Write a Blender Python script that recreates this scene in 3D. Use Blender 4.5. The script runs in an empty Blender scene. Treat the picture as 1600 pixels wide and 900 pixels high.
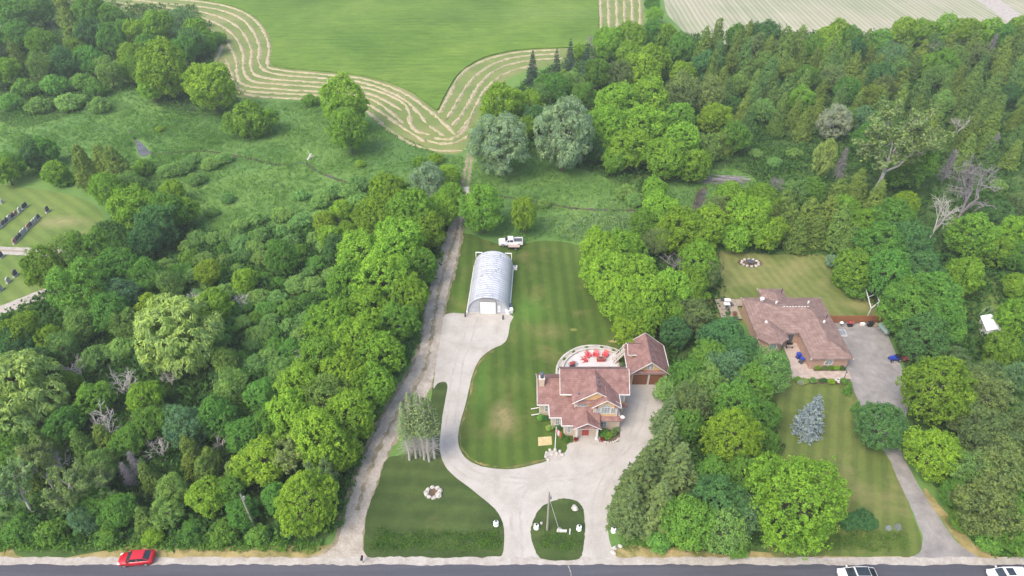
import bpy, math, random
import numpy as np
from mathutils import Matrix, Vector

# ---------------------------------------------------------------- camera, sky, sun, exposure
scene = bpy.context.scene
PITCH = math.radians(39.0)
CAM_H = 82.0
FOCAL = 1067.0                       # in pixels of the 1600 px wide photograph
cam_data = bpy.data.cameras.new("camera")
cam_data.sensor_width = 36.0
cam_data.lens = 36.0 * FOCAL / 1600.0
cam_data.clip_start = 0.5
cam_data.clip_end = 5000.0
camera = bpy.data.objects.new("camera", cam_data)
scene.collection.objects.link(camera)
camera.location = (0, 0, CAM_H)
camera.rotation_euler = (math.radians(90) - PITCH, 0, 0)
scene.camera = camera

SUN_EL = math.radians(54.0)
SUN_DIR = Vector((-0.72, -0.70, 0)).normalized()      # where the sun stands, seen from the ground
world = bpy.data.worlds.new("World")
scene.world = world
world.use_nodes = True
_n = world.node_tree
_sky = _n.nodes.new("ShaderNodeTexSky")
_sky.sky_type = 'NISHITA'
_sky.sun_disc = False
_sky.sun_elevation = SUN_EL
_sky.sun_rotation = math.atan2(SUN_DIR.x, SUN_DIR.y)
_sky.air_density = 1.2
_sky.dust_density = 4.0
_sky.ozone_density = 1.0
_bg = _n.nodes["Background"]
_bg.inputs["Strength"].default_value = 0.15
_n.links.new(_sky.outputs[0], _bg.inputs["Color"])

sun_data = bpy.data.lights.new("sun", 'SUN')
sun_data.energy = 1.15
sun_data.angle = math.radians(26)
sun_data.color = (1.0, 0.95, 0.86)
sun = bpy.data.objects.new("sun", sun_data)
scene.collection.objects.link(sun)
_to = Vector((SUN_DIR.x * math.cos(SUN_EL), SUN_DIR.y * math.cos(SUN_EL), math.sin(SUN_EL)))
sun.rotation_euler = _to.to_track_quat('Z', 'Y').to_euler()
sun.location = (-60, 60, 120)

scene.view_settings.view_transform = 'Standard'
scene.view_settings.look = 'None'
scene.view_settings.exposure = 1.06
scene.view_settings.gamma = 1.0
scene.view_settings.use_curve_mapping = False
scene.cycles.max_bounces = 5
scene.cycles.diffuse_bounces = 3
scene.cycles.transmission_bounces = 3
scene.cycles.glossy_bounces = 2
scene.cycles.transparent_max_bounces = 4
scene.cycles.use_denoising = True

C = scene.collection
random.seed(11)
RNG = np.random.default_rng(11)


# ---------------------------------------------------------------- from a photo pixel to a place on the ground
def G(px, py, z=0.0):
    a = (px - 800.0) / FOCAL
    b = (450.0 - py) / FOCAL
    dy = math.cos(PITCH) + b * math.sin(PITCH)
    dz = -math.sin(PITCH) + b * math.cos(PITCH)
    t = (z - CAM_H) / dz
    return a * t, dy * t


def px_scale(px, py, z=0.0):
    x, y = G(px, py, z)
    return FOCAL / (y * math.cos(PITCH) + (CAM_H - z) * math.sin(PITCH))


def gpoly(pts, z=0.0):
    return [G(p[0], p[1], z) for p in pts]


# ---------------------------------------------------------------- objects
def setp(o, label=None, cat=None, group=None, kind=None):
    if label: o["label"] = label
    if cat: o["category"] = cat
    if group: o["group"] = group
    if kind: o["kind"] = kind
    return o


def empty(name, loc=(0, 0, 0), rz=0.0):
    o = bpy.data.objects.new(name, None)
    o.empty_display_size = 0.2
    C.objects.link(o)
    o.location = loc
    o.rotation_euler = (0, 0, rz)
    return o


def link_mesh(name, me, parent=None, mat=None):
    o = bpy.data.objects.new(name, me)
    C.objects.link(o)
    if mat is not None and not me.materials:
        me.materials.append(mat)
    if parent is not None:
        o.parent = parent
    return o


def copy_tree(o, parent=None):
    c = o.copy()
    C.objects.link(c)
    c.parent = parent
    for ch in o.children:
        copy_tree(ch, c)
    return c


class MB:
    """collects shapes into one mesh"""
    def __init__(s):
        s.v = []; s.f = []

    def add(s, vs, fs):
        n = len(s.v)
        s.v += [tuple(p) for p in vs]
        s.f += [tuple(i + n for i in f) for f in fs]
        return s

    def box(s, x0, x1, y0, y1, z0, z1):
        return s.add([(x0, y0, z0), (x1, y0, z0), (x1, y1, z0), (x0, y1, z0), (x0, y0, z1), (x1, y0, z1), (x1, y1, z1), (x0, y1, z1)],
                     [(0, 3, 2, 1), (4, 5, 6, 7), (0, 1, 5, 4), (1, 2, 6, 5), (2, 3, 7, 6), (3, 0, 4, 7)])

    def bar(s, p, q, w, h=None):
        """square bar from p to q"""
        h = h or w
        p = Vector(p); q = Vector(q); d = (q - p).normalized()
        up = Vector((0, 0, 1)) if abs(d.z) < 0.95 else Vector((0, 1, 0))
        a = d.cross(up).normalized(); b = a.cross(d).normalized()
        vs = []
        for c in (p, q):
            for i, j in ((-1, -1), (1, -1), (1, 1), (-1, 1)):
                vs.append(c + a * (i * w / 2) + b * (j * h / 2))
        return s.add(vs, [(0, 1, 2, 3), (7, 6, 5, 4), (0, 4, 5, 1), (1, 5, 6, 2), (2, 6, 7, 3), (3, 7, 4, 0)])

    def tube(s, p, q, r0, r1=None, n=8, caps=True):
        r1 = r0 if r1 is None else r1
        p = Vector(p); q = Vector(q); d = (q - p).normalized()
        up = Vector((0, 0, 1)) if abs(d.z) < 0.95 else Vector((0, 1, 0))
        a = d.cross(up).normalized(); b = a.cross(d).normalized()
        vs = []
        for c, r in ((p, r0), (q, r1)):
            for k in range(n):
                t = 2 * math.pi * k / n
                vs.append(c + a * (r * math.cos(t)) + b * (r * math.sin(t)))
        fs = [(k, k + n, (k + 1) % n + n, (k + 1) % n) for k in range(n)]
        if caps:
            fs += [tuple(range(n)), tuple(range(2 * n - 1, n - 1, -1))]
        return s.add(vs, fs)

    def lathe(s, c, prof, n=14):
        """prof: (radius, z) pairs from bottom to top"""
        vs = []; fs = []
        for r, z in prof:
            for k in range(n):
                t = 2 * math.pi * k / n
                vs.append((c[0] + r * math.cos(t), c[1] + r * math.sin(t), c[2] + z))
        for i in range(len(prof) - 1):
            for k in range(n):
                fs.append((i * n + k, i * n + (k + 1) % n, (i + 1) * n + (k + 1) % n, (i + 1) * n + k))
        fs.append(tuple(range(n - 1, -1, -1)))
        m = (len(prof) - 1) * n
        fs.append(tuple(range(m, m + n)))
        return s.add(vs, fs)

    def prism(s, outline, z0, z1):
        n = len(outline)
        vs = [(x, y, z0) for x, y in outline] + [(x, y, z1) for x, y in outline]
        fs = [tuple(range(n - 1, -1, -1)), tuple(range(n, 2 * n))]
        fs += [(k, (k + 1) % n, (k + 1) % n + n, k + n) for k in range(n)]
        return s.add(vs, fs)

    def mesh(s, name):
        me = bpy.data.meshes.new(name)
        me.from_pydata(s.v, [], s.f)
        me.validate()
        return me

    def build(s, name, mat, parent=None, smooth=False, world=False):
        me = s.mesh(name)
        if smooth:
            me.polygons.foreach_set("use_smooth", [True] * len(me.polygons))
        me.materials.append(mat)
        o = bpy.data.objects.new(name, me)
        C.objects.link(o)
        if parent is not None:
            o.parent = parent
            if world:
                r = parent
                off = Vector((0, 0, 0))
                m = Matrix.Identity(4)
                while r is not None:
                    m = (Matrix.Translation(r.location) @ r.rotation_euler.to_matrix().to_4x4()) @ m if r.type == 'EMPTY' else m
                    r = r.parent
                if parent.type == 'EMPTY':
                    o.matrix_parent_inverse = m.inverted()
        return o


# ---------------------------------------------------------------- materials
MATS = {}


class NT:
    def __init__(s, name):
        s.m = bpy.data.materials.new(name)
        s.m.use_nodes = True
        s.t = s.m.node_tree
        s.b = s.t.nodes["Principled BSDF"]
        s.co = s.t.nodes.new("ShaderNodeTexCoord").outputs["Object"]

    def link(s, a, b):
        s.t.links.new(a, b)

    def val(s, inp, v):
        if hasattr(v, "is_output"):
            s.link(v, inp)
        else:
            inp.default_value = v

    def noise(s, scale, detail=4, rough=0.6, vec=None, stretch=None, dist=0.0):
        n = s.t.nodes.new("ShaderNodeTexNoise")
        n.inputs["Scale"].default_value = scale
        n.inputs["Detail"].default_value = detail
        n.inputs["Roughness"].default_value = rough
        n.inputs["Distortion"].default_value = dist
        v = vec or s.co
        if stretch:
            mp = s.t.nodes.new("ShaderNodeMapping")
            mp.inputs["Scale"].default_value = stretch
            s.link(v, mp.inputs["Vector"]); v = mp.outputs[0]
        s.link(v, n.inputs["Vector"])
        return n.outputs["Fac"]

    def ramp(s, fac, stops):
        r = s.t.nodes.new("ShaderNodeValToRGB")
        el = r.color_ramp.elements
        while len(el) < len(stops):
            el.new(0.5)
        for e, (p, c) in zip(el, stops):
            e.position = p
            e.color = (c, c, c, 1) if isinstance(c, (int, float)) else (*c, 1)
        s.link(fac, r.inputs[0])
        return r.outputs[0]

    def mix(s, fac, a, b, mode='MIX'):
        n = s.t.nodes.new("ShaderNodeMix")
        n.data_type = 'RGBA'; n.blend_type = mode
        s.val(n.inputs[0], fac)
        for i, c in ((6, a), (7, b)):
            s.val(n.inputs[i], (*c, 1) if isinstance(c, tuple) and len(c) == 3 else c)
        return n.outputs[2]

    def math(s, op, a, b=0.0, clamp=False):
        n = s.t.nodes.new("ShaderNodeMath")
        n.operation = op; n.use_clamp = clamp
        s.val(n.inputs[0], a); s.val(n.inputs[1], b)
        return n.outputs[0]

    def axis(s, i, vec=None):
        n = s.t.nodes.new("ShaderNodeSeparateXYZ")
        s.link(vec or s.co, n.inputs[0])
        return n.outputs[i]

    def blob(s, x, y, rx, ry, soft=0.5):
        """1 inside an ellipse on the ground, falling to 0 at its rim"""
        a = s.math('DIVIDE', s.math('SUBTRACT', s.axis(0), x), rx)
        b = s.math('DIVIDE', s.math('SUBTRACT', s.axis(1), y), ry)
        d = s.math('SQRT', s.math('ADD', s.math('MULTIPLY', a, a), s.math('MULTIPLY', b, b)))
        return s.math('DIVIDE', s.math('SUBTRACT', 1.0, d), soft, clamp=True)

    def bump(s, h, strength=0.5, dist=0.05):
        n = s.t.nodes.new("ShaderNodeBump")
        n.inputs["Strength"].default_value = strength
        n.inputs["Distance"].default_value = dist
        s.link(h, n.inputs["Height"])
        s.link(n.outputs[0], s.b.inputs["Normal"])

    def done(s, color, rough=0.85, metallic=0.0, spec=0.3):
        s.val(s.b.inputs["Base Color"], (*color, 1) if isinstance(color, tuple) and len(color) == 3 else color)
        s.val(s.b.inputs["Roughness"], rough)
        s.b.inputs["Metallic"].default_value = metallic
        s.b.inputs["Specular IOR Level"].default_value = spec
        return s.m


def plain(name, c, rough=0.7, var=0.18, scale=4.0, metallic=0.0, spec=0.3, bump=0.0):
    """a base colour with a little mottling"""
    if name in MATS:
        return MATS[name]
    t = NT(name)
    f = t.noise(scale, 4)
    lo = tuple(x * (1 - var) for x in c); hi = tuple(min(1, x * (1 + var)) for x in c)
    col = t.ramp(f, [(0.3, lo), (0.7, hi)])
    if bump:
        t.bump(t.noise(scale * 6, 3), bump, 0.02)
    MATS[name] = t.done(col, rough, metallic, spec)
    return MATS[name]


def grass_mat(name, dark, mid, light, patch=0.05, dry=None, dryc=(0.30, 0.24, 0.10), stripes=None, blobs=(), fine=1.0, curve=0.0, streak=False):
    """grass: patches at three scales, mowing stripes, dry spots of their own shape"""
    t = NT(name)
    big = t.noise(patch, 5, 0.62, dist=0.6)
    col = t.ramp(big, [(0.32, dark), (0.5, mid), (0.68, light)])
    med = t.noise(0.9, 5, 0.7)
    col = t.mix(0.55, col, t.ramp(med, [(0.25, (0.42, 0.42, 0.42)), (0.75, (0.62, 0.62, 0.58))]), 'OVERLAY')
    if stripes:  # mowing stripes: sheen of the leaning grass, painted into the colour
        w, amt, ang = stripes
        u = t.math('ADD', t.math('MULTIPLY', t.axis(0), math.cos(ang)), t.math('MULTIPLY', t.axis(1), math.sin(ang)))
        wob = t.math('MULTIPLY', t.math('SUBTRACT', t.noise(0.12, 2), 0.5), 0.7 + curve)
        u = t.math('ADD', u, wob)
        sn = t.math('SINE', t.math('MULTIPLY', u, math.pi / w))
        sn = t.math('ADD', t.math('MULTIPLY', sn, t.math('MULTIPLY', t.noise(0.35, 3), 1.1)), 0.5)
        col = t.mix(amt, col, t.ramp(sn, [(0.15, (0.33, 0.35, 0.36)), (0.85, (0.68, 0.66, 0.60))]), 'OVERLAY')
    if dry:
        d = t.noise(dry[0], 5, 0.65, dist=0.4)
        col = t.mix(t.math('MULTIPLY', t.ramp(d, [(dry[1], 0.0), (dry[1] + 0.16, 1.0)]), dry[2]), col, dryc)
    for (x, y, rx, ry, s, amt, c) in blobs:
        b = t.blob(x, y, rx, ry, s)
        b = t.math('MULTIPLY', b, t.ramp(t.noise(0.8, 5, 0.7), [(0.28, 0.25), (0.62, 1.0)]))
        col = t.mix(t.math('MULTIPLY', b, amt), col, c)
    if streak:
        col = t.mix(0.8, col, t.ramp(t.noise(1.0, 6, 0.75, stretch=(0.16, 1.0, 1.0)), [(0.3, (0.28, 0.31, 0.30)), (0.7, (0.70, 0.68, 0.58))]), 'OVERLAY')
    fn = t.noise(7.0, 5, 0.75)
    col = t.mix(0.6 * fine, col, t.ramp(fn, [(0.25, (0.30, 0.30, 0.30)), (0.75, (0.72, 0.72, 0.66))]), 'OVERLAY')
    t.bump(t.noise(5.0, 5, 0.75), 0.6, 0.14)
    return t.done(col, 0.9, spec=0.12)


M = {}
M['meadow'] = grass_mat('meadow', (0.085, 0.170, 0.050), (0.115, 0.210, 0.055), (0.150, 0.250, 0.060), 0.045, blobs=[
    (-20, 160, 22, 14, 0.9, 0.55, (0.055, 0.125, 0.055)), (28, 128, 24, 9, 0.9, 0.5, (0.13, 0.20, 0.09))])
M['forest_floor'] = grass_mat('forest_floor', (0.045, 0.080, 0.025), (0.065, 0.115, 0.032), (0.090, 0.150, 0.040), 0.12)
M['lawn'] = grass_mat('lawn', (0.048, 0.086, 0.016), (0.066, 0.110, 0.022), (0.088, 0.138, 0.030), 0.05, stripes=(1.15, 0.32, 0.03),
                      dry=(0.14, 0.52, 0.45), dryc=(0.20, 0.17, 0.065),
                      blobs=[(-1.4, 69.3, 2.7, 4.6, 0.8, 0.95, (0.27, 0.22, 0.115)), (6.5, 89, 4.5, 3.0, 0.9, 0.5, (0.25, 0.20, 0.09)),
                             (-10.0, 97, 1.6, 9, 0.9, 0.45, (0.13, 0.24, 0.04)), (3.2, 95, 4, 5, 0.9, 0.55, (0.085, 0.22, 0.03)),
                             (-5.0, 76.5, 1.1, 8.0, 0.9, 0.5, (0.09, 0.23, 0.035)), (17.8, 86.5, 1.2, 0.45, 0.5, 0.9, (0.42, 0.33, 0.17)),
                             (10.9, 89.5, 0.8, 0.5, 0.6, 0.8, (0.28, 0.27, 0.08))])
M['front_lawn'] = grass_mat('front_lawn', (0.040, 0.066, 0.020), (0.054, 0.084, 0.026), (0.076, 0.108, 0.034), 0.10, stripes=(1.3, 0.25, 1.5),
                            dry=(0.16, 0.60, 0.45), dryc=(0.17, 0.14, 0.06))
M['pale_lawn'] = grass_mat('pale_lawn', (0.085, 0.120, 0.030), (0.135, 0.165, 0.050), (0.195, 0.200, 0.075), 0.07, stripes=(0.9, 0.22, 0.25),
                           dry=(0.10, 0.50, 0.50), dryc=(0.30, 0.26, 0.12), curve=2.0)
M['yard_lawn'] = grass_mat('yard_lawn', (0.075, 0.110, 0.028), (0.110, 0.145, 0.040), (0.150, 0.170, 0.055), 0.08, stripes=(1.0, 0.32, -0.38),
                           dry=(0.10, 0.52, 0.50), dryc=(0.27, 0.23, 0.11))
M['cemetery_lawn'] = grass_mat('cemetery_lawn', (0.095, 0.150, 0.035), (0.120, 0.180, 0.045), (0.150, 0.200, 0.055), 0.06, stripes=(1.3, 0.25, 0.9),
                               dry=(0.08, 0.6, 0.4), blobs=[(-98, 124, 9, 3.2, 0.9, 0.75, (0.33, 0.28, 0.15)), (-91, 117, 2.2, 7, 0.9, 0.6, (0.30, 0.26, 0.14))])
M['hay'] = grass_mat('hay', (0.075, 0.145, 0.024), (0.105, 0.185, 0.032), (0.140, 0.215, 0.045), 0.03, stripes=(1.6, 0.10, 1.56), streak=True,
                     blobs=[(-5, 225, 45, 12, 0.9, 0.35, (0.14, 0.23, 0.03)), (15, 265, 60, 14, 0.9, 0.35, (0.15, 0.22, 0.07))])
M['stubble'] = grass_mat('stubble', (0.125, 0.175, 0.055), (0.160, 0.205, 0.068), (0.210, 0.225, 0.090), 0.06, dry=(0.05, 0.55, 0.5), dryc=(0.31, 0.27, 0.16))
M['dry_verge'] = grass_mat('dry_verge', (0.13, 0.14, 0.045), (0.24, 0.20, 0.085), (0.36, 0.28, 0.135), 0.35, dry=(0.5, 0.45, 0.6), dryc=(0.42, 0.33, 0.17))
M['edge_grass'] = grass_mat('edge_grass', (0.08, 0.10, 0.03), (0.15, 0.14, 0.055), (0.24, 0.19, 0.09), 0.5)
M['ditch'] = grass_mat('ditch', (0.050, 0.110, 0.020), (0.070, 0.155, 0.026), (0.110, 0.190, 0.035), 0.25)


def crop_mat():
    t = NT('crop_rows')
    wob = t.math('MULTIPLY', t.math('SUBTRACT', t.noise(0.05, 2), 0.5), 0.8)
    u = t.math('ADD', t.axis(0), wob)
    sn = t.math('SINE', t.math('MULTIPLY', u, 2 * math.pi / 1.9))
    col = t.ramp(t.math('ADD', t.math('MULTIPLY', sn, 0.5), 0.5), [(0.2, (0.26, 0.27, 0.18)), (0.8, (0.43, 0.39, 0.31))])
    col = t.mix(0.7, col, t.ramp(t.noise(0.35, 4, 0.6, stretch=(1.0, 0.02, 1)), [(0.35, (0.36, 0.38, 0.33)), (0.72, (0.74, 0.72, 0.68))]), 'OVERLAY')
    col = t.mix(0.5, col, t.ramp(t.noise(0.03, 4), [(0.4, (0.20, 0.24, 0.14)), (0.65, (0.36, 0.33, 0.26))]))
    col = t.mix(0.4, col, t.ramp(t.noise(3.0, 5, 0.7), [(0.3, (0.35, 0.35, 0.35)), (0.7, (0.65, 0.65, 0.65))]), 'OVERLAY')
    t.bump(t.noise(3.0, 4), 0.5, 0.1)
    return t.done(col, 0.95, spec=0.1)


M['crop'] = crop_mat()


def mineral(name, a, b, c, s1=0.25, s2=9.0, bump=0.3, rough=0.9, speck=0.35, stretch=None):
    t = NT(name)
    col = t.ramp(t.noise(s1, 5, 0.65, stretch=stretch, dist=0.3), [(0.3, a), (0.5, b), (0.7, c)])
    col = t.mix(speck, col, t.ramp(t.noise(s2, 5, 0.8), [(0.28, (0.25, 0.25, 0.25)), (0.72, (0.75, 0.75, 0.75))]), 'OVERLAY')
    t.bump(t.noise(s2, 4, 0.8), bump, 0.03)
    return t.done(col, rough, spec=0.2)


M['concrete'] = mineral('concrete_drive', (0.340, 0.310, 0.276), (0.400, 0.370, 0.334), (0.455, 0.425, 0.390), 0.30, 6.0, 0.12, speck=0.26)
M['gravel'] = mineral('gravel_track', (0.27, 0.23, 0.185), (0.37, 0.325, 0.275), (0.46, 0.41, 0.355), 0.6, 4.0, 0.7, speck=0.65)
M['dirt'] = mineral('dirt_margin', (0.14, 0.15, 0.07), (0.25, 0.21, 0.14), (0.35, 0.30, 0.22), 0.5, 4.0, 0.8, speck=0.7)
M['shoulder'] = mineral('gravel_shoulder', (0.30, 0.26, 0.22), (0.38, 0.345, 0.31), (0.45, 0.42, 0.385), 0.7, 5.0, 0.6, speck=0.5)
M['asphalt'] = mineral('asphalt', (0.060, 0.061, 0.076), (0.076, 0.077, 0.094), (0.098, 0.098, 0.115), 0.5, 8.0, 0.2, 0.8, 0.3, stretch=(0.06, 1, 1))
M['old_asphalt'] = mineral('old_asphalt', (0.19, 0.175, 0.17), (0.25, 0.235, 0.225), (0.33, 0.30, 0.285), 0.5, 7.0, 0.3, 0.9, 0.4)
M['pavers'] = mineral('paver_stone', (0.33, 0.26, 0.22), (0.41, 0.33, 0.285), (0.47, 0.40, 0.35), 1.2, 5.0, 0.3, 0.9, 0.35)
M['straw'] = mineral('straw', (0.27, 0.23, 0.135), (0.36, 0.31, 0.195), (0.45, 0.39, 0.26), 0.8, 4.5, 0.9, 0.95, 0.6)
M['white_rock'] = mineral('white_rock', (0.33, 0.30, 0.27), (0.45, 0.42, 0.38), (0.56, 0.53, 0.49), 1.2, 7.0, 0.6, 0.9, 0.4)
M['soil'] = mineral('soil', (0.07, 0.05, 0.03), (0.12, 0.085, 0.055), (0.17, 0.125, 0.08), 1.0, 7.0, 0.6)
M['patio'] = mineral('patio_slab', (0.46, 0.435, 0.42), (0.52, 0.495, 0.48), (0.57, 0.545, 0.53), 0.5, 8.0, 0.1, 0.8, 0.12)
M['granite'] = mineral('polished_granite', (0.05, 0.05, 0.06), (0.09, 0.09, 0.10), (0.13, 0.13, 0.14), 4.0, 30.0, 0.05, 0.25, 0.3)
M['grey_stone'] = mineral('grey_stone', (0.30, 0.29, 0.28), (0.42, 0.41, 0.40), (0.52, 0.51, 0.50), 2.0, 14.0, 0.3, 0.7, 0.3)
M['pink_stone'] = mineral('pink_stone', (0.26, 0.15, 0.13), (0.34, 0.21, 0.18), (0.42, 0.28, 0.25), 2.0, 14.0, 0.2, 0.5, 0.3)


def shingle_mat(name, a, b, c):
    t = NT(name)
    col = t.ramp(t.noise(1.1, 4, 0.6), [(0.32, a), (0.5, b), (0.68, c)])
    br = t.t.nodes.new("ShaderNodeTexBrick")
    br.inputs["Scale"].default_value = 1.0
    br.inputs["Brick Width"].default_value = 0.55
    br.inputs["Row Height"].default_value = 0.20
    br.inputs["Mortar Size"].default_value = 0.012
    br.inputs["Color1"].default_value = (0.40, 0.40, 0.40, 1)
    br.inputs["Color2"].default_value = (0.62, 0.60, 0.60, 1)
    br.inputs["Mortar"].default_value = (0.22, 0.22, 0.22, 1)
    mp = t.t.nodes.new("ShaderNodeCombineXYZ")
    t.link(t.math('ADD', t.axis(0), t.axis(1)), mp.inputs[0]); t.link(t.axis(2), mp.inputs[1])
    t.link(mp.outputs[0], br.inputs["Vector"])
    col = t.mix(0.45, col, br.outputs["Color"], 'OVERLAY')
    col = t.mix(0.35, col, t.ramp(t.noise(6, 4, 0.8), [(0.3, (0.3, 0.3, 0.3)), (0.7, (0.7, 0.68, 0.68))]), 'OVERLAY')
    t.bump(t.noise(7, 3), 0.3, 0.02)
    return t.done(col, 0.9, spec=0.15)


M['red_shingle'] = shingle_mat('red_shingle', (0.185, 0.102, 0.090), (0.235, 0.136, 0.121), (0.290, 0.178, 0.160))
M['brown_shingle'] = shingle_mat('brown_shingle', (0.190, 0.126, 0.106), (0.236, 0.162, 0.139), (0.290, 0.206, 0.182))


def siding_mat(name, c, pitch=0.2):
    t = NT(name)
    sn = t.math('FRACT', t.math('DIVIDE', t.axis(2), pitch))
    col = t.mix(0.5, c, t.ramp(sn, [(0.0, (0.30, 0.30, 0.30)), (0.14, (0.52, 0.52, 0.52)), (1.0, (0.55, 0.55, 0.55))]), 'OVERLAY')
    col = t.mix(0.25, col, t.ramp(t.noise(1.5, 3), [(0.3, (0.42, 0.42, 0.42)), (0.7, (0.58, 0.58, 0.58))]), 'OVERLAY')
    t.bump(sn, 0.4, 0.02)
    return t.done(col, 0.75, spec=0.25)


def brick_mat(name, a, b, mortar):
    t = NT(name)
    br = t.t.nodes.new("ShaderNodeTexBrick")
    for k, v in (("Scale", 1.0), ("Brick Width", 0.24), ("Row Height", 0.085), ("Mortar Size", 0.009)):
        br.inputs[k].default_value = v
    br.inputs["Color1"].default_value = (*a, 1); br.inputs["Color2"].default_value = (*b, 1); br.inputs["Mortar"].default_value = (*mortar, 1)
    mp = t.t.nodes.new("ShaderNodeCombineXYZ")
    t.link(t.math('ADD', t.axis(0), t.axis(1)), mp.inputs[0]); t.link(t.axis(2), mp.inputs[1])
    t.link(mp.outputs[0], br.inputs["Vector"])
    col = t.mix(0.4, br.outputs["Color"], t.ramp(t.noise(1.3, 4), [(0.3, (0.38, 0.38, 0.38)), (0.7, (0.62, 0.62, 0.62))]), 'OVERLAY')
    return t.done(col, 0.85, spec=0.2)


M['siding'] = siding_mat('peach_siding', (0.62, 0.40, 0.20))
M['buff_brick'] = brick_mat('buff_brick', (0.48, 0.37, 0.27), (0.56, 0.44, 0.33), (0.55, 0.50, 0.44))
M['red_brick'] = brick_mat('red_brick', (0.36, 0.20, 0.14), (0.45, 0.27, 0.20), (0.45, 0.38, 0.33))
M['trim'] = plain('white_trim', (0.62, 0.60, 0.58), 0.5, 0.05, 2.0)
M['white_paint'] = plain('white_paint', (0.80, 0.80, 0.79), 0.45, 0.05, 3.0)


def glass_mat(name, c=(0.05, 0.07, 0.08), rough=0.08):
    t = NT(name)
    col = t.ramp(t.noise(1.2, 2), [(0.35, c), (0.65, tuple(x * 1.8 for x in c))])
    return t.done(col, rough, spec=0.8)


M['glass'] = glass_mat('window_glass', (0.16, 0.19, 0.20))
M['car_glass'] = glass_mat('car_glass', (0.018, 0.024, 0.030), 0.05)
M['garage_door'] = siding_mat('brown_garage_door', (0.20, 0.085, 0.045), 0.5)
M['wood'] = mineral('weathered_wood', (0.24, 0.19, 0.14), (0.33, 0.27, 0.21), (0.42, 0.36, 0.30), 2.0, 12.0, 0.3, stretch=(1, 8, 8))
M['fence_wood'] = mineral('fence_wood', (0.21, 0.085, 0.040), (0.29, 0.125, 0.062), (0.36, 0.175, 0.095), 1.5, 10.0, 0.3, stretch=(4, 4, 0.5))
M['pole_wood'] = mineral('pole_wood', (0.22, 0.19, 0.16), (0.31, 0.275, 0.235), (0.38, 0.34, 0.30), 2.0, 12.0, 0.3, stretch=(6, 6, 0.4))
M['black'] = plain('black_metal', (0.02, 0.02, 0.022), 0.5)
M['dark_grey'] = plain('dark_grey_metal', (0.09, 0.10, 0.12), 0.5)
M['grey_metal'] = plain('grey_metal', (0.42, 0.43, 0.44), 0.4, metallic=0.6)
M['rubber'] = plain('rubber', (0.025, 0.025, 0.025), 0.85)
M['red_plastic'] = plain('red_plastic', (0.58, 0.050, 0.055), 0.5, 0.12)
M['maroon'] = plain('maroon_panel', (0.34, 0.060, 0.055), 0.6, 0.15)
M['terracotta'] = plain('terracotta', (0.30, 0.10, 0.08), 0.8)
M['blue_plastic'] = plain('blue_plastic', (0.025, 0.055, 0.36), 0.45)
M['green_tank'] = plain('green_tank', (0.28, 0.38, 0.32), 0.45)
M['tan_board'] = mineral('tan_board', (0.40, 0.31, 0.15), (0.48, 0.385, 0.20), (0.54, 0.45, 0.25), 1.0, 9.0, 0.3)
M['canvas'] = plain('white_canvas', (0.66, 0.66, 0.66), 0.7, 0.12)


def water_mat():
    t = NT('creek_water')
    col = t.ramp(t.noise(0.5, 4), [(0.35, (0.045, 0.040, 0.032)), (0.65, (0.10, 0.09, 0.075))])
    t.bump(t.noise(2.0, 3), 0.08, 0.03)
    return t.done(col, 0.06, spec=0.9)


M['water'] = water_mat()


def galvanised():
    t = NT('galvanised_steel')
    col = t.ramp(t.noise(0.7, 4), [(0.3, (0.40, 0.42, 0.46)), (0.7, (0.54, 0.56, 0.61))])
    oi = t.t.nodes.new('ShaderNodeObjectInfo')
    va = t.t.nodes.new('ShaderNodeVectorMath'); va.operation = 'ADD'
    cb = t.t.nodes.new('ShaderNodeCombineXYZ')
    t.link(t.math('MULTIPLY', oi.outputs['Random'], 90.0), cb.inputs[1])
    t.link(t.co, va.inputs[0]); t.link(cb.outputs[0], va.inputs[1])
    col = t.mix(0.5, col, t.ramp(oi.outputs['Random'], [(0.0, (0.40, 0.40, 0.40)), (1.0, (0.58, 0.58, 0.58))]), 'OVERLAY')
    top = t.math('MULTIPLY', t.ramp(t.axis(2), [(0.0, 0.0), (1.0, 1.0)]), t.math('GREATER_THAN', t.axis(2), 3.3))
    st = t.math('MULTIPLY', t.ramp(t.noise(1.8, 5, 0.75, vec=va.outputs[0]), [(0.54, 0.0), (0.62, 1.0)]), top)
    col = t.mix(t.math('MULTIPLY', st, 0.7), col, (0.14, 0.12, 0.11))
    seam = t.math('LESS_THAN', t.math('ABSOLUTE', t.math('SUBTRACT', t.axis(1), 0.045)), 0.05)
    col = t.mix(t.math('MULTIPLY', seam, 0.55), col, (0.10, 0.105, 0.115))
    return t.done(col, 0.45, 0.15, 0.4)


M['steel'] = galvanised()


def car_paint(name, c):
    t = NT(name)
    t.b.inputs["Coat Weight"].default_value = 0.6
    t.b.inputs["Coat Roughness"].default_value = 0.08
    return t.done(t.ramp(t.noise(3, 2), [(0.3, tuple(x * 0.96 for x in c)), (0.7, c)]), 0.35, 0.0, 0.4)


M['red_paint'] = car_paint('red_car_paint', (0.46, 0.004, 0.014))
M['white_car'] = car_paint('white_car_paint', (0.80, 0.80, 0.81))
M['silver_car'] = car_paint('silver_car_paint', (0.60, 0.60, 0.61))
M['lamp_white'] = plain('white_lens', (0.75, 0.76, 0.78), 0.2, 0.05)
M['lamp_red'] = plain('red_lens', (0.40, 0.02, 0.02), 0.25, 0.05)


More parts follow.
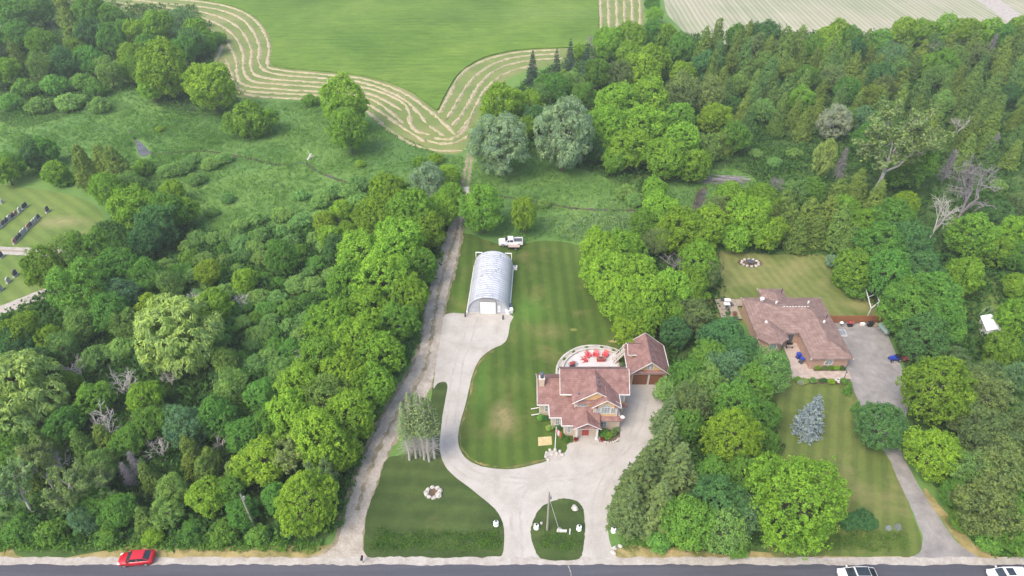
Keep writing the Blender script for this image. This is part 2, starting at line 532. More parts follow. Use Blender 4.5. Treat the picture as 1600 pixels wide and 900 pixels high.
def foliage_mat(name, trans=0.38, var=0.38):
    """leaf colour comes from the object, with a different tint for every leaf clump"""
    m = bpy.data.materials.new(name)
    m.use_nodes = True
    t = m.node_tree
    t.nodes.remove(t.nodes["Principled BSDF"])
    out = t.nodes["Material Output"]
    oi = t.nodes.new("ShaderNodeObjectInfo")
    geo = t.nodes.new("ShaderNodeNewGeometry")
    tc = t.nodes.new("ShaderNodeTexCoord")
    nz = t.nodes.new("ShaderNodeTexNoise")
    nz.inputs["Scale"].default_value = 0.55; nz.inputs["Detail"].default_value = 3
    t.links.new(tc.outputs["Object"], nz.inputs["Vector"])
    add = t.nodes.new("ShaderNodeMath"); add.operation = 'ADD'
    t.links.new(nz.outputs["Fac"], add.inputs[0])
    ml = t.nodes.new("ShaderNodeMath"); ml.operation = 'MULTIPLY_ADD'
    t.links.new(geo.outputs["Random Per Island"], ml.inputs[0]); ml.inputs[1].default_value = 0.5; ml.inputs[2].default_value = -0.25
    t.links.new(ml.outputs[0], add.inputs[1])
    rp = t.nodes.new("ShaderNodeValToRGB")
    rp.color_ramp.elements[0].position = 0.2; rp.color_ramp.elements[1].position = 0.8
    rp.color_ramp.elements[0].color = (1 - var, 1 - var * 0.8, 1 - var * 0.3, 1)
    rp.color_ramp.elements[1].color = (1 + var, 1 + var * 0.75, 1 + var * 0.1, 1)
    t.links.new(add.outputs[0], rp.inputs[0])
    mx = t.nodes.new("ShaderNodeMix"); mx.data_type = 'RGBA'; mx.blend_type = 'MULTIPLY'
    mx.inputs[0].default_value = 1.0
    t.links.new(oi.outputs["Color"], mx.inputs[6]); t.links.new(rp.outputs[0], mx.inputs[7])
    df = t.nodes.new("ShaderNodeBsdfDiffuse"); tr = t.nodes.new("ShaderNodeBsdfTranslucent")
    t.links.new(mx.outputs[2], df.inputs[0])
    wm = t.nodes.new("ShaderNodeMix"); wm.data_type = 'RGBA'; wm.blend_type = 'MULTIPLY'; wm.inputs[0].default_value = 1.0
    wm.inputs[7].default_value = (1.15, 1.2, 0.6, 1)
    t.links.new(mx.outputs[2], wm.inputs[6]); t.links.new(wm.outputs[2], tr.inputs[0])
    ms = t.nodes.new("ShaderNodeMixShader"); ms.inputs[0].default_value = trans
    t.links.new(df.outputs[0], ms.inputs[1]); t.links.new(tr.outputs[0], ms.inputs[2])
    t.links.new(ms.outputs[0], out.inputs["Surface"])
    return m


M['leaf'] = foliage_mat('leaf_foliage')
M['needle'] = foliage_mat('needle_foliage', 0.2, 0.32)
M['bark'] = mineral('bark', (0.07, 0.055, 0.042), (0.12, 0.10, 0.08), (0.18, 0.15, 0.125), 2.0, 12.0, 0.6, stretch=(6, 6, 1))
M['dead_bark'] = mineral('dead_bark', (0.36, 0.335, 0.31), (0.47, 0.44, 0.41), (0.57, 0.54, 0.50), 2.0, 12.0, 0.4, stretch=(6, 6, 1))
M['twig'] = mineral('grey_twigs', (0.20, 0.18, 0.19), (0.27, 0.245, 0.26), (0.34, 0.31, 0.325), 2.0, 12.0, 0.4)


# ---------------------------------------------------------------- the setting: ground sheets
def smooth(pts, closed=True, n=6):
    """Catmull-Rom through the points"""
    out = []
    m = len(pts)
    for i in range(m if closed else m - 1):
        if closed:
            p = [pts[(i + k - 1) % m] for k in range(4)]
        else:
            p = [pts[max(0, min(m - 1, i + k - 1))] for k in range(4)]
        for j in range(n):
            t = j / n
            out.append(tuple(0.5 * (2 * p[1][a] + (p[2][a] - p[0][a]) * t + (2 * p[0][a] - 5 * p[1][a] + 4 * p[2][a] - p[3][a]) * t * t
                                    + (3 * p[1][a] - p[0][a] - 3 * p[2][a] + p[3][a]) * t ** 3) for a in (0, 1)))
    if not closed:
        out.append(tuple(pts[-1]))
    return out


def ragged(pts, amp, step=0.5, closed=True):
    """walk an outline in short steps and let it wander a little"""
    out = []
    m = len(pts)
    for i in range(m if closed else m - 1):
        a = pts[i]; b = pts[(i + 1) % m]
        d = math.hypot(b[0] - a[0], b[1] - a[1])
        k = max(1, int(d / step))
        for j in range(k):
            t = j / k
            out.append((a[0] + (b[0] - a[0]) * t + random.uniform(-amp, amp), a[1] + (b[1] - a[1]) * t + random.uniform(-amp, amp)))
    if not closed:
        out.append(pts[-1])
    return out


def sheet(name, outline, z, mat, parent=None, kind='structure'):
    b = MB()
    b.add([(x, y, z) for x, y in outline], [tuple(range(len(outline)))])
    o = b.build(name, mat, parent)
    me = o.data
    if me.polygons[0].normal.z < 0:
        me.flip_normals()
    if parent is None:
        setp(o, kind=kind)
    return o


def psheet(name, pix, z, mat, sm=True, rag=0.0, step=0.6, n=6):
    w = gpoly(smooth(pix, True, n) if sm else pix)
    if rag:
        w = ragged(w, rag, step)
    return sheet(name, w, z, mat)


def ribbon(name, path, width, z, mat, parent=None, rag=0.12, step=0.8):
    """a strip of the given width along an open path on the ground"""
    p = ragged(path, 0.02, step, closed=False)
    L = []; R = []
    for i, a in enumerate(p):
        q0 = p[max(0, i - 1)]; q1 = p[min(len(p) - 1, i + 1)]
        dx, dy = q1[0] - q0[0], q1[1] - q0[1]
        d = math.hypot(dx, dy) or 1
        nx, ny = -dy / d, dx / d
        w = (width(i / max(1, len(p) - 1)) if callable(width) else width) / 2
        L.append((a[0] + nx * (w + random.uniform(-rag, rag)), a[1] + ny * (w + random.uniform(-rag, rag))))
        R.append((a[0] - nx * (w + random.uniform(-rag, rag)), a[1] - ny * (w + random.uniform(-rag, rag))))
    b = MB()
    n = len(p)
    b.add([(x, y, z) for x, y in L] + [(x, y, z) for x, y in R], [(i, n + i, n + i + 1, i + 1) for i in range(n - 1)])
    o = b.build(name, mat, parent)
    if o.data.polygons[0].normal.z < 0:
        o.data.flip_normals()
    return o


# the ground, out to the horizon, with a faint swell beyond the plots
def ground_sheet():
    xs = np.concatenate([[-2500, -900, -420], np.arange(-260, 261, 10.0), [420, 900, 2500]])
    ys = np.concatenate([[-900, -200, -40], np.arange(0, 341, 10.0), [450, 700, 1200, 2600]])
    X, Y = np.meshgrid(xs, ys)
    Z = np.zeros_like(X)
    nx = len(xs)
    v = np.stack([X.ravel(), Y.ravel(), Z.ravel()], 1)
    f = [(j * nx + i, j * nx + i + 1, (j + 1) * nx + i + 1, (j + 1) * nx + i) for j in range(len(ys) - 1) for i in range(nx - 1)]
    b = MB(); b.v = [tuple(p) for p in v]; b.f = f
    return setp(b.build('ground', M['meadow']), kind='structure')


ground_sheet()

# forest floors under the woods
FLOORS = {
    'left': [(0, 500), (60, 470), (110, 410), (160, 350), (250, 335), (330, 365), (420, 362), (520, 350), (580, 310), (640, 290), (700, 320), (690, 400),
             (660, 480), (640, 560), (600, 620), (570, 700), (545, 770), (520, 835), (430, 850), (200, 852), (0, 848)],
    'right': [(820, 130), (930, 70), (1020, 40), (1080, 55), (1180, 45), (1300, 55), (1390, 55), (1480, 50), (1600, 50), (1600, 400), (1500, 420),
              (1380, 385), (1300, 400), (1150, 395), (1110, 330), (1180, 290), (1150, 265), (1090, 270), (1000, 300), (930, 270), (850, 250), (760, 220), (780, 170)],
    'middle': [(1000, 360), (1100, 360), (1120, 400), (1130, 470), (1160, 530), (1200, 590), (1215, 700), (1290, 800), (1290, 845), (1180, 862), (1010, 850), (960, 790),
               (1010, 690), (1040, 610), (1050, 540), (1000, 500), (960, 440), (930, 400)],
    'east': [(1380, 395), (1500, 400), (1600, 420), (1600, 850), (1530, 850), (1490, 800), (1450, 740), (1420, 700), (1420, 600), (1400, 540), (1380, 490), (1320, 430)],
    'far': [(0, 0), (300, 10), (330, 40), (340, 100), (380, 150), (300, 185), (180, 130), (150, 165), (0, 190)],
}
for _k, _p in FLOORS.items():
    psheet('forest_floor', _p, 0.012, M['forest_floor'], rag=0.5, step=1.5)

# hay field: mown band, standing hay, windrows
INNER = [(150, -30), (260, -8), (330, 3), (375, 14), (402, 30), (418, 50), (426, 75), (423, 98), (440, 106), (500, 112), (560, 118), (606, 129), (645, 146), (672, 166),
         (684, 172), (694, 152), (712, 122), (735, 102), (765, 88), (810, 79), (860, 76), (905, 74), (928, 66), (935, 40), (934, 0), (932, -60)]
OUTER = [(100, 5), (190, 18), (260, 28), (320, 40), (342, 72), (333, 100), (345, 128), (372, 152), (420, 154), (500, 158), (560, 166), (585, 184), (612, 206), (645, 226), (690, 240),
         (722, 238), (736, 215), (750, 185), (770, 150), (800, 120), (850, 105), (900, 95), (945, 85), (1000, 60), (1008, 30), (1004, 0), (1000, -60)]
_hay = smooth(INNER, False, 5)
_out = smooth(OUTER, False, 5)
sheet('mown_field', gpoly([(100, -60)] + _out + [(900, -70)]), 0.015, M['stubble'])
_hw = ragged(gpoly(_hay), 0.10, 1.5, False) + [G(700, -75), G(400, -75), G(150, -60)]
b = MB()
n = len(_hw)
if sum(_hw[i][0] * _hw[(i + 1) % n][1] - _hw[(i + 1) % n][0] * _hw[i][1] for i in range(n)) < 0:
    _hw = _hw[::-1]
b.prism(_hw, 0.02, 0.42)
setp(b.build('hay_field', M['hay']), kind='structure')

WINDROWS = [
    ("innermost windrow hugging the standing hay round the left bend", [(150, -20), (250, -4), (330, 5), (375, 17), (400, 33), (414, 52), (421, 76), (419, 98), (428, 108), (500, 116), (560, 122), (605, 134), (640, 150), (665, 168), (690, 189), (712, 211)]),
    ("second windrow of the left bend ending short of the notch", [(150, -8), (250, 5), (330, 13), (372, 26), (393, 45), (405, 70), (405, 96), (414, 110), (440, 117), (500, 122), (560, 128), (600, 140), (632, 156), (653, 175), (667, 193)]),
    ("third windrow of the left bend curling round the notch", [(170, 3), (260, 12), (320, 20), (360, 34), (382, 54), (393, 80), (392, 103), (402, 118), (440, 125), (510, 130), (570, 137), (604, 147), (630, 161), (640, 176), (641, 192), (652, 205), (672, 211)]),
    ("fourth windrow of the left bend running behind the tall tree", [(175, 9), (260, 19), (315, 28), (350, 43), (372, 64), (381, 88), (381, 110), (395, 127), (440, 132), (505, 137), (570, 145), (602, 157), (628, 173)]),
    ("fifth windrow of the left bend passing below the small round bush", [(300, 34), (340, 52), (360, 74), (370, 96), (371, 118), (385, 134), (440, 140), (505, 144), (570, 152), (602, 168), (631, 193)]),
    ("sixth windrow of the left bend sweeping under the tall tree", [(352, 92), (360, 112), (366, 128), (380, 141), (440, 146), (505, 150), (560, 157), (586, 169), (612, 187), (640, 206), (664, 222)]),
    ("outermost windrow along the lower field edge", [(365, 143), (400, 150), (450, 154), (505, 156), (555, 164), (582, 180), (605, 201), (640, 223), (680, 235), (722, 236)]),
    ("short bent windrow beside the bushes at the left field edge", [(318, 39), (336, 52), (346, 70), (340, 88), (333, 102)]),
    ("outer windrow of the right bend nearest the standing hay", [(686, 178), (700, 152), (719, 118), (748, 98), (790, 85), (830, 80), (875, 78)]),
    ("second windrow of the right bend", [(697, 188), (711, 165), (726, 140), (746, 116), (776, 98), (815, 88), (875, 84)]),
    ("third windrow of the right bend", [(707, 198), (723, 177), (736, 155), (748, 134), (768, 114), (795, 101), (835, 94), (880, 91)]),
    ("fourth windrow of the right bend beside the silvery willow", [(716, 209), (731, 190), (744, 165), (757, 142), (778, 122), (805, 109), (840, 101)]),
    ("short windrow curling across the bottom of the notch", [(678, 216), (700, 218), (718, 211), (730, 197), (738, 182)]),
    ("lower short windrow curling under the notch", [(667, 220), (690, 225), (714, 222), (732, 212)]),
    ("short broken windrow inside the notch", [(671, 197), (682, 204), (695, 213)]),
    ("tiny curved windrow scrap at the tip of the standing hay", [(684, 164), (680, 157), (685, 152), (692, 150)]),
    ("straight windrow bordering the standing hay at the top", [(937, -60), (938, 0), (939, 30), (940, 62)]),
    ("second straight windrow from the standing hay at the top", [(947, -60), (950, 0), (951, 25), (952, 55)]),
    ("third straight windrow from the standing hay at the top", [(957, -60), (963, 0), (964, 25), (965, 52)]),
    ("fourth straight windrow from the standing hay at the top", [(967, -60), (975, 0), (976, 25), (977, 48)]),
    ("fifth straight windrow from the standing hay at the top", [(977, -60), (987, 0), (988, 22), (989, 45)]),
    ("straight windrow next to the hedgerow trees at the top", [(987, -60), (999, 0), (1000, 20), (1000, 40)]),
]


def windrow(label, pix):
    path = ragged(gpoly(smooth(pix, False, 5)), 0.14, 0.9, False)
    b = MB()
    rows = []
    for i, a in enumerate(path):
        q0 = path[max(0, i - 1)]; q1 = path[min(len(path) - 1, i + 1)]
        dx, dy = q1[0] - q0[0], q1[1] - q0[1]
        d = math.hypot(dx, dy) or 1
        nx, ny = -dy / d, dx / d
        w = random.choice((0.25, 0.4, 0.55, 0.65, 0.75)) * random.uniform(0.85, 1.15) * (0.25 if i in (0, len(path) - 1) else 1)
        h = random.uniform(0.16, 0.36)
        rows.append([(a[0] + nx * w * s, a[1] + ny * w * s, 0.012 + h * k) for s, k in ((-1, 0), (-0.45, 0.8), (0.1, 1.0), (0.55, 0.7), (1, 0))])
    n = 5
    vs = [p for r in rows for p in r]
    fs = [(i * n + k, (i + 1) * n + k, (i + 1) * n + k + 1, i * n + k + 1) for i in range(len(rows) - 1) for k in range(n - 1)]
    b.add(vs, fs)
    o = b.build('windrow', M['straw'])
    o.data.flip_normals()
    setp(o, label, 'windrow', 'rows of cut hay drying on the mown field')


for lb, px in WINDROWS:
    windrow(lb, px)

# ploughed field at the top right with its pale strip
sheet('crop_field', gpoly([(1022, -70), (1037, 0), (1042, 22), (1070, 52), (1120, 70), (1250, 70), (1300, 75), (1400, 75), (1620, 75), (1900, 75), (1900, -70)]), 0.018, M['crop'])
ribbon('bare_strip', [G(1500, -40), G(1545, 0), G(1580, 25), G(1620, 55)], 9.0, 0.024, M['shoulder'], rag=0.5, step=2.0)["kind"] = 'structure'

# cemetery
psheet('cemetery_lawn', [(-60, 275), (0, 288), (60, 296), (110, 305), (150, 322), (162, 350), (140, 375), (95, 398), (75, 430), (75, 470), (30, 490), (-60, 530)], 0.016, M['cemetery_lawn'])
ribbon('cemetery_path', gpoly([(-60, 391), (0, 391.5), (40, 393), (95, 396)]), 2.6, 0.026, M['shoulder'], rag=0.1)["kind"] = 'structure'
ribbon('cemetery_path', gpoly([(-60, 512), (0, 486), (30, 474), (60, 462), (95, 450)]), 3.2, 0.026, M['shoulder'], rag=0.1)["kind"] = 'structure'
ribbon('path_centre_strip', gpoly([(-60, 391), (0, 391.5), (40, 393)]), 0.4, 0.031, M['dirt'], rag=0.1)["kind"] = 'structure'

# lawns of the two plots
psheet('house_lawn', [(684, 530), (697, 480), (705, 430), (716, 372), (735, 366), (760, 376), (800, 384), (850, 376), (905, 384), (950, 410), (1000, 480), (1040, 520), (1060, 575), (1052, 605),
                      (990, 610), (985, 705), (880, 722), (740, 742), (680, 722), (676, 600)], 0.016, M['lawn'], rag=0.1)
psheet('front_lawn', [(568, 858), (574, 800), (590, 758), (604, 718), (640, 704), (668, 640), (680, 596), (700, 590), (704, 640), (692, 720), (715, 748), (742, 768), (775, 795), (790, 815),
                      (792, 860), (775, 874), (600, 874), (576, 870)], 0.0215, M['front_lawn'], rag=0.08)
psheet('back_lawn', [(1105, 410), (1130, 392), (1200, 398), (1290, 400), (1310, 440), (1350, 460), (1400, 500), (1280, 510), (1130, 500), (1100, 450)], 0.016, M['pale_lawn'], rag=0.1)
psheet('yard_lawn', [(1170, 590), (1330, 588), (1350, 645), (1378, 700), (1402, 745), (1420, 790), (1440, 845), (1440, 866), (1380, 870), (1290, 868), (1200, 860), (1180, 700)], 0.016, M['yard_lawn'], rag=0.1)
psheet('east_lawn', [(1510, 455), (1540, 425), (1620, 430), (1700, 470), (1620, 520), (1540, 520), (1510, 490)], 0.016, M['cemetery_lawn'], rag=0.2)

# concrete drive with the pad before the steel hut
DRIVE = [(697, 491), (740, 491), (798, 492), (797, 506), (790, 534), (768, 546), (750, 561), (738, 586), (730, 622), (722, 650), (716, 676), (717, 697), (726, 714), (744, 726), (770, 732),
         (800, 733), (832, 727), (852, 721), (884, 706), (890, 692), (940, 690), (967, 690), (966, 660), (972, 600), (1044, 601), (1048, 640), (1030, 690), (985, 730), (958, 775), (950, 820),
         (954, 850), (964, 872), (972, 881), (766, 881), (784, 868), (788, 845), (786, 818), (773, 795), (740, 767), (712, 746), (694, 726), (687, 700), (689, 670), (693, 640), (699, 606), (695, 597),
         (684, 599), (677, 606), (683, 560), (690, 520)]
sheet('driveway', ragged(gpoly(smooth(DRIVE, True, 3)), 0.03, 0.7), 0.03, M['concrete'])
psheet('drive_edge', [(p[0] + (3 if p[0] > 760 else -3) * 0, p[1]) for p in [(770, 547), (752, 560), (740, 585), (732, 620), (724, 650), (718, 676), (719, 697), (728, 712), (746, 724), (771, 730), (800, 731), (832, 725),
                      (850, 719), (850, 717.5), (800, 729), (770, 728), (747, 722), (731, 710.5), (721.5, 696.5), (720.5, 676.5), (726.5, 650), (734.5, 620.5), (742.5, 586), (754.5, 561.5), (772, 549)]], 0.034, M['edge_grass'], rag=0.14)
psheet('drive_island', [(831, 820), (844, 795), (866, 782), (888, 779), (905, 786), (912, 800), (914, 830), (911, 858), (902, 874), (852, 875), (838, 864), (830, 842)], 0.042, M['front_lawn'], rag=0.06)

# gravel track
TRACK_L = [(440, 880), (500, 868), (528, 845), (540, 800), (558, 742), (580, 690), (612, 628), (645, 575), (660, 525), (668, 470), (682, 412), (698, 366), (711, 335), (717, 300)]
TRACK_R = [(592, 880), (572, 868), (566, 840), (575, 795), (590, 752), (604, 712), (637, 652), (668, 612), (684, 562), (690, 520), (696, 470), (707, 428), (718, 380), (722, 338), (728, 300)]
_tl = smooth(TRACK_L, False, 5); _tr = smooth(TRACK_R, False, 5)
sheet('track_margin', ragged(gpoly([(p[0] - 7 * min(1, (p[1] - 280) / 300), p[1]) for p in _tl] + [(p[0] + 4, p[1]) for p in _tr[::-1]]), 0.25, 0.6), 0.020, M['dirt'])
sheet('gravel_track', ragged(gpoly(_tl + _tr[::-1]), 0.18, 0.5), 0.028, M['gravel'])
_mid = gpoly(smooth([((a[0] + c[0]) / 2 + 0.0, (a[1] + c[1]) / 2) for a, c in zip(TRACK_L[3:], TRACK_R[3:])], False, 4))
ribbon('track_crown', _mid, 0.55, 0.034, M['dirt'], rag=0.28, step=0.5)["kind"] = 'structure'
for dx in (-4, 4):
    ribbon('wheel_rut', gpoly([(724 + dx, 300), (728 + dx, 280), (732 + dx, 258), (735 + dx * 0.8, 238)]), 0.7, 0.022, M['dirt'], rag=0.22, step=0.5)["kind"] = 'structure'
sheet('culvert_gravel', ragged(gpoly([(722, 292), (733, 292), (734, 303), (722, 303)]), 0.15, 0.4), 0.036, M['white_rock'])

# bungalow: old asphalt drive and pavers
psheet('side_driveway', [(1294, 507), (1330, 506), (1376, 508), (1394, 540), (1412, 585), (1418, 640), (1408, 680), (1412, 712), (1432, 752), (1462, 800), (1496, 848), (1535, 882), (1415, 882), (1438, 862), (1440, 836),
                         (1424, 795), (1404, 752), (1388, 715), (1366, 678), (1346, 640), (1332, 604), (1322, 578), (1308, 545)], 0.026, M['old_asphalt'], rag=0.08)
sheet('paver_terrace', gpoly([(1222, 538), (1230, 520), (1252, 520), (1270, 577), (1326, 580), (1330, 592), (1238, 592), (1234, 565)]), 0.030, M['pavers'])
sheet('drive_verge', ragged(gpoly(smooth([(1448, 765), (1480, 805), (1520, 850), (1545, 868), (1620, 874), (1620, 880), (1540, 880), (1505, 858), (1470, 812), (1444, 772)], True, 4)), 0.2, 0.6), 0.022, M['dry_verge'])

# road with shoulders
sheet('verge', ragged([(-160, 45.5)] + [(x, 47.9 + random.uniform(-0.35, 0.5)) for x in np.arange(-160, 161, 1.5)] + [(160, 45.5)], 0.1, 1.0), 0.010, M['dry_verge'])
sheet('gravel_shoulder', ragged([(-160, 44.6), (160, 44.6), (160, 46.35), (-160, 46.35)], 0.14, 0.7), 0.034, M['shoulder'])
b = MB()
_near = [(x, 45.28 + random.uniform(-0.09, 0.09) + 0.08 * math.sin(x * 0.7)) for x in np.arange(-165, 166, 0.6)]
b.add([(x, 36.6, 0.060) for x, y in _near] + [(x, y, 0.060) for x, y in _near] + [(x, y + 0.03, 0.030) for x, y in _near],
      [(i, i + 1, len(_near) + i + 1, len(_near) + i) for i in range(len(_near) - 1)] +
      [(len(_near) + i, len(_near) + i + 1, 2 * len(_near) + i + 1, 2 * len(_near) + i) for i in range(len(_near) - 1)])
setp(b.build('road', M['asphalt']), kind='structure')
sheet('gravel_shoulder', ragged([(-160, 35.2), (160, 35.2), (160, 36.7), (-160, 36.7)], 0.14, 0.7), 0.034, M['shoulder'])
ribbon('road_crack', gpoly([(888, 884), (890, 889), (892, 896), (893, 905)]), 0.07, 0.064, M['concrete'], rag=0.03, step=0.15)["kind"] = 'structure'
_worn = mineral('worn_concrete', (0.335, 0.308, 0.275), (0.375, 0.347, 0.315), (0.415, 0.388, 0.355), 0.6, 6.0, 0.12, speck=0.3)
_bend = [(740, 500), (728, 540), (715, 580), (708, 640), (702, 690), (712, 722), (745, 745), (800, 752), (860, 750), (920, 742), (968, 715), (995, 670), (1005, 625)]
for k, (dx, dy) in enumerate(((-8, 3), (7, -5))):
    ribbon('tyre_mark', gpoly(smooth([(p[0] + dx, p[1] + dy) for p in _bend], False, 5)), 0.34, 0.0335 + 0.002 * k, _worn, rag=0.14, step=0.7)["kind"] = 'structure'
for k, (dx, dy) in enumerate(((-7, 0), (7, 0))):
    ribbon('tyre_mark', gpoly(smooth([(p[0] + dx, p[1] + dy) for p in ((808, 880), (808, 840), (806, 800), (812, 770), (835, 756))], False, 5)), 0.34, 0.0375 + 0.002 * k, _worn, rag=0.14, step=0.7)["kind"] = 'structure'
    ribbon('tyre_mark', gpoly(smooth([(p[0] + dx, p[1] + dy) for p in ((936, 880), (934, 840), (932, 800), (938, 770), (955, 735))], False, 5)), 0.34, 0.0375 + 0.002 * k, _worn, rag=0.14, step=0.7)["kind"] = 'structure'

# creek
CREEK = [[(205, 205), (214, 222), (224, 232), (240, 240), (275, 238), (310, 236), (350, 240), (400, 250), (440, 258), (474, 254), (490, 264), (515, 276), (545, 286), (580, 292), (640, 300)],
         [(730, 297), (790, 308), (850, 317), (890, 325), (940, 328), (990, 329), (1040, 333), (1080, 330)]]
for i, c in enumerate(CREEK):
    w = gpoly(smooth(c, False, 5))
    ribbon('creek_bank', w, 0.8, 0.014, M['soil'], rag=0.35, step=0.5)["kind"] = 'structure'
    ribbon('creek', w, 0.5, 0.022, M['water'], rag=0.2, step=0.8)["kind"] = 'structure'
psheet('pond', [(213, 222), (222, 224), (231, 236), (230, 243), (218, 242)], 0.026, M['water'])
psheet('pool_bank', [(1083, 327), (1086, 306), (1096, 294), (1105, 294), (1103, 308), (1096, 326)], 0.020, M['soil'], rag=0.2)
psheet('pool', [(1083, 325), (1088, 306), (1096, 296), (1104, 296), (1102, 308), (1094, 325)], 0.028, M['water'])


# ---------------------------------------------------------------- foliage meshes
def unit(v):
    return v / np.maximum(np.linalg.norm(v, axis=-1, keepdims=True), 1e-9)


def leaf_mesh(name, c, nrm, ln, wd, rng, axis=None):
    """one rhombic leaf (or spray) per centre; nrm: its normal, axis: preferred long direction"""
    N = len(c)
    nrm = unit(nrm)
    a = rng.normal(size=(N, 3)) if axis is None else axis
    t = unit(a - nrm * np.sum(a * nrm, 1, keepdims=True))
    bt = np.cross(nrm, t)
    ln = np.broadcast_to(ln, (N,))[:, None]; wd = np.broadcast_to(wd, (N,))[:, None]
    fold = nrm * (wd * 0.22)
    v = np.stack([c - t * ln / 2, c + bt * wd / 2 + fold, c + t * ln / 2, c - bt * wd / 2 + fold], 1).reshape(-1, 3)
    me = bpy.data.meshes.new(name)
    me.vertices.add(4 * N); me.loops.add(4 * N); me.polygons.add(N)
    me.vertices.foreach_set("co", v.astype(np.float32).ravel())
    me.loops.foreach_set("vertex_index", np.arange(4 * N, dtype=np.int32))
    me.polygons.foreach_set("loop_start", np.arange(0, 4 * N, 4, dtype=np.int32))
    me.update()
    return me


def rand_dirs(n, rng):
    return unit(rng.normal(size=(n, 3)))


def clumps_on_lobes(lobes, per_area, rng, keep_low=-0.55, centre=None):
    """points on the outer skin of a set of spheres (x, y, z, r)"""
    lob = np.array(lobes)
    P = []; Nn = []
    for i, (x, y, z, r) in enumerate(lob):
        n = int(per_area * r * r * 12.6)
        d = rand_dirs(n, rng)
        d = d[d[:, 2] > keep_low]
        p = np.array((x, y, z)) + d * r * rng.uniform(0.86, 1.06, (len(d), 1))
        ok = np.ones(len(p), bool)
        for j, (a, b_, c_, q) in enumerate(lob):
            if j != i:
                ok &= np.linalg.norm(p - np.array((a, b_, c_)), axis=1) > q * 0.86
        P.append(p[ok]); Nn.append(d[ok])
    return np.concatenate(P), np.concatenate(Nn)


def puff(P, Nn, rc, per, ln, wd, rng, up=0.45, jit=0.75, droop=0.0):
    """leaves of every clump"""
    k = len(P)
    d = rand_dirs(k * per, rng)
    base = np.repeat(P, per, 0); nn = np.repeat(Nn, per, 0)
    side = np.sum(d * nn, 1, keepdims=True)
    d = np.where(side < -0.15, -d, d)
    rr = np.repeat(rng.uniform(0.6, 1.35, k), per)[:, None] * rc
    c = base + d * rr * rng.uniform(0.5, 1.0, (k * per, 1))
    nrm = d * 0.7 + nn * 0.35 + np.array((0, 0, up)) + rng.normal(size=d.shape) * jit * 0.6
    sz = rng.uniform(0.65, 1.35, k * per)
    ax = None
    if droop:
        ax = np.array((0, 0, -1.0)) * droop + d * 0.6 + rng.normal(size=d.shape) * 0.35
    return c, nrm, ln * sz, wd * sz, ax


class Branches:
    def __init__(s, rng):
        s.v = []; s.f = []; s.rng = rng; s.tips = []

    def seg(s, p, q, r0, r1, n=5):
        d = unit(q - p)
        up = np.array((0, 0, 1.0)) if abs(d[2]) < 0.9 else np.array((0, 1.0, 0))
        a = unit(np.cross(d, up)); b = np.cross(a, d)
        i0 = len(s.v)
        for c, r in ((p, r0), (q, r1)):
            for k in range(n):
                t = 2 * math.pi * k / n
                s.v.append(c + a * r * math.cos(t) + b * r * math.sin(t))
        for k in range(n):
            s.f.append((i0 + k, i0 + n + k, i0 + n + (k + 1) % n, i0 + (k + 1) % n))

    def limb(s, p, q, r0, r1, bend=0.12, k=3, n=5):
        p = np.array(p, float); q = np.array(q, float)
        L = np.linalg.norm(q - p)
        prev = p
        for i in range(1, k + 1):
            t = i / k
            x = p + (q - p) * t
            if i < k:
                x = x + s.rng.normal(size=3) * L * bend * 0.5
            s.seg(prev, x, r0 + (r1 - r0) * (i - 1) / k, r0 + (r1 - r0) * t, n)
            prev = x
        return prev

    def grow(s, p, d, L, r, depth, spread=0.6, shrink=0.72, kids=3, up=0.15, n=4):
        q = np.array(p) + unit(d + s.rng.normal(size=3) * 0.12) * L
        s.limb(p, q, r, r * 0.6, 0.14, 2, n)
        s.tips.append(q)
        if depth <= 0:
            return
        for i in range(kids):
            t = s.rng.uniform(0.35, 1.0) if i else 1.0
            b = np.array(p) + (q - np.array(p)) * t
            nd = unit(unit(d) + s.rng.normal(size=3) * spread + np.array((0, 0, up)))
            s.grow(b, nd, L * shrink * s.rng.uniform(0.7, 1.15), r * 0.62, depth - 1, spread, shrink, kids, up, 3)

    def mesh(s, name, mat):
        me = bpy.data.meshes.new(name)
        me.from_pydata([tuple(x) for x in s.v], [], s.f)
        me.polygons.foreach_set("use_smooth", [True] * len(me.polygons))
        me.materials.append(mat)
        return me


# every kind is built about 1 unit = 1 m with crown radius 5 and stated height; copies are scaled
PROTO = {}


def finish(kind, crown, trunk, leafmat, R, Ht, cz):
    crown.materials.append(leafmat)
    PROTO.setdefault(kind, []).append((crown, trunk, R, Ht, cz))


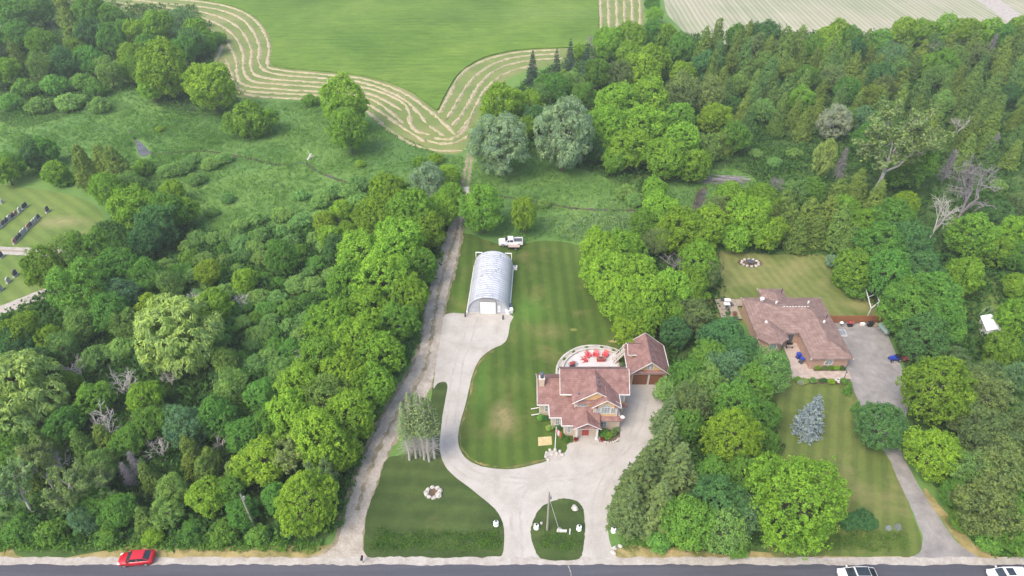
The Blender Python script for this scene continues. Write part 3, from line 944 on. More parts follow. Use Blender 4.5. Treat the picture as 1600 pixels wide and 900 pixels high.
def make_broadleaf(kind, seed, Ht=11.0, nl=40, lobe=(0.75, 1.45), leaf=0.33, per=20, dens=2.6, base=0.05, mat='leaf', up=0.5, keep=1.0, clump=0.5, core=0.60, rough=0.22):
    rng = np.random.default_rng(seed)
    R = 5.0
    zc = Ht * (0.5 + base / 2); hz = Ht * (1 - base) / 2
    w = rng.normal(size=(7, 3)); ph = rng.uniform(0, 6.28, 7)

    def bulge(d):
        """how far the crown reaches in a direction: no two sides alike"""
        return 1.0 + rough * float(np.sum(np.sin(w @ d * 2.2 + ph))) / 2.6

    lobes = []
    for i in range(nl):
        for _ in range(60):
            d = rand_dirs(1, rng)[0]
            if d[2] < -0.75: continue
            r = rng.uniform(*lobe)
            k = min(1.12, bulge(d)) * rng.uniform(0.86, 1.0)
            flare = 1.0 if d[2] > 0 else 1.0 - 0.25 * abs(d[2])
            p = np.array((d[0] * (R - r) * k * flare, d[1] * (R - r) * k * flare, zc + d[2] * (hz - r * 0.9) * k))
            if all(np.linalg.norm(p - np.array(q[:3])) > 0.52 * (r + q[3]) for q in lobes):
                break
        lobes.append((*p, r))
    out = list(lobes)
    lobes.append((0, 0, zc + hz * 0.22, R * core)); lobes.append((0, 0, zc - hz * 0.28, R * core))
    P, Nn = clumps_on_lobes(lobes, dens, rng)
    P = P + Nn * rng.normal(size=(len(P), 1)) * 0.16
    if keep < 1:
        s_ = rng.random(len(P)) < keep
        P, Nn = P[s_], Nn[s_]
    c, nrm, ln, wd, ax = puff(P, Nn, clump, per, leaf, leaf * 0.62, rng, up, 0.95)
    me = leaf_mesh(kind + '_crown', c, nrm, ln, wd, rng)
    br = Branches(rng)
    br.limb((0, 0, -0.1), (rng.normal() * 0.3, rng.normal() * 0.3, zc * 0.9), 0.32, 0.16, 0.05, 4, 7)
    for (x, y, z, r) in out[::2]:
        br.limb(np.array((0, 0, Ht * rng.uniform(0.12, 0.5))), (x, y, z), 0.11, 0.03, 0.15, 3, 4)
    finish(kind, me, br.mesh(kind + '_trunk', M['bark']), M[mat], R, Ht, zc / Ht)


for s in range(5):
    make_broadleaf('maple', 100 + s, Ht=10.4, rough=0.26)
for s in range(2):
    make_broadleaf('bigmaple', 150 + s, Ht=10.6, nl=84, lobe=(0.5, 1.0), leaf=0.20, per=20, dens=4.2, clump=0.33, rough=0.24, core=0.66)
for s in range(4):
    make_broadleaf('darkleaf', 200 + s, Ht=11.0, nl=44, lobe=(0.7, 1.3), leaf=0.30, dens=2.7)
for s in range(3):
    make_broadleaf('softleaf', 250 + s, Ht=11.5, nl=50, lobe=(0.6, 1.2), leaf=0.30, dens=2.6, keep=0.62, clump=0.62, core=0.5, rough=0.34)
for s in range(4):
    make_broadleaf('shrub', 300 + s, Ht=5.4, nl=46, lobe=(0.55, 1.1), leaf=0.44, per=12, dens=2.8, base=0.0, clump=0.62, core=0.5, rough=0.34)


def make_willow(kind, seed, Ht, mat='leaf', leaf=0.55, droop=1.2, nl=34, lobe=(0.7, 1.4)):
    rng = np.random.default_rng(seed)
    R = 5.0
    zc = Ht * 0.51; hz = Ht * 0.49
    lobes = []
    for i in range(nl):
        d = rand_dirs(1, rng)[0]
        d[2] = abs(d[2]) * rng.choice([1, 1, -0.85])
        r = rng.uniform(*lobe)
        lobes.append((d[0] * (R - r), d[1] * (R - r), zc + d[2] * (hz - r), r))
    lobes += [(0, 0, zc, R * 0.55), (0, 0, zc + hz * 0.4, R * 0.42)]
    P, Nn = clumps_on_lobes(lobes, 2.2, rng)
    c, nrm, ln, wd, ax = puff(P, Nn, 0.55, 26, leaf, leaf * 0.28, rng, 0.2, 0.6, droop)
    me = leaf_mesh(kind + '_crown', c, nrm, ln, wd, rng, ax)
    br = Branches(rng)
    br.limb((0, 0, -0.1), (0.2, 0.1, zc * 0.8), 0.45, 0.25, 0.06, 4, 7)
    for (x, y, z, r) in lobes[:-2]:
        br.limb((0, 0, Ht * rng.uniform(0.15, 0.45)), (x, y, z), 0.16, 0.04, 0.15, 3, 4)
    finish(kind, me, br.mesh(kind + '_trunk', M['bark']), M[mat], R, Ht, zc / Ht)


for s in range(2):
    make_willow('willow', 400 + s, 9.5)
for s in range(2):
    make_willow('silverleaf', 450 + s, 11.5, leaf=0.42, droop=0.5, nl=44, lobe=(0.7, 1.2))


def make_cedar(kind, seed, Ht=16.5, leaf=0.50, nl=44):
    """narrow pointed cone of upright sprays, often with a second leader"""
    rng = np.random.default_rng(seed)
    R = 5.0
    lead = [(0.0, 0.0, 1.0)]
    if seed % 2:
        lead.append((rng.uniform(-1.8, 1.8), rng.uniform(-1.8, 1.8), rng.uniform(0.7, 0.9)))
    lobes = []
    for lx, ly, lh in lead:
        for i in range(nl // len(lead)):
            h = rng.random() ** 1.1
            rad = R * (1 - h) ** 0.60 * 0.78
            a = rng.uniform(0, 6.283)
            r = rng.uniform(0.7, 1.25) * (1.12 - 0.65 * h)
            lobes.append((lx * h + math.cos(a) * rad * 0.9, ly * h + math.sin(a) * rad * 0.9, Ht * lh * (0.07 + 0.86 * h), r))
        for h in np.linspace(0.05, 0.97, 10):
            lobes.append((lx * h + rng.normal() * 0.15, ly * h + rng.normal() * 0.15, Ht * lh * (0.06 + 0.90 * h), max(0.42, R * 0.66 * (1 - h) ** 0.62)))
    P, Nn = clumps_on_lobes(lobes, 2.2, rng, -0.4)
    P = P + rng.normal(size=P.shape) * 0.12
    c, nrm, ln, wd, ax = puff(P, Nn, 0.48, 15, leaf, leaf * 0.42, rng, 0.25, 0.8)
    ax = np.array((0, 0, 1.0)) + rng.normal(size=c.shape) * 0.5
    me = leaf_mesh(kind + '_crown', c, nrm, ln, wd, rng, ax)
    br = Branches(rng)
    br.limb((0, 0, -0.1), (0, 0, Ht * 0.86), 0.34, 0.06, 0.02, 4, 6)
    finish(kind, me, br.mesh(kind + '_trunk', M['bark']), M['needle'], R, Ht, 0.46)


for s in range(5):
    make_cedar('cedar', 500 + s)


def make_spruce(kind, seed, Ht=22.0, whorls=26, thin=1.0, base=0.05, leaf=0.62, bark='bark', per=18, wide=0.30, droopy=0.30, bare=0.0, tr=0.36):
    """whorls of drooping boughs, each hung with needle sprays"""
    rng = np.random.default_rng(seed)
    R = 5.0
    br = Branches(rng)
    br.limb((0, 0, -0.1), (rng.normal() * 0.15, rng.normal() * 0.15, Ht * 0.985), tr, 0.04, 0.01, 6, 7)
    Cc = []; Nn = []; Ax = []; Ln = []
    for w in range(whorls):
        h = (w + rng.uniform(0, 0.8)) / whorls
        L = R * ((1 - h) ** 0.85) * rng.uniform(0.85, 1.08) + 0.25
        nb = int(5 + 6 * (1 - h))
        a0 = rng.uniform(0, 6.28)
        for k in range(nb):
            a = a0 + 6.283 * k / nb + rng.normal() * 0.14
            l = L * rng.uniform(0.72, 1.1)
            z0 = Ht * (base + (0.97 - base) * h)
            d = np.array((math.cos(a), math.sin(a), 0))
            sag = droopy * l * (1 - 0.9 * h) - 0.25 * l * h
            q = d * l + np.array((0, 0, z0 - sag))
            br.limb((0, 0, z0), q, 0.06, 0.015, 0.06, 2, 3)
            if h < bare:
                continue
            m = int(per * (l / R + 0.25) * thin)
            t = np.sqrt(rng.random(m)) * 0.95 + 0.05
            side = np.cross(d, (0, 0, 1.0))
            off = rng.uniform(-1, 1, m) * wide * l * (1.05 - t * 0.75)
            pos = np.outer(t, q - np.array((0, 0, z0))) + np.array((0, 0, z0)) + side[None] * off[:, None]
            pos[:, 2] -= np.abs(off) * 0.35 + rng.uniform(0, 0.12, m)
            Cc.append(pos)
            Nn.append(np.array((0, 0, 1.0)) + d * 0.25 + rng.normal(size=(m, 3)) * 0.35)
            Ax.append(d * 0.9 + side[None] * np.sign(off)[:, None] * 0.8 + np.array((0, 0, -0.25)) + rng.normal(size=(m, 3)) * 0.2)
            Ln.append(rng.uniform(0.7, 1.3, m) * leaf)
    c = np.concatenate(Cc); ln = np.concatenate(Ln)
    me = leaf_mesh(kind + '_crown', c, np.concatenate(Nn), ln, ln * 0.42, rng, np.concatenate(Ax))
    finish(kind, me, br.mesh(kind + '_trunk', M[bark]), M['needle'], R, Ht, 0.42)


for s in range(3):
    make_spruce('spruce', 600 + s, per=30, leaf=0.8)
make_spruce('bluespruce', 650, Ht=13.0, whorls=30, per=42, leaf=0.62, wide=0.42, droopy=0.12, base=0.02)
for s in range(2):
    make_spruce('thinlarch', 670 + s, Ht=26.0, whorls=30, per=18, leaf=0.8, base=0.14, bark='dead_bark', droopy=0.02, bare=0.34, thin=0.8, wide=0.5, tr=0.48)


def make_feathery(kind, seed, Ht=14.0):
    """half-bare poplar: pale limbs showing through sparse leaves"""
    rng = np.random.default_rng(seed)
    br = Branches(rng)
    top = br.limb((0, 0, -0.1), (0.3, 0, Ht * 0.30), 0.34, 0.26, 0.05, 3, 7)
    for k in range(4):
        a = k * 1.57 + rng.normal() * 0.3
        br.grow(top, np.array((math.cos(a) * 0.6, math.sin(a) * 0.6, 1.1)), Ht * 0.30, 0.2, 4, 0.46, 0.70, 3, 0.12, 5)
    tips = np.array(br.tips[1:])
    r = np.hypot(tips[:, 0], tips[:, 1])
    s = 5.0 / max(1.0, np.percentile(r, 97))
    zs = Ht / tips[:, 2].max()
    V = np.array(br.v); V[:, :2] *= s; V[:, 2] *= zs; br.v = list(V)
    tips = tips * np.array((s, s, zs))
    sel = tips[rng.random(len(tips)) < 0.85]
    c, nrm, ln, wd, ax = puff(sel, rand_dirs(len(sel), rng), 0.55, 26, 0.36, 0.20, rng, 0.3, 0.9)
    me = leaf_mesh(kind + '_crown', c, nrm, ln, wd, rng)
    finish(kind, me, br.mesh(kind + '_trunk', M['dead_bark']), M['leaf'], 5.0, Ht, 0.58)


for s in range(3):
    make_feathery('feathery', 700 + s)


def make_dead(kind, seed, Ht=12.0, depth=4, lean=0.0, mat='dead_bark', kids=3, start=0.2, r=0.38, spread=0.55):
    rng = np.random.default_rng(seed)
    br = Branches(rng)
    top = br.limb((0, 0, -0.1), (lean * Ht * start * 1.5, 0, Ht * start), r, r * 0.8, 0.04, 2, 6)
    for k in range(3):
        a = k * 2.1 + rng.normal() * 0.3
        br.grow(top, np.array((math.cos(a) * 0.45 + lean, math.sin(a) * 0.45, 1.1)), Ht * 0.30, r * 0.7, depth, spread, 0.72, kids, 0.10, 5)
    V = np.array(br.v)
    rr = np.percentile(np.hypot(V[:, 0], V[:, 1]), 96)
    V[:, :2] *= 5.0 / rr; V[:, 2] *= Ht / V[:, 2].max()
    br.v = list(V)
    PROTO.setdefault(kind, []).append((None, br.mesh(kind + '_branches', M[mat]), 5.0, Ht, 0.55))


for s in range(3):
    make_dead('dead', 800 + s, 12.0, 4)
for s in range(2):
    make_dead('brush', 850 + s, 9.0, 5, mat='twig', start=0.05, r=0.26, spread=0.7)
make_dead('leaning', 880, 15.0, 4, lean=0.12, start=0.34)
def make_snag(kind, seed, Ht=20.0):
    """dead conifer: a grey mast with short bare boughs"""
    rng = np.random.default_rng(seed)
    br = Branches(rng)
    br.limb((0, 0, -0.1), (0, 0, Ht), 0.3, 0.04, 0.01, 5, 6)
    for i in range(190):
        h = rng.random() ** 0.8
        a = rng.uniform(0, 6.283); L = 5.0 * (1 - h) ** 0.7 * rng.uniform(0.4, 1.0) + 0.2
        z = Ht * (0.15 + 0.83 * h)
        q = np.array((math.cos(a) * L, math.sin(a) * L, z - L * 0.12))
        br.limb((0, 0, z), q, 0.12, 0.03, 0.10, 2, 3)
        for j in range(4):
            t = rng.uniform(0.4, 1.0)
            s0 = np.array((0, 0, z)) + (q - np.array((0, 0, z))) * t
            br.limb(s0, s0 + rng.normal(size=3) * 0.7, 0.06, 0.02, 0.1, 1, 3)
    PROTO.setdefault(kind, []).append((None, br.mesh(kind + '_branches', M['twig']), 5.0, Ht, 0.5))


for s in range(2):
    make_snag('snag', 900 + s)

TONE = {  # leaf colours
    'maple': (0.105, 0.200, 0.026), 'maple2': (0.085, 0.172, 0.026), 'lime': (0.118, 0.212, 0.028), 'darkleaf': (0.050, 0.118, 0.024), 'deep': (0.036, 0.090, 0.032),
    'olive': (0.082, 0.132, 0.050), 'softleaf': (0.075, 0.142, 0.040), 'shrub': (0.062, 0.135, 0.028), 'shrub2': (0.078, 0.150, 0.045), 'willow': (0.150, 0.235, 0.075), 'silverleaf': (0.120, 0.195, 0.122),
    'white': (0.24, 0.33, 0.27), 'cedar': (0.066, 0.112, 0.026), 'cedar2': (0.048, 0.095, 0.028), 'spruce': (0.066, 0.116, 0.046), 'navy': (0.040, 0.080, 0.055), 'bluespruce': (0.165, 0.225, 0.245),
    'thinlarch': (0.105, 0.162, 0.070), 'feathery': (0.115, 0.180, 0.070), 'blueleaf': (0.060, 0.130, 0.065),
}
LIFT = {'cedar': 2.4, 'cedar2': 2.5, 'olive': 2.0, 'bluespruce': 1.35, 'white': 1.4, 'silverleaf': 1.9, 'willow': 2.0, 'spruce': 1.8, 'navy': 1.7, 'deep': 2.5, 'darkleaf': 2.6, 'shrub': 2.6, 'shrub2': 2.6, 'blueleaf': 2.1, 'softleaf': 2.4, 'thinlarch': 1.8, 'feathery': 2.0, 'lime': 1.85}
TONE = {k: tuple(x * LIFT.get(k, 2.0) * w for x, w in zip(c, (1.14, 1.03, 1.0))) for k, c in TONE.items()}
TREE_N = 0
PLANTED = []


def add_tree(kind, px, py, w, tone=None, label=None, group=None, hw=None, name=None, cat='tree', foot=None, tilt=0.0):
    """crown centred on a photo pixel, w photo pixels wide; stands on the ground below it"""
    global TREE_N
    TREE_N += 1
    if kind == 'maple' and w > 94:
        kind = 'bigmaple'
    vs = PROTO[kind]
    rnd = random.Random(TREE_N * 7919)
    crown, trunk, R0, H0, cz = vs[TREE_N % len(vs)]
    ratio = hw or (H0 / (2 * R0)) * (rnd.uniform(0.78, 1.25) if kind == 'cedar' else rnd.uniform(0.90, 1.14))
    R = 4.0
    for _ in range(12):
        Ht = 2 * R * ratio
        R = 0.5 * w / px_scale(px, py, cz * Ht)
    Ht = 2 * R * ratio
    x, y = foot if foot else G(px, py, cz * Ht)
    o = plant(kind, x, y, R, Ht, tone, label, group, name, cat, (crown, trunk, R0, H0), rnd, tilt)
    PLANTED.append((o, px, py))
    return o


def plant(kind, x, y, R, Ht, tone, label, group, name=None, cat='tree', proto=None, rnd=random, tilt=0.0, parts=True):
    crown, trunk, R0, H0 = proto
    rz = rnd.uniform(0, 6.283)
    c = TONE.get(tone or kind.replace('big', ''), (0.08, 0.15, 0.03))
    k = rnd.uniform(0.84, 1.16); hshift = rnd.uniform(-0.10, 0.10)
    col = (c[0] * k * (1 + hshift), c[1] * k, c[2] * k * (1 - hshift), 1.0)
    sc = (R / R0 * rnd.uniform(0.93, 1.07), R / R0 * rnd.uniform(0.93, 1.07), Ht / H0)
    nm = name or {'maple': 'maple_tree', 'bigmaple': 'maple_tree', 'darkleaf': 'broadleaf_tree', 'softleaf': 'broadleaf_tree', 'shrub': 'shrub', 'willow': 'willow_tree', 'silverleaf': 'willow_tree', 'cedar': 'cedar_tree',
                  'spruce': 'spruce_tree', 'bluespruce': 'blue_spruce', 'thinlarch': 'larch_tree', 'feathery': 'poplar_tree', 'dead': 'dead_tree', 'brush': 'bare_brush', 'leaning': 'dead_tree', 'snag': 'dead_conifer'}[kind]
    if crown is None or not parts:
        o = bpy.data.objects.new(nm, crown if crown is not None else trunk)
        C.objects.link(o)
        o.location = (x, y, 0); o.rotation_euler = (0, tilt, 0.0 if kind == 'leaning' else rz); o.scale = sc; o.color = col
        return setp(o, label, cat, group)
    e = empty(nm, (x, y, 0), rz)
    e.scale = sc
    t = bpy.data.objects.new('trunk', trunk); C.objects.link(t); t.parent = e
    k = bpy.data.objects.new('crown', crown); C.objects.link(k); k.parent = e; k.color = col
    return setp(e, label, cat, group)


# ---------------------------------------------------------------- the trees one can tell apart
def area(group, label, rows, **kw):
    """rows: (kind, px, py, width[, tone[, own label[, height/width]]]); rows without a label of their own share the area's"""
    for r in rows:
        kind, px, py, w = r[:4]
        tone = r[4] if len(r) > 4 else None
        own = r[5] if len(r) > 5 else None
        hw = r[6] if len(r) > 6 else None
        lb = own or label.format({'maple': 'bright green maple', 'darkleaf': 'dark green broadleaf tree', 'softleaf': 'dull green loose-crowned tree', 'shrub': 'low rounded green shrub', 'willow': 'pale green willow',
                                  'silverleaf': 'silvery willow', 'cedar': 'olive green cedar', 'spruce': 'grey green spruce', 'thinlarch': 'thin larch', 'feathery': 'half-bare poplar with pale limbs',
                                  'dead': 'bare grey dead tree', 'brush': 'tangle of bare grey twigs', 'leaning': 'leaning dead tree', 'snag': 'bare grey dead conifer', 'bluespruce': 'blue spruce'}[kind])
        add_tree(kind, px, py, w, tone, lb, group, hw, cat='shrub' if kind in ('shrub', 'brush') else 'tree', **kw)


area('trees of the far wood at the top left', '{} in the wood at the top left corner', [
    ('darkleaf', 20, 22, 48), ('darkleaf', 62, 14, 50), ('cedar', 100, 12, 40), ('darkleaf', 140, 18, 48), ('darkleaf', 178, 28, 40), ('maple', 70, 72, 46, 'maple2'), ('darkleaf', 28, 58, 50), ('cedar', 112, 48, 40),
    ('darkleaf', 140, 55, 50, 'deep'), ('darkleaf', 172, 62, 44), ('cedar', 30, 96, 38), ('maple', 14, 112, 42), ('softleaf', 62, 108, 46), ('darkleaf', 100, 98, 46, 'deep'), ('darkleaf', 140, 96, 48), ('softleaf', 170, 112, 42),
    ('maple', 205, 90, 46), ('shrub', 40, 138, 40), ('shrub', 85, 134, 44), ('shrub', 128, 128, 40), ('shrub', 150, 140, 36), ('darkleaf', -20, 60, 55), ('darkleaf', -20, 110, 50), ('shrub', 60, 165, 40, 'shrub2'), ('shrub', 110, 160, 44, 'shrub2'),
    ('shrub', 15, 160, 36), ('shrub', 155, 165, 34, 'shrub2'), ('maple', 120, 75, 36, 'maple2'), ('darkleaf', 196, 48, 36)])
area('trees at the left field edge', '{} in the clump beside the left windrows', [
    ('maple', 218, 52, 46), ('maple', 250, 45, 54), ('softleaf', 286, 38, 56, 'blueleaf'), ('maple', 308, 52, 42), ('darkleaf', 228, 74, 40), ('darkleaf', 300, 68, 44, 'deep'), ('darkleaf', 322, 66, 36),
    ('maple', 262, 108, 82, None, 'large bright green maple, taller of the two beside the left windrows'), ('maple', 329, 138, 78, None, 'broad round maple directly below the short bent windrow'),
    ('maple', 236, 132, 50), ('maple', 210, 108, 40), ('shrub', 390, 188, 78, 'maple2', 'big round bush standing alone in the meadow below the left windrows'), ('shrub', 249, 202, 15, 'lime', 'tiny bright green bush alone in the meadow near the pond'),
    ('shrub', 420, 176, 22), ('darkleaf', 290, 78, 40), ('shrub', 340, 60, 30), ('brush', 232, 66, 26)])
area('trees in the meadow', '{} standing in the meadow', [
    ('maple', 541, 160, 72, None, 'tall lone maple in front of the curving windrows', 1.25), ('maple', 546, 205, 66, 'maple2', 'maple pressed against the front of the tall lone maple'), ('shrub', 485, 157, 28, 'maple2', 'small round bush between the lone maple and the left windrows'),
    ('shrub', 562, 256, 18, 'lime', 'tiny bush at the foot of the tall lone maple'),
    ('shrub', 656, 253, 24, 'maple', 'left of two small round bushes beside the grass wheel tracks'), ('shrub', 680, 248, 24, 'maple', 'right of two small round bushes beside the grass wheel tracks')])
area('trees at the far end of the gravel track', '{} at the far end of the gravel track', [
    ('silverleaf', 668, 285, 54, None, 'small silvery willow at the far end of the tree row along the track'), ('maple', 700, 275, 44), ('maple', 702, 308, 50), ('maple', 690, 330, 50),
    ('maple', 755, 328, 72, 'maple2', 'round maple standing alone between the track and the white pickup', 1.15), ('maple', 819, 335, 44, 'lime', 'slender yellow-green tree beside the white pickup', 1.6)])
area('maples in the row along the gravel track', '{} in the row along the gravel track', [
    ('maple', 605, 300, 62), ('maple', 640, 335, 84), ('maple', 590, 345, 76), ('maple', 668, 360, 66), ('maple', 620, 388, 92), ('maple', 565, 400, 90), ('maple', 655, 415, 70, 'maple2'), ('maple', 600, 440, 90),
    ('maple', 545, 445, 80, 'maple2'), ('maple', 640, 462, 72), ('maple', 575, 485, 88), ('maple', 520, 505, 84), ('maple', 622, 505, 70, 'maple2'), ('maple', 560, 535, 84), ('maple', 590, 555, 84), ('maple', 500, 560, 80, 'maple2'),
    ('maple', 540, 590, 90), ('maple', 470, 610, 84, 'lime'), ('maple', 585, 600, 70), ('softleaf', 510, 630, 80), ('maple', 545, 650, 92), ('maple', 455, 655, 84), ('maple', 500, 690, 92, 'lime'), ('maple', 535, 700, 74),
    ('feathery', 455, 715, 60), ('maple', 410, 720, 82, 'lime'), ('maple', 475, 790, 104, 'lime', 'bright round maple nearest the road beside the gravel track')])
area('bright saplings in the thicket', '{} rising out of the left thicket', [
    ('maple', 508, 350, 40, 'lime'), ('maple', 535, 330, 36), ('maple', 520, 372, 46, 'lime'), ('maple', 545, 365, 40), ('maple', 325, 425, 46, 'lime'), ('maple', 383, 440, 40, 'lime'), ('maple', 240, 480, 46, 'lime'), ('maple', 330, 480, 60, 'maple2'),
    ('softleaf', 600, 285, 40), ('darkleaf', 440, 405, 50), ('darkleaf', 530, 390, 46, 'deep'), ('dead', 300, 470, 40), ('dead', 480, 555, 34), ('dead', 375, 470, 30), ('softleaf', 445, 580, 56), ('darkleaf', 410, 620, 60)])
area('trees round the cemetery', '{} bordering the cemetery lawn', [
    ('darkleaf', 15, 258, 46), ('maple', 8, 268, 40, 'maple2'), ('darkleaf', 52, 242, 44, 'deep'), ('maple', 84, 270, 40), ('shrub', 100, 280, 36), ('cedar', 132, 262, 46), ('cedar', 182, 262, 54), ('cedar', 160, 248, 40), ('softleaf', 205, 285, 44),
    ('maple', 168, 300, 52, None), ('maple', 205, 325, 70), ('maple', 268, 300, 40), ('maple', 215, 305, 40), ('softleaf', 250, 350, 66, 'deep'), ('darkleaf', 265, 330, 60), ('darkleaf', 230, 375, 56, 'deep'), ('maple', 285, 330, 50, 'maple2'),
    ('softleaf', 105, 400, 76), ('softleaf', 150, 395, 80, 'darkleaf', 'large loose dark tree overhanging the end of the cemetery path'), ('darkleaf', 190, 420, 70), ('maple', 75, 420, 70, 'maple2'), ('softleaf', 130, 450, 84, 'darkleaf'), ('softleaf', 190, 460, 60, 'blueleaf'),
    ('maple', 36, 524, 74, 'lime', 'yellow-green maple beside the lower cemetery path'), ('maple', 78, 535, 50), ('darkleaf', 20, 545, 60, 'deep'), ('darkleaf', 170, 490, 60), ('softleaf', 125, 505, 56), ('shrub', 225, 262, 36), ('softleaf', 40, 225, 40), ('darkleaf', 70, 235, 40)])
area('big trees in the left wood', '{} in the left wood', [
    ('willow', 277, 525, 130, None, 'big pale willow in the middle of the left wood'), ('willow', 28, 615, 136, None, 'big pale willow at the left edge of the photo'), ('willow', 20, 650, 100, 'willow', 'lower pale willow crown against the left edge of the photo'),
    ('dead', 196, 600, 58, None, 'bare grey dead tree between the two big pale willows'), ('dead', 165, 665, 60, None, 'bare grey dead tree below the one between the willows'), ('dead', 345, 690, 34, None, 'small bare dead tree above the roadside maples'), ('dead', 265, 590, 40)])
area('trees of the left wood', '{} in the mixed left wood', [
    ('maple', 110, 600, 44), ('maple', 150, 625, 60, 'maple2'), ('maple', 225, 625, 60), ('darkleaf', 100, 660, 60), ('darkleaf', 240, 660, 60), ('softleaf', 290, 665, 72, 'blueleaf'), ('cedar', 130, 700, 46), ('cedar', 165, 690, 46), ('cedar', 70, 700, 50),
    ('darkleaf', 200, 690, 56), ('darkleaf', 340, 655, 70), ('darkleaf', 385, 680, 60), ('cedar', 300, 712, 50), ('cedar', 330, 720, 44), ('softleaf', 360, 610, 60), ('softleaf', 350, 565, 50), ('darkleaf', 60, 570, 50, 'deep'), ('softleaf', 100, 545, 50), ('shrub', 145, 560, 50, 'shrub2'), ('dead', 120, 575, 40), ('dead', 480, 610, 40), ('dead', 440, 690, 50), ('feathery', 500, 745, 56), ('dead', 250, 700, 40), ('dead', 90, 720, 46),
    ('shrub', 190, 545, 50, 'shrub2'), ('darkleaf', 230, 430, 60), ('softleaf', 265, 445, 50), ('softleaf', 200, 505, 50), ('darkleaf', 20, 700, 60), ('cedar', 45, 735, 44), ('softleaf', 160, 735, 60), ('darkleaf', 425, 665, 60)])
area('trees along the road edge', '{} in the belt along the road', [
    ('feathery', 25, 765, 92, None, 'half-bare poplar with pale limbs at the lower left corner'), ('feathery', 110, 770, 80, None, 'half-bare poplar second from the lower left corner'), ('feathery', 60, 730, 70), ('darkleaf', 150, 790, 56), ('feathery', 155, 760, 60), ('snag', 213, 730, 34), ('snag', 200, 745, 32),
    ('cedar', 232, 745, 38), ('darkleaf', 185, 800, 60), ('softleaf', 130, 810, 56, 'blueleaf'), ('cedar', 225, 810, 42), ('shrub', 240, 838, 34, 'lime'), ('softleaf', 268, 765, 60), ('softleaf', 265, 800, 52), ('maple', 322, 775, 70, 'lime', 'yellow-green maple in the roadside belt above the red car'),
    ('cedar', 320, 735, 46), ('darkleaf', 355, 770, 52), ('cedar', 365, 740, 44), ('darkleaf', 380, 800, 50), ('shrub', 30, 825, 50), ('shrub', 80, 830, 44), ('shrub', 170, 835, 40), ('shrub', 300, 830, 40), ('shrub', 350, 832, 46), ('shrub', 400, 835, 40), ('darkleaf', 430, 780, 50), ('maple', 375, 745, 46, 'maple2')])
for i, (fx, fy, R, h, lb) in enumerate(((640, 719, 1.9, 13.0, 'leftmost'), (650, 716, 1.9, 14.5, 'second from the left'), (657, 712, 1.8, 14.0, 'middle'), (663, 718, 1.9, 14.8, 'third from the right'), (671, 721, 2.1, 14.5, 'second from the right'), (679, 716, 2.0, 14.0, 'rightmost'))):
    x, y = G(fx, fy)
    plant('thinlarch', x, y, R, h, None, lb + ' thin half-bare larch of the group between track and drive', 'larches between the gravel track and the drive', None, 'tree', PROTO['thinlarch'][i % 2][:4], random.Random(i))

# right-hand woods
area('trees behind the silvery willows', '{} behind the silvery willows', [
    ('silverleaf', 780, 228, 94, None, 'silvery willow beside the grass wheel tracks'), ('silverleaf', 881, 212, 96, None, 'silvery willow right of the one by the wheel tracks'),
    ('maple', 780, 165, 72), ('maple', 825, 165, 50, 'maple2'), ('spruce', 832, 108, 26, 'navy', 'leftmost dark blue-green spruce against the mown field'), ('spruce', 869, 108, 26, 'navy', 'second dark spruce against the mown field'), ('spruce', 890, 98, 28, 'navy', 'tallest dark spruce against the mown field'),
    ('spruce', 916, 100, 26, 'navy', 'rightmost dark spruce against the mown field'), ('softleaf', 848, 150, 40), ('darkleaf', 870, 140, 44), ('softleaf', 895, 128, 40), ('darkleaf', 912, 150, 44), ('maple', 906, 80, 24), ('darkleaf', 850, 132, 34), ('brush', 925, 62, 24), ('maple', 822, 198, 40, 'maple2'), ('darkleaf', 838, 185, 44, 'deep'), ('cedar', 880, 128, 30)])
area('broadleaf trees of the far wood', '{} near the left end of the right-hand wood', [
    ('maple', 950, 70, 50), ('maple', 985, 62, 56), ('darkleaf', 1022, 56, 44), ('maple', 1022, 24, 26), ('darkleaf', 1020, 5, 26), ('maple', 1040, 60, 44, 'maple2'), ('darkleaf', 1065, 76, 46), ('maple', 985, 92, 54, 'maple2'), ('maple', 1020, 100, 60), ('darkleaf', 935, 115, 46), ('maple', 1005, 112, 60), ('softleaf', 975, 118, 50, 'olive'),
    ('brush', 991, 128, 28, None, 'small pinkish-grey bare brush among green maples'), ('maple', 1065, 118, 46), ('darkleaf', 1100, 105, 48, 'deep'), ('maple', 960, 165, 74), ('maple', 1012, 155, 76), ('softleaf', 1062, 148, 60, 'olive'), ('maple', 945, 205, 76), ('maple', 1000, 200, 82), ('maple', 985, 232, 74), ('maple', 1060, 188, 60, 'maple2'),
    ('maple', 1068, 222, 66), ('softleaf', 1110, 150, 56, 'olive'), ('maple', 1115, 185, 54), ('maple', 1040, 250, 70), ('maple', 1085, 258, 56), ('maple', 962, 250, 44, 'maple2'), ('darkleaf', 930, 235, 40, 'deep'), ('dead', 1120, 122, 20), ('darkleaf', 1150, 215, 50), ('cedar', 1130, 225, 36), ('softleaf', 1110, 230, 50), ('brush', 1068, 240, 24)])
_rw = []
_r = random.Random(5)
_polyC = [(1085, 75), (1600, 70), (1620, 250), (1540, 250), (1440, 225), (1340, 185), (1260, 195), (1170, 205), (1130, 160)]


def in_poly(x, y, poly):
    c = False
    n = len(poly)
    for i in range(n):
        x0, y0 = poly[i]; x1, y1 = poly[(i + 1) % n]
        if (y0 > y) != (y1 > y) and x < (x1 - x0) * (y - y0) / (y1 - y0) + x0:
            c = not c
    return c


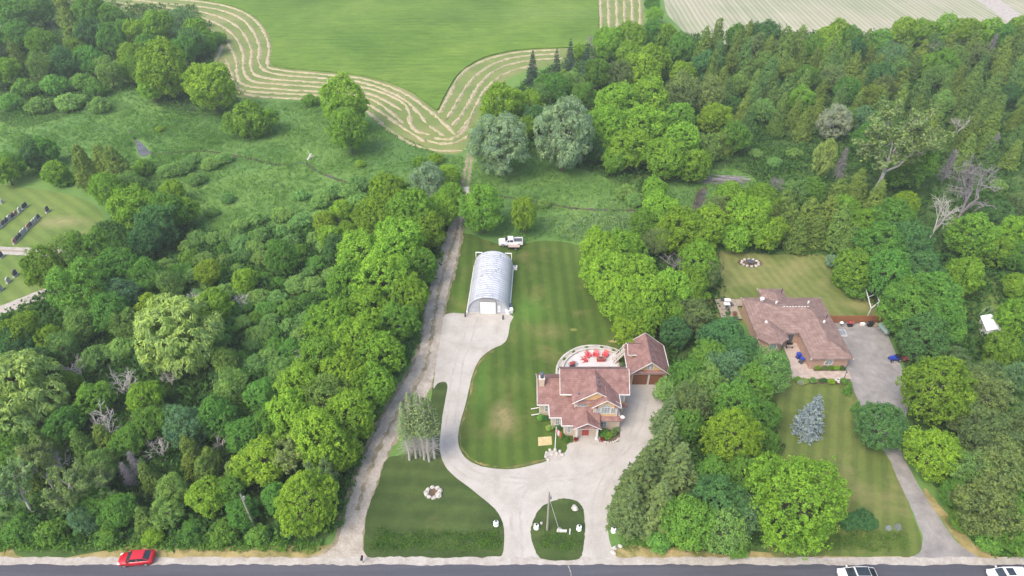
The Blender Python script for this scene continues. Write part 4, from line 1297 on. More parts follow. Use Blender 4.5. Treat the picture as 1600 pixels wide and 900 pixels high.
_pts = []
for _ in range(9000):
    x = _r.uniform(1080, 1620); y = _r.uniform(60, 255)
    if not in_poly(x, y, _polyC): continue
    d = 16 + 0.050 * y
    if all(((x - a) / 1.0) ** 2 + ((y - b_) / 0.72) ** 2 > d * d for a, b_ in _pts):
        _pts.append((x, y))
_pts.sort(key=lambda p: p[1])
for i, (x, y) in enumerate(_pts):
    q = _r.random()
    if q < 0.74:
        _rw.append(('cedar', x, y, _r.uniform(27, 38), _r.choice(['cedar', 'cedar', 'cedar2'])))
    elif q < 0.86:
        _rw.append(('softleaf', x, y, _r.uniform(32, 44), _r.choice(['olive', 'softleaf', 'cedar'])))
    elif q < 0.93:
        _rw.append(('darkleaf', x, y, _r.uniform(32, 44), _r.choice(['deep', 'darkleaf', 'blueleaf'])))
    elif q < 0.97:
        _rw.append(('maple', x, y, _r.uniform(36, 46), 'maple2'))
    else:
        _rw.append(('snag', x, y, _r.uniform(14, 20)))
area('trees of the dense cedar wood', '{} deep in the cedar wood', _rw)
area('trees along the ploughed field', '{} along the edge of the ploughed field', [
    ('maple', 1310, 52, 44), ('maple', 1290, 62, 46), ('darkleaf', 1330, 62, 40), ('maple', 1412, 48, 44), ('maple', 1440, 52, 46), ('maple', 1478, 46, 46), ('maple', 1508, 50, 44), ('maple', 1545, 54, 42), ('maple', 1592, 48, 46), ('darkleaf', 1370, 70, 46), ('maple', 1300, 84, 46), ('cedar', 1120, 62, 36), ('darkleaf', 1150, 58, 38),
    ('cedar', 1168, 62, 34), ('darkleaf', 1195, 56, 44, 'deep'), ('cedar', 1225, 68, 34), ('cedar', 1250, 66, 34), ('cedar', 1100, 72, 36), ('darkleaf', 1570, 62, 40), ('softleaf', 1388, 92, 48, 'blueleaf', 'blue-green round tree standing out of the cedar wood'), ('darkleaf', 1620, 60, 44)])
area('notable trees of the right wood', '{} in the right wood', [
    ('silverleaf', 1304, 192, 50, 'white', 'whitish silver-leaved tree at the front of the cedar wood', 1.2), ('feathery', 1392, 232, 132, 'feathery', 'large tree with exposed pale limbs at the front of the cedar wood', 1.15), ('softleaf', 1415, 255, 76, 'darkleaf'), ('softleaf', 1360, 215, 60, 'darkleaf'),
    ('silverleaf', 1288, 248, 36, 'willow', 'narrow pale green tree beside the large pale-limbed tree', 1.9), ('dead', 1465, 75, 32, None, 'twin-stemmed white dead tree among the far cedars'), ('snag', 1406, 158, 18, None, 'rusty grey dead conifer leaning among the cedars'), ('brush', 1524, 288, 74, None, 'large purple-grey bare bush at the right edge of the wood', 1.5), ('snag', 1482, 262, 34), ('snag', 1314, 258, 30), ('snag', 1550, 232, 24),
 ('dead', 1500, 195, 40), ('snag', 1548, 235, 18), ('brush', 1215, 285, 26)])
area('trees along the creek pool', '{} around the creek pool', [
    ('maple', 1022, 298, 44), ('maple', 1030, 330, 62), ('maple', 1005, 352, 50, 'maple2'), ('maple', 1060, 358, 70), ('maple', 1092, 372, 64), ('maple', 1110, 350, 60), ('maple', 1172, 345, 78), ('maple', 1140, 315, 56, 'maple2'), ('maple', 1200, 365, 56), ('cedar', 1142, 308, 34), ('softleaf', 1120, 330, 50, 'olive'), ('maple', 1035, 372, 50), ('maple', 1188, 318, 54),
    ('maple', 1150, 372, 50), ('shrub', 980, 300, 36, 'shrub2'), ('shrub', 992, 312, 30, 'shrub2')])
area('trees of the grove behind the garage', '{} in the grove behind the garage', [
    ('maple', 935, 395, 72), ('maple', 968, 398, 76), ('maple', 950, 432, 84), ('maple', 992, 430, 84), ('maple', 970, 468, 88), ('maple', 1010, 468, 84), ('maple', 1000, 495, 76), ('maple', 1048, 455, 70), ('maple', 1075, 450, 70, 'maple2'), ('softleaf', 1025, 378, 54, 'olive'), ('brush', 1062, 408, 66, None, 'big tangle of bare grey branches in the grove behind the garage', 0.9),
    ('maple', 1090, 412, 66), ('softleaf', 1105, 430, 54, 'olive'), ('maple', 985, 515, 60), ('softleaf', 1085, 498, 64, 'olive', 'olive grey loose tree behind the detached garage'), ('maple', 1040, 490, 60, 'maple2'), ('darkleaf', 1055, 520, 50, 'deep')])
area('trees between the two houses', '{} between the house and the bungalow', [
    ('darkleaf', 1132, 528, 74, 'deep', 'dark blue-green tree touching the bungalow'), ('darkleaf', 1105, 560, 64, 'darkleaf'), ('softleaf', 1140, 578, 70, 'blueleaf'), ('darkleaf', 1160, 555, 56, 'deep'), ('softleaf', 1205, 578, 72, 'softleaf', 'light green loose tree over the bungalow terrace'), ('darkleaf', 1175, 600, 66), ('softleaf', 1110, 605, 72), ('darkleaf', 1075, 590, 60), ('softleaf', 1075, 630, 70, 'spruce'),
    ('darkleaf', 1150, 635, 76), ('darkleaf', 1185, 650, 66), ('maple', 1140, 688, 96, 'maple', 'bright yellow-green maple amid the dark trees by the drive'), ('darkleaf', 1075, 665, 60), ('darkleaf', 1110, 745, 70), ('darkleaf', 1120, 790, 84, 'deep'), ('darkleaf', 1075, 815, 86), ('softleaf', 1130, 830, 80), ('darkleaf', 1165, 800, 76, 'blueleaf'), ('darkleaf', 1160, 745, 70), ('shrub', 1030, 845, 44), ('shrub', 1150, 848, 50),
    ('maple', 1246, 786, 166, 'maple', 'huge round maple on the bungalow lawn beside the road', 1.08), ('spruce', 1003, 748, 84, None, 'left of the tall grey-green spruces beside the drive', 1.7), ('spruce', 1058, 742, 84, None, 'right of the tall grey-green spruces beside the drive', 1.7), ('spruce', 1042, 690, 66, None, 'rear spruce of the group beside the drive', 1.6), ('spruce', 985, 790, 70, None, 'front spruce of the group beside the drive', 1.5), ('spruce', 1030, 790, 76, None, 'low spruce tucked in front of the spruce group', 1.5),
    ('spruce', 1045, 650, 56, None, 'spruce nearest the detached garage', 1.5), ('darkleaf', 1195, 690, 50), ('softleaf', 1040, 610, 44)])
area('trees behind the bungalow', '{} behind the bungalow', [
    ('cedar', 1232, 345, 48), ('cedar', 1262, 340, 52), ('cedar', 1292, 338, 54), ('cedar', 1245, 365, 44), ('cedar', 1310, 355, 46), ('cedar', 1275, 362, 44), ('maple', 1322, 325, 44), ('maple', 1352, 345, 50), ('maple', 1412, 318, 44), ('darkleaf', 1395, 345, 66), ('darkleaf', 1372, 385, 76), ('darkleaf', 1415, 385, 76, 'deep'), ('maple', 1335, 420, 70, 'maple2'), ('silverleaf', 1299, 408, 20, None, 'small silvery shrub at the corner of the back lawn'),
    ('darkleaf', 1385, 430, 80), ('darkleaf', 1436, 424, 72, 'deep'), ('cedar', 1340, 290, 40), ('cedar', 1310, 300, 40), ('cedar', 1370, 310, 40), ('maple', 1520, 372, 74, 'maple2'), ('maple', 1550, 390, 60, 'maple2'), ('maple', 1588, 365, 60), ('darkleaf', 1555, 335, 50, 'deep'), ('darkleaf', 1585, 400, 50), ('softleaf', 1590, 320, 44, 'olive'),
    ('shrub', 1335, 452, 40), ('shrub', 1320, 440, 36), ('cedar', 1225, 320, 40), ('cedar', 1205, 340, 40), ('darkleaf', 1270, 300, 40), ('softleaf', 1250, 300, 44), ('cedar', 1330, 375, 44)])
area('trees beside the asphalt drive', '{} beside the bungalow drive', [
    ('darkleaf', 1420, 490, 90), ('darkleaf', 1462, 470, 84), ('darkleaf', 1468, 505, 78), ('darkleaf', 1440, 530, 76, 'deep'), ('maple', 1505, 430, 60), ('maple', 1475, 455, 50), ('darkleaf', 1410, 460, 60), ('maple', 1590, 500, 66, 'maple'), ('maple', 1562, 545, 60, 'maple2'), ('softleaf', 1492, 568, 52, 'olive'), ('softleaf', 1528, 592, 62, 'olive'), ('maple', 1458, 608, 108, 'lime', 'large yellow-green maple leaning over the bungalow drive'),
    ('softleaf', 1545, 620, 76, 'olive'), ('darkleaf', 1592, 590, 50, 'blueleaf'), ('darkleaf', 1374, 668, 82, 'deep', 'dark blue-green low tree beside the bungalow drive', 0.95), ('maple', 1458, 708, 86, 'maple', 'round bright maple at the right side of the bungalow drive'), ('softleaf', 1540, 680, 84, 'olive'), ('softleaf', 1590, 670, 66, 'olive'), ('softleaf', 1510, 655, 60, 'olive'), ('softleaf', 1560, 735, 90, 'olive'), ('softleaf', 1520, 735, 76, 'softleaf'),
    ('softleaf', 1540, 790, 96, 'olive', 'big olive-grey tree nearest the road at the right'), ('darkleaf', 1595, 770, 60), ('maple', 1598, 810, 60, 'darkleaf'), ('darkleaf', 1585, 840, 50), ('darkleaf', 1490, 770, 44), ('shrub', 1505, 815, 40), ('shrub', 1545, 845, 44), ('shrub', 1590, 848, 44), ('maple', 1590, 450, 50), ('darkleaf', 1625, 550, 60), ('softleaf', 1630, 700, 80, 'olive')])
_x, _y = G(1443, 386)
plant('leaning', _x, _y, 3.2, 12.0, None, 'upright white dead tree behind the bungalow trees', None, None, 'tree', PROTO['leaning'][0][:4], random.Random(3))
add_tree('bluespruce', 1268, 650, 52, None, 'silvery blue spruce alone on the bungalow front lawn', None, 1.7)
for px, py, w, lb in ((1326, 607, 15, 'small columnar cedar nearest the bungalow, beside its drive'), (1338, 635, 14, 'small columnar cedar farther from the bungalow, beside its drive')):
    add_tree('cedar', px, py, w, 'darkleaf', lb, 'small cedars along the bungalow drive', 1.9)
for i, (px, py, w) in enumerate(((1368, 822, 10), (1389, 824, 11), (1404, 822, 13))):
    add_tree('bluespruce', px, py, w, None, ('smallest', 'middle', 'largest')[i] + ' of three little blue spruces by the roadside', 'little blue spruces by the roadside', 0.8)
for i, (px, py, w) in enumerate(((1328, 814, 34), (1352, 812, 34))):
    add_tree('shrub', px, py, w, 'deep', ('left', 'right')[i] + ' half of the dark hedge clump near the little blue spruces', 'dark hedge near the little blue spruces', 0.7, cat='shrub')

# thicket: low shrubs between the cemetery wood and the track
_r = random.Random(21)
THICKET = [(300, 345), (400, 320), (470, 300), (560, 285), (600, 300), (560, 370), (530, 420), (490, 480), (470, 560), (430, 640), (380, 660), (340, 600), (340, 520), (300, 460), (210, 470), (150, 520), (60, 560), (100, 490), (200, 440), (280, 400)]
_pts = []
for _ in range(6000):
    x = _r.uniform(60, 600); y = _r.uniform(285, 660)
    if in_poly(x, y, THICKET) and all((x - a) ** 2 + ((y - b_) / 0.8) ** 2 > (15 + y * 0.014) ** 2 for a, b_ in _pts):
        _pts.append((x, y))
area('shrubs of the left thicket', '{} in the dense left thicket', [('shrub', x, y, _r.uniform(24, 38) * (0.75 + y / 1700), _r.choice(['shrub', 'shrub2', 'shrub2', 'darkleaf']) if y > 350 else 'shrub2') for x, y in _pts if y > 358 or (x > 490 and _r.random() < 0.6)])
area('pale shrubs in the meadow', '{} in the damp meadow', [('shrub', x, y, w, 'shrub2') for x, y, w in ((262, 268, 30), (285, 262, 34), (305, 280, 30), (330, 256, 30), (350, 248, 26), (545, 300, 34), (500, 315, 30), (470, 305, 26),
     (560, 318, 36), (520, 300, 30), (355, 310, 22), (330, 330, 24), (400, 342, 30), (440, 336, 32), (470, 346, 34), (375, 352, 28), (500, 340, 30), (850, 318, 20), (832, 322, 16), (1210, 255, 26), (1240, 240, 26), (1180, 240, 24), (1560, 290, 26), (300, 250, 24))])


# trees that share a label so far and can be told apart by what they stand beside get one of their own
MARKS = [('the steel hut', 768, 450), ('the white pickup', 798, 380), ('the detached garage', 1012, 555), ('the two-storey house', 915, 625), ('the bungalow roof', 1240, 500), ('the blue spruce', 1268, 650), ('the huge roadside maple', 1246, 770),
         ('the big willow in the left wood', 277, 525), ('the willow at the left photo edge', 30, 620), ('the red car', 216, 872), ('the tall lone meadow maple', 541, 170), ('the pond', 222, 232), ('the headstone rows', 35, 350),
         ('the lower cemetery path', 40, 470), ('the silvery willow by the wheel tracks', 780, 228), ('the farther silvery willow', 881, 212), ('the dark spruces by the field', 890, 100), ('the creek pool', 1092, 310),
         ('the heap of fallen branches', 1130, 284), ('the whitish tree of the cedar wood', 1304, 192), ('the tree with pale limbs', 1385, 235), ('the white dead tree', 1472, 335), ('the fire ring', 1172, 411), ('the board fence', 1338, 505),
         ('the blue lawn tractor', 1398, 558), ('the white-roofed shed', 1521, 525), ('the larch group', 655, 660), ('the rock ring', 677, 770), ('the roadside utility pole', 398, 810), ('the bright roadside maple by the track', 475, 795),
         ('the small roadside dead tree', 345, 690), ('the dead tree between the willows', 196, 600), ('the short bent windrow', 335, 70), ('the big lone meadow bush', 390, 188), ('the ploughed field corner', 1045, 30), ('the pale strip in the ploughed field', 1575, 30),
         ('the grey branch tangle', 1062, 408), ('the yellow-green maple over the drive', 1458, 608), ('the round maple by the bungalow drive', 1458, 708), ('the lower left photo corner', 10, 860), ('the top left photo corner', 0, 0), ('the end of the track', 728, 295)]
_by = {}
for o, px, py in PLANTED:
    _by.setdefault(o["label"], []).append((o, px, py))
_new = {}
for lb, rows in _by.items():
    if len(rows) < 2 or 'thicket' in lb and 'shrub' in lb or 'cedar deep' in lb or 'damp meadow' in lb:
        continue
    kind = lb.split(' in the ')[0].split(' at the ')[0].split(' near the ')[0].split(' behind the ')[0].split(' along the ')[0].split(' beside the ')[0].split(' between the ')[0].split(' around the ')[0].split(' bordering ')[0].split(' rising ')[0].split(' deep ')[0]
    for o, px, py in rows:
        mk = min(MARKS, key=lambda m: (m[1] - px) ** 2 + (m[2] - py) ** 2)
        dx, dy = px - mk[1], py - mk[2]
        d = ('right of' if dx > 0 else 'left of') if abs(dx) > abs(dy) else ('below' if dy > 0 else 'above')
        _new.setdefault((kind, d, mk[0]), []).append((dx * dx + dy * dy, o))
_ordw = ['nearest', 'second', 'third', 'fourth', 'fifth', 'sixth', 'seventh', 'eighth', 'ninth', 'tenth']
for (kind, d, mk), rows in _new.items():
    rows.sort(key=lambda r: r[0])
    for i, (_, o) in enumerate(rows):
        o["label"] = f"{kind} {d} {mk}" + ('' if len(rows) == 1 else f", {_ordw[min(i, 9)]}")


# ---------------------------------------------------------------- grass, weeds and undergrowth nobody could count
def poly_mask(X, Y, poly):
    c = np.zeros(len(X), bool)
    n = len(poly)
    for i in range(n):
        x0, y0 = poly[i]; x1, y1 = poly[(i + 1) % n]
        if y0 == y1: continue
        k = ((y0 > Y) != (y1 > Y)) & (X < (x1 - x0) * (Y - y0) / (y1 - y0) + x0)
        c ^= k
    return c


def scatter(pix, per_m2, rng, holes=()):
    w = gpoly(pix)
    xs = [p[0] for p in w]; ys = [p[1] for p in w]
    A = (max(xs) - min(xs)) * (max(ys) - min(ys))
    n = int(A * per_m2)
    X = rng.uniform(min(xs), max(xs), n); Y = rng.uniform(min(ys), max(ys), n)
    k = poly_mask(X, Y, w)
    for h in holes:
        k &= ~poly_mask(X, Y, gpoly(h))
    return X[k], Y[k]


def tufts(name, label, cat, pix, per_m2, hgt, leafn, ln, wd, tone, seed, holes=(), mat='leaf', up=0.5, spread=0.25):
    rng = np.random.default_rng(seed)
    X, Y = scatter(pix, per_m2, rng, holes)
    n = len(X)
    # clumpy height: a smooth random field decides where the growth stands tall
    fld = 0.5 + 0.25 * np.sin(X * 0.31 + 1.3 * np.sin(Y * 0.17)) + 0.25 * np.sin(Y * 0.43 + 1.7 * np.sin(X * 0.23))
    k = rng.random(n) < 0.35 + 0.65 * fld
    X, Y, fld = X[k], Y[k], fld[k]
    n = len(X)
    c = np.repeat(np.stack([X, Y, np.zeros(n)], 1), leafn, 0)
    h = np.repeat(hgt * (0.35 + 0.9 * fld) * rng.uniform(0.6, 1.3, n), leafn)
    c[:, :2] += rng.normal(size=(len(c), 2)) * spread
    c[:, 2] = h * rng.uniform(0.35, 1.0, len(c))
    nrm = rng.normal(size=c.shape) * 0.7 + np.array((0, 0, up))
    sz = rng.uniform(0.6, 1.4, len(c))
    ax = np.array((0, 0, 1.0)) + rng.normal(size=c.shape) * 0.6
    me = leaf_mesh(name, c, nrm, ln * sz, wd * sz, rng, ax)
    me.materials.append(M[mat])
    o = bpy.data.objects.new(name, me)
    C.objects.link(o)
    o.color = (*[min(1, q * 1.75) for q in tone], 1)
    setp(o, label, cat, kind='stuff')
    return o


PONDHOLE = [(208, 218), (224, 218), (237, 236), (234, 250), (214, 250)]
MEADOW1 = [(170, 200), (380, 160), (500, 160), (600, 200), (690, 243), (725, 245), (722, 300), (600, 300), (540, 350), (480, 372), (400, 375), (310, 375), (250, 335), (215, 260), (180, 235)]
MEADOW2 = [(742, 245), (850, 255), (930, 275), (1010, 300), (990, 385), (900, 380), (850, 372), (800, 382), (730, 340), (735, 290)]
CR = [[(p[0], p[1] - 3) for p in CREEK[0]] + [(p[0], p[1] + 3) for p in CREEK[0][::-1]], [(p[0], p[1] - 3) for p in CREEK[1]] + [(p[0], p[1] + 3) for p in CREEK[1][::-1]]]
tufts('meadow_grass', 'tall damp meadow grass between the windrows and the thicket', 'grass', MEADOW1, 5.0, 0.45, 4, 0.55, 0.12, (0.085, 0.165, 0.040), 31, [PONDHOLE])
tufts('meadow_grass', 'tall meadow grass along the creek behind the mown lawn', 'grass', MEADOW2, 6.0, 0.45, 4, 0.50, 0.11, (0.088, 0.165, 0.045), 32)
tufts('meadow_grass', 'rough grass round the creek pool behind the grove', 'grass', [(1000, 300), (1085, 285), (1180, 235), (1270, 225), (1330, 270), (1310, 300), (1180, 320), (1105, 345), (1040, 340)], 5.0, 0.5, 4, 0.5, 0.13, (0.085, 0.160, 0.042), 37, [[(1083, 327), (1086, 306), (1096, 294), (1105, 294), (1103, 308), (1096, 326)]])
tufts('meadow_grass', 'rough grass under the silvery willows', 'grass', [(742, 245), (760, 220), (850, 235), (940, 245), (960, 280), (930, 275), (850, 255)], 5.0, 0.5, 4, 0.5, 0.13, (0.070, 0.145, 0.040), 38)
tufts('reed_grass', 'pale grey-green reeds behind the mown lawn', 'reeds', [(850, 340), (900, 335), (985, 340), (988, 380), (905, 380), (850, 365)], 6.0, 0.9, 4, 0.85, 0.10, (0.15, 0.225, 0.10), 33)
tufts('weed_patch', 'dark weeds at the left field edge by the top left wood', 'weeds', [(0, 170), (150, 140), (200, 130), (240, 160), (300, 180), (370, 150), (390, 210), (300, 240), (250, 300), (180, 300), (60, 280), (0, 270)], 4.0, 0.6, 4, 0.55, 0.14, (0.070, 0.150, 0.035), 34, [PONDHOLE])
for i, (x0, x1, nm) in enumerate(((578, 784, 'between the gravel track and the drive'), (842, 908, 'on the island in the drive'), (968, 1165, 'below the spruces beside the drive'), (1285, 1420, 'before the bungalow lawn'))):
    tufts('ditch_weeds', 'tall green ditch weeds ' + nm, 'weeds', [(x0, 850), (x0 + 8, 828), (x0 + (x1 - x0) * 0.3, 836), (x0 + (x1 - x0) * 0.45, 827), (x0 + (x1 - x0) * 0.7, 834), (x1 - 6, 829), (x1, 850), (x1 - 6, 858), (x0 + (x1 - x0) * 0.6, 862), (x0 + (x1 - x0) * 0.35, 856), (x0 + 6, 860)], 30, 0.22, 4, 0.34, 0.06, (0.056, 0.118, 0.022), 40 + i)
tufts('roadside_weeds', 'tall roadside weeds below the left wood', 'weeds', [(-40, 830), (200, 838), (430, 838), (510, 850), (490, 862), (300, 860), (-40, 860)], 14, 0.6, 5, 0.5, 0.17, (0.075, 0.155, 0.028), 45)
tufts('roadside_weeds', 'tall roadside weeds at the lower right corner', 'weeds', [(1510, 840), (1540, 825), (1640, 830), (1640, 872), (1560, 868)], 14, 0.6, 5, 0.5, 0.17, (0.065, 0.145, 0.028), 46)
tufts('track_weeds', 'dark weeds under the maples beside the gravel track', 'weeds', [(700, 330), (682, 400), (664, 470), (655, 540), (600, 620), (570, 690), (548, 760), (535, 830), (510, 835), (520, 760), (560, 660), (600, 590), (640, 500), (660, 420), (685, 340)], 6.0, 0.5, 5, 0.5, 0.2, (0.060, 0.135, 0.035), 47)
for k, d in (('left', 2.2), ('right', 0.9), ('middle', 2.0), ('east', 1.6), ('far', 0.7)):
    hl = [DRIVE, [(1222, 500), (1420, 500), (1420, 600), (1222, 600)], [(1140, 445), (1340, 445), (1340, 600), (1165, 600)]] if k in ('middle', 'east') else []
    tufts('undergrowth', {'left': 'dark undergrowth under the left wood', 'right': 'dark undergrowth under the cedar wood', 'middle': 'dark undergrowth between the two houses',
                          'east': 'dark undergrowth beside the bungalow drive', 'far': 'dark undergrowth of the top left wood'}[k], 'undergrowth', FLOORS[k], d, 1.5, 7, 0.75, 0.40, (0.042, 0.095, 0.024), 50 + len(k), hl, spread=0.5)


# ---------------------------------------------------------------- building helpers (world coordinates, parts under one Empty)
def slab_roof(b, planes, th=0.16):
    """each plane is a polygon seen from above; it gets a thickness"""
    for p in planes:
        p = [Vector(q) for q in p]
        n = (p[1] - p[0]).cross(p[2] - p[0]).normalized()
        if n.z < 0:
            p = p[::-1]; n = -n
        k = len(p)
        lo = [q - Vector((0, 0, th)) for q in p]
        b.add([tuple(q) for q in p] + [tuple(q) for q in lo], [tuple(range(k)), tuple(range(2 * k - 1, k - 1, -1))] + [(i, i + k, (i + 1) % k + k, (i + 1) % k) for i in range(k)])


def gable_y(x0, x1, y0, y1, z, m):
    """ridge runs front to back"""
    xm = (x0 + x1) / 2; zr = z + (xm - x0) * m
    return [[(x0, y0, z), (xm, y0, zr), (xm, y1, zr), (x0, y1, z)], [(x1, y0, z), (x1, y1, z), (xm, y1, zr), (xm, y0, zr)]], (xm, zr)


def gable_x(x0, x1, y0, y1, z, m):
    ym = (y0 + y1) / 2; zr = z + (ym - y0) * m
    return [[(x0, y0, z), (x1, y0, z), (x1, ym, zr), (x0, ym, zr)], [(x0, y1, z), (x0, ym, zr), (x1, ym, zr), (x1, y1, z)]], (ym, zr)


def hip(x0, x1, y0, y1, z, m):
    w = min(x1 - x0, y1 - y0) / 2
    zr = z + w * m
    if x1 - x0 >= y1 - y0:
        ym = (y0 + y1) / 2; a = (x0 + w, ym, zr); c = (x1 - w, ym, zr)
        return [[(x0, y0, z), (x1, y0, z), c, a], [(x1, y0, z), (x1, y1, z), c], [(x1, y1, z), (x0, y1, z), a, c], [(x0, y1, z), (x0, y0, z), a]]
    xm = (x0 + x1) / 2; a = (xm, y0 + w, zr); c = (xm, y1 - w, zr)
    return [[(x0, y0, z), (x1, y0, z), a], [(x1, y0, z), (x1, y1, z), c, a], [(x1, y1, z), (x0, y1, z), c], [(x0, y1, z), (x0, y0, z), a, c]]


def window(parent, x0, x1, z0, z1, y, cols=2, rows=2, face=-1, arch=0.0, fw=0.10, label=None):
    """a window in a wall that faces the road (face -1); white frame with bars, glass behind"""
    b = MB()
    d0, d1 = (y - 0.07, y - 0.003) if face < 0 else (y + 0.003, y + 0.07)
    b.box(x0, x1, d0, d1, z0, z0 + fw); b.box(x0, x1, d0, d1, z1 - fw, z1)
    b.box(x0, x0 + fw, d0, d1, z0 + fw, z1 - fw); b.box(x1 - fw, x1, d0, d1, z0 + fw, z1 - fw)
    for i in range(1, cols):
        x = x0 + (x1 - x0) * i / cols
        b.box(x - 0.025, x + 0.025, d0 + 0.01, d1, z0 + fw, z1 - fw)
    for j in range(1, rows):
        z = z0 + (z1 - z0) * j / rows
        b.box(x0 + fw, x1 - fw, d0 + 0.015, d1 - 0.002, z - 0.02, z + 0.02)
    if arch:
        xm = (x0 + x1) / 2; r = (x1 - x0) / 2
        pts = [(xm - r * math.cos(math.pi * k / 12), z1 + arch * math.sin(math.pi * k / 12)) for k in range(13)]
        for p, q in zip(pts[:-1], pts[1:]):
            b.bar((p[0], (d0 + d1) / 2, p[1]), (q[0], (d0 + d1) / 2, q[1]), 0.06, 0.09)
        for k in (3, 6, 9):
            b.bar((xm, (d0 + d1) / 2, z1), (pts[k][0], (d0 + d1) / 2, pts[k][1]), 0.04, 0.04)
    w = b.build('window', M['trim'], parent, world=True)
    if label: w["label"] = label
    g = MB()
    g.box(x0 + fw * 0.6, x1 - fw * 0.6, (d0 + d1) / 2 - 0.008, (d0 + d1) / 2 + 0.008, z0 + fw * 0.6, z1 - fw * 0.6)
    g.build('pane', M['glass'], w)
    if arch:
        g = MB()
        n = len(pts)
        g.add([(x, (d0 + d1) / 2 - 0.006, z) for x, z in pts] + [(x, (d0 + d1) / 2 + 0.006, z) for x, z in pts], [tuple(range(n)), tuple(range(2 * n - 1, n - 1, -1))])
        g.build('pane', M['glass'], w)
    return w


def rake(b, p, q, w=0.11):
    b.bar(p, q, 0.075, w)


def each(b, name, mat, parent, size=8):
    """every box or bar collected in b becomes a part of its own"""
    for i in range(0, len(b.v), size):
        c = MB()
        c.v = b.v[i:i + size]
        c.f = [tuple(k - i for k in f) for f in b.f if i <= min(f) and max(f) < i + size]
        c.build(name, mat, parent, world=True)


# ---------------------------------------------------------------- the two-storey house
house = setp(empty('house', (10.5, 70.0, 0)), 'peach two-storey house with reddish brown gabled roof and front porch', 'house')
H_ = dict(parent=house, world=True)
b = MB()
b.box(4.25, 7.8, 69.9, 75.6, 0, 2.95)
b.box(5.95, 9.2, 67.4, 71.5, 0, 2.93)
b.box(7.8, 12.95, 65.95, 72, 0, 2.90)
b.build('wall', M['buff_brick'], **H_)["label"] = 'buff brick ground floor walls of the stepped left wing'
b = MB(); b.box(12.95, 16.2, 67.05, 72, 0, 2.97); b.box(15.8, 17.1, 69.75, 74.45, 0, 2.92)
b.build('wall', M['buff_brick'], **H_)
b = MB(); b.box(7.65, 17.05, 69.55, 74.5, 2.5, 5.62)
b.build('wall', M['siding'], **H_)
b = MB(); b.box(9.3, 15.5, 67.75, 71, 2.6, 5.61)
b.add([(9.3, 67.75, 5.6), (15.5, 67.75, 5.6), (12.4, 67.75, 7.75), (9.3, 68.2, 5.6), (15.5, 68.2, 5.6), (12.4, 68.2, 7.75)], [(0, 1, 2), (5, 4, 3), (0, 2, 5, 3), (1, 4, 5, 2), (0, 3, 4, 1)])
b.build('wall', M['siding'], **H_)
b = MB(); b.box(12.05, 15.55, 67.0, 69, 2.9, 5.59)
b.add([(12.05, 67.0, 5.58), (15.55, 67.0, 5.58), (13.8, 67.0, 6.85), (12.05, 67.4, 5.58), (15.55, 67.4, 5.58), (13.8, 67.4, 6.85)], [(0, 1, 2), (5, 4, 3), (0, 2, 5, 3), (1, 4, 5, 2), (0, 3, 4, 1)])
b.build('wall', M['siding'], **H_)["label"] = 'peach sided front gable bay with arched window'
b = MB()
b.add([(9.55, 65.35, 2.9), (12.55, 65.35, 2.9), (11.05, 65.35, 3.75), (9.55, 65.6, 2.9), (12.55, 65.6, 2.9), (11.05, 65.6, 3.75)], [(0, 1, 2), (5, 4, 3), (0, 2, 5, 3), (1, 4, 5, 2), (0, 3, 4, 1)])
b.build('wall', M['siding'], **H_)

roofs = []
pl, (ym, zr) = gable_x(7.2, 17.55, 69.2, 74.9, 5.6, 0.84); main_r = (ym, zr)
b = MB(); slab_roof(b, pl); b.build('roof', M['red_shingle'], **H_)
roofs.append(('gx', 7.2, 17.55, 69.2, ym, 74.9, 5.6, zr))
pl, (xm, zr1) = gable_y(8.9, 15.9, 67.35, 72.05, 5.6, 0.685)
b = MB(); slab_roof(b, pl); b.build('roof', M['red_shingle'], **H_)
pl, (xm2, zr2) = gable_y(11.7, 15.93, 66.5, 69.5, 5.58, 0.74)
b = MB(); slab_roof(b, pl); b.build('roof', M['red_shingle'], **H_)
pl, (ym3, zr3) = gable_x(3.85, 7.9, 69.5, 75.9, 2.95, 0.74)
b = MB(); slab_roof(b, pl); wing_roof = b.build('roof', M['red_shingle'], **H_)
m_ = 0.74
b = MB()
def hip_corner(x0, y0, z, top, x1, y1):
    k = (top - z) / m_
    return [[(x0, y0, z), (x0 + k, y0 + k, top), (x0 + k, y1, top), (x0, y1, z)], [(x0, y0, z), (x1, y0, z), (x1, y0 + k, top), (x0 + k, y0 + k, top)]]
slab_roof(b, hip_corner(5.65, 67.0, 2.94, 5.0, 9.5, 72.0)); b.build('roof', M['red_shingle'], **H_)
b = MB(); slab_roof(b, hip_corner(7.4, 65.5, 2.92, 4.75, 13.0, 70.0)); b.build('roof', M['red_shingle'], **H_)
pl, (xm4, zr4) = gable_y(9.0, 13.1, 64.7, 68.0, 2.95, 0.63)
b = MB(); slab_roof(b, pl); b.build('roof', M['red_shingle'], **H_)["label"] = 'gabled porch roof'
# pent roofs
def pent(x0, x1, y0, y1, z0, z1):
    b = MB(); slab_roof(b, [[(x0, y0, z0), (x1, y0, z0), (x1, y1, z1), (x0, y1, z1)]], 0.1)
    return b.build('pent_roof', M['red_shingle'], **H_)
pent(9.3, 12.2, 67.25, 67.76, 5.66, 5.98)
pent(13.05, 16.5, 66.35, 67.06, 2.88, 3.22)
pent(9.2, 12.9, 64.78, 65.4, 3.02, 3.22)
pent(15.9, 17.6, 69.1, 69.6, 2.85, 3.15)
pent(11.8, 12.6, 66.6, 67.05, 5.5, 5.75); pent(15.0, 15.8, 66.6, 67.05, 5.5, 5.75)
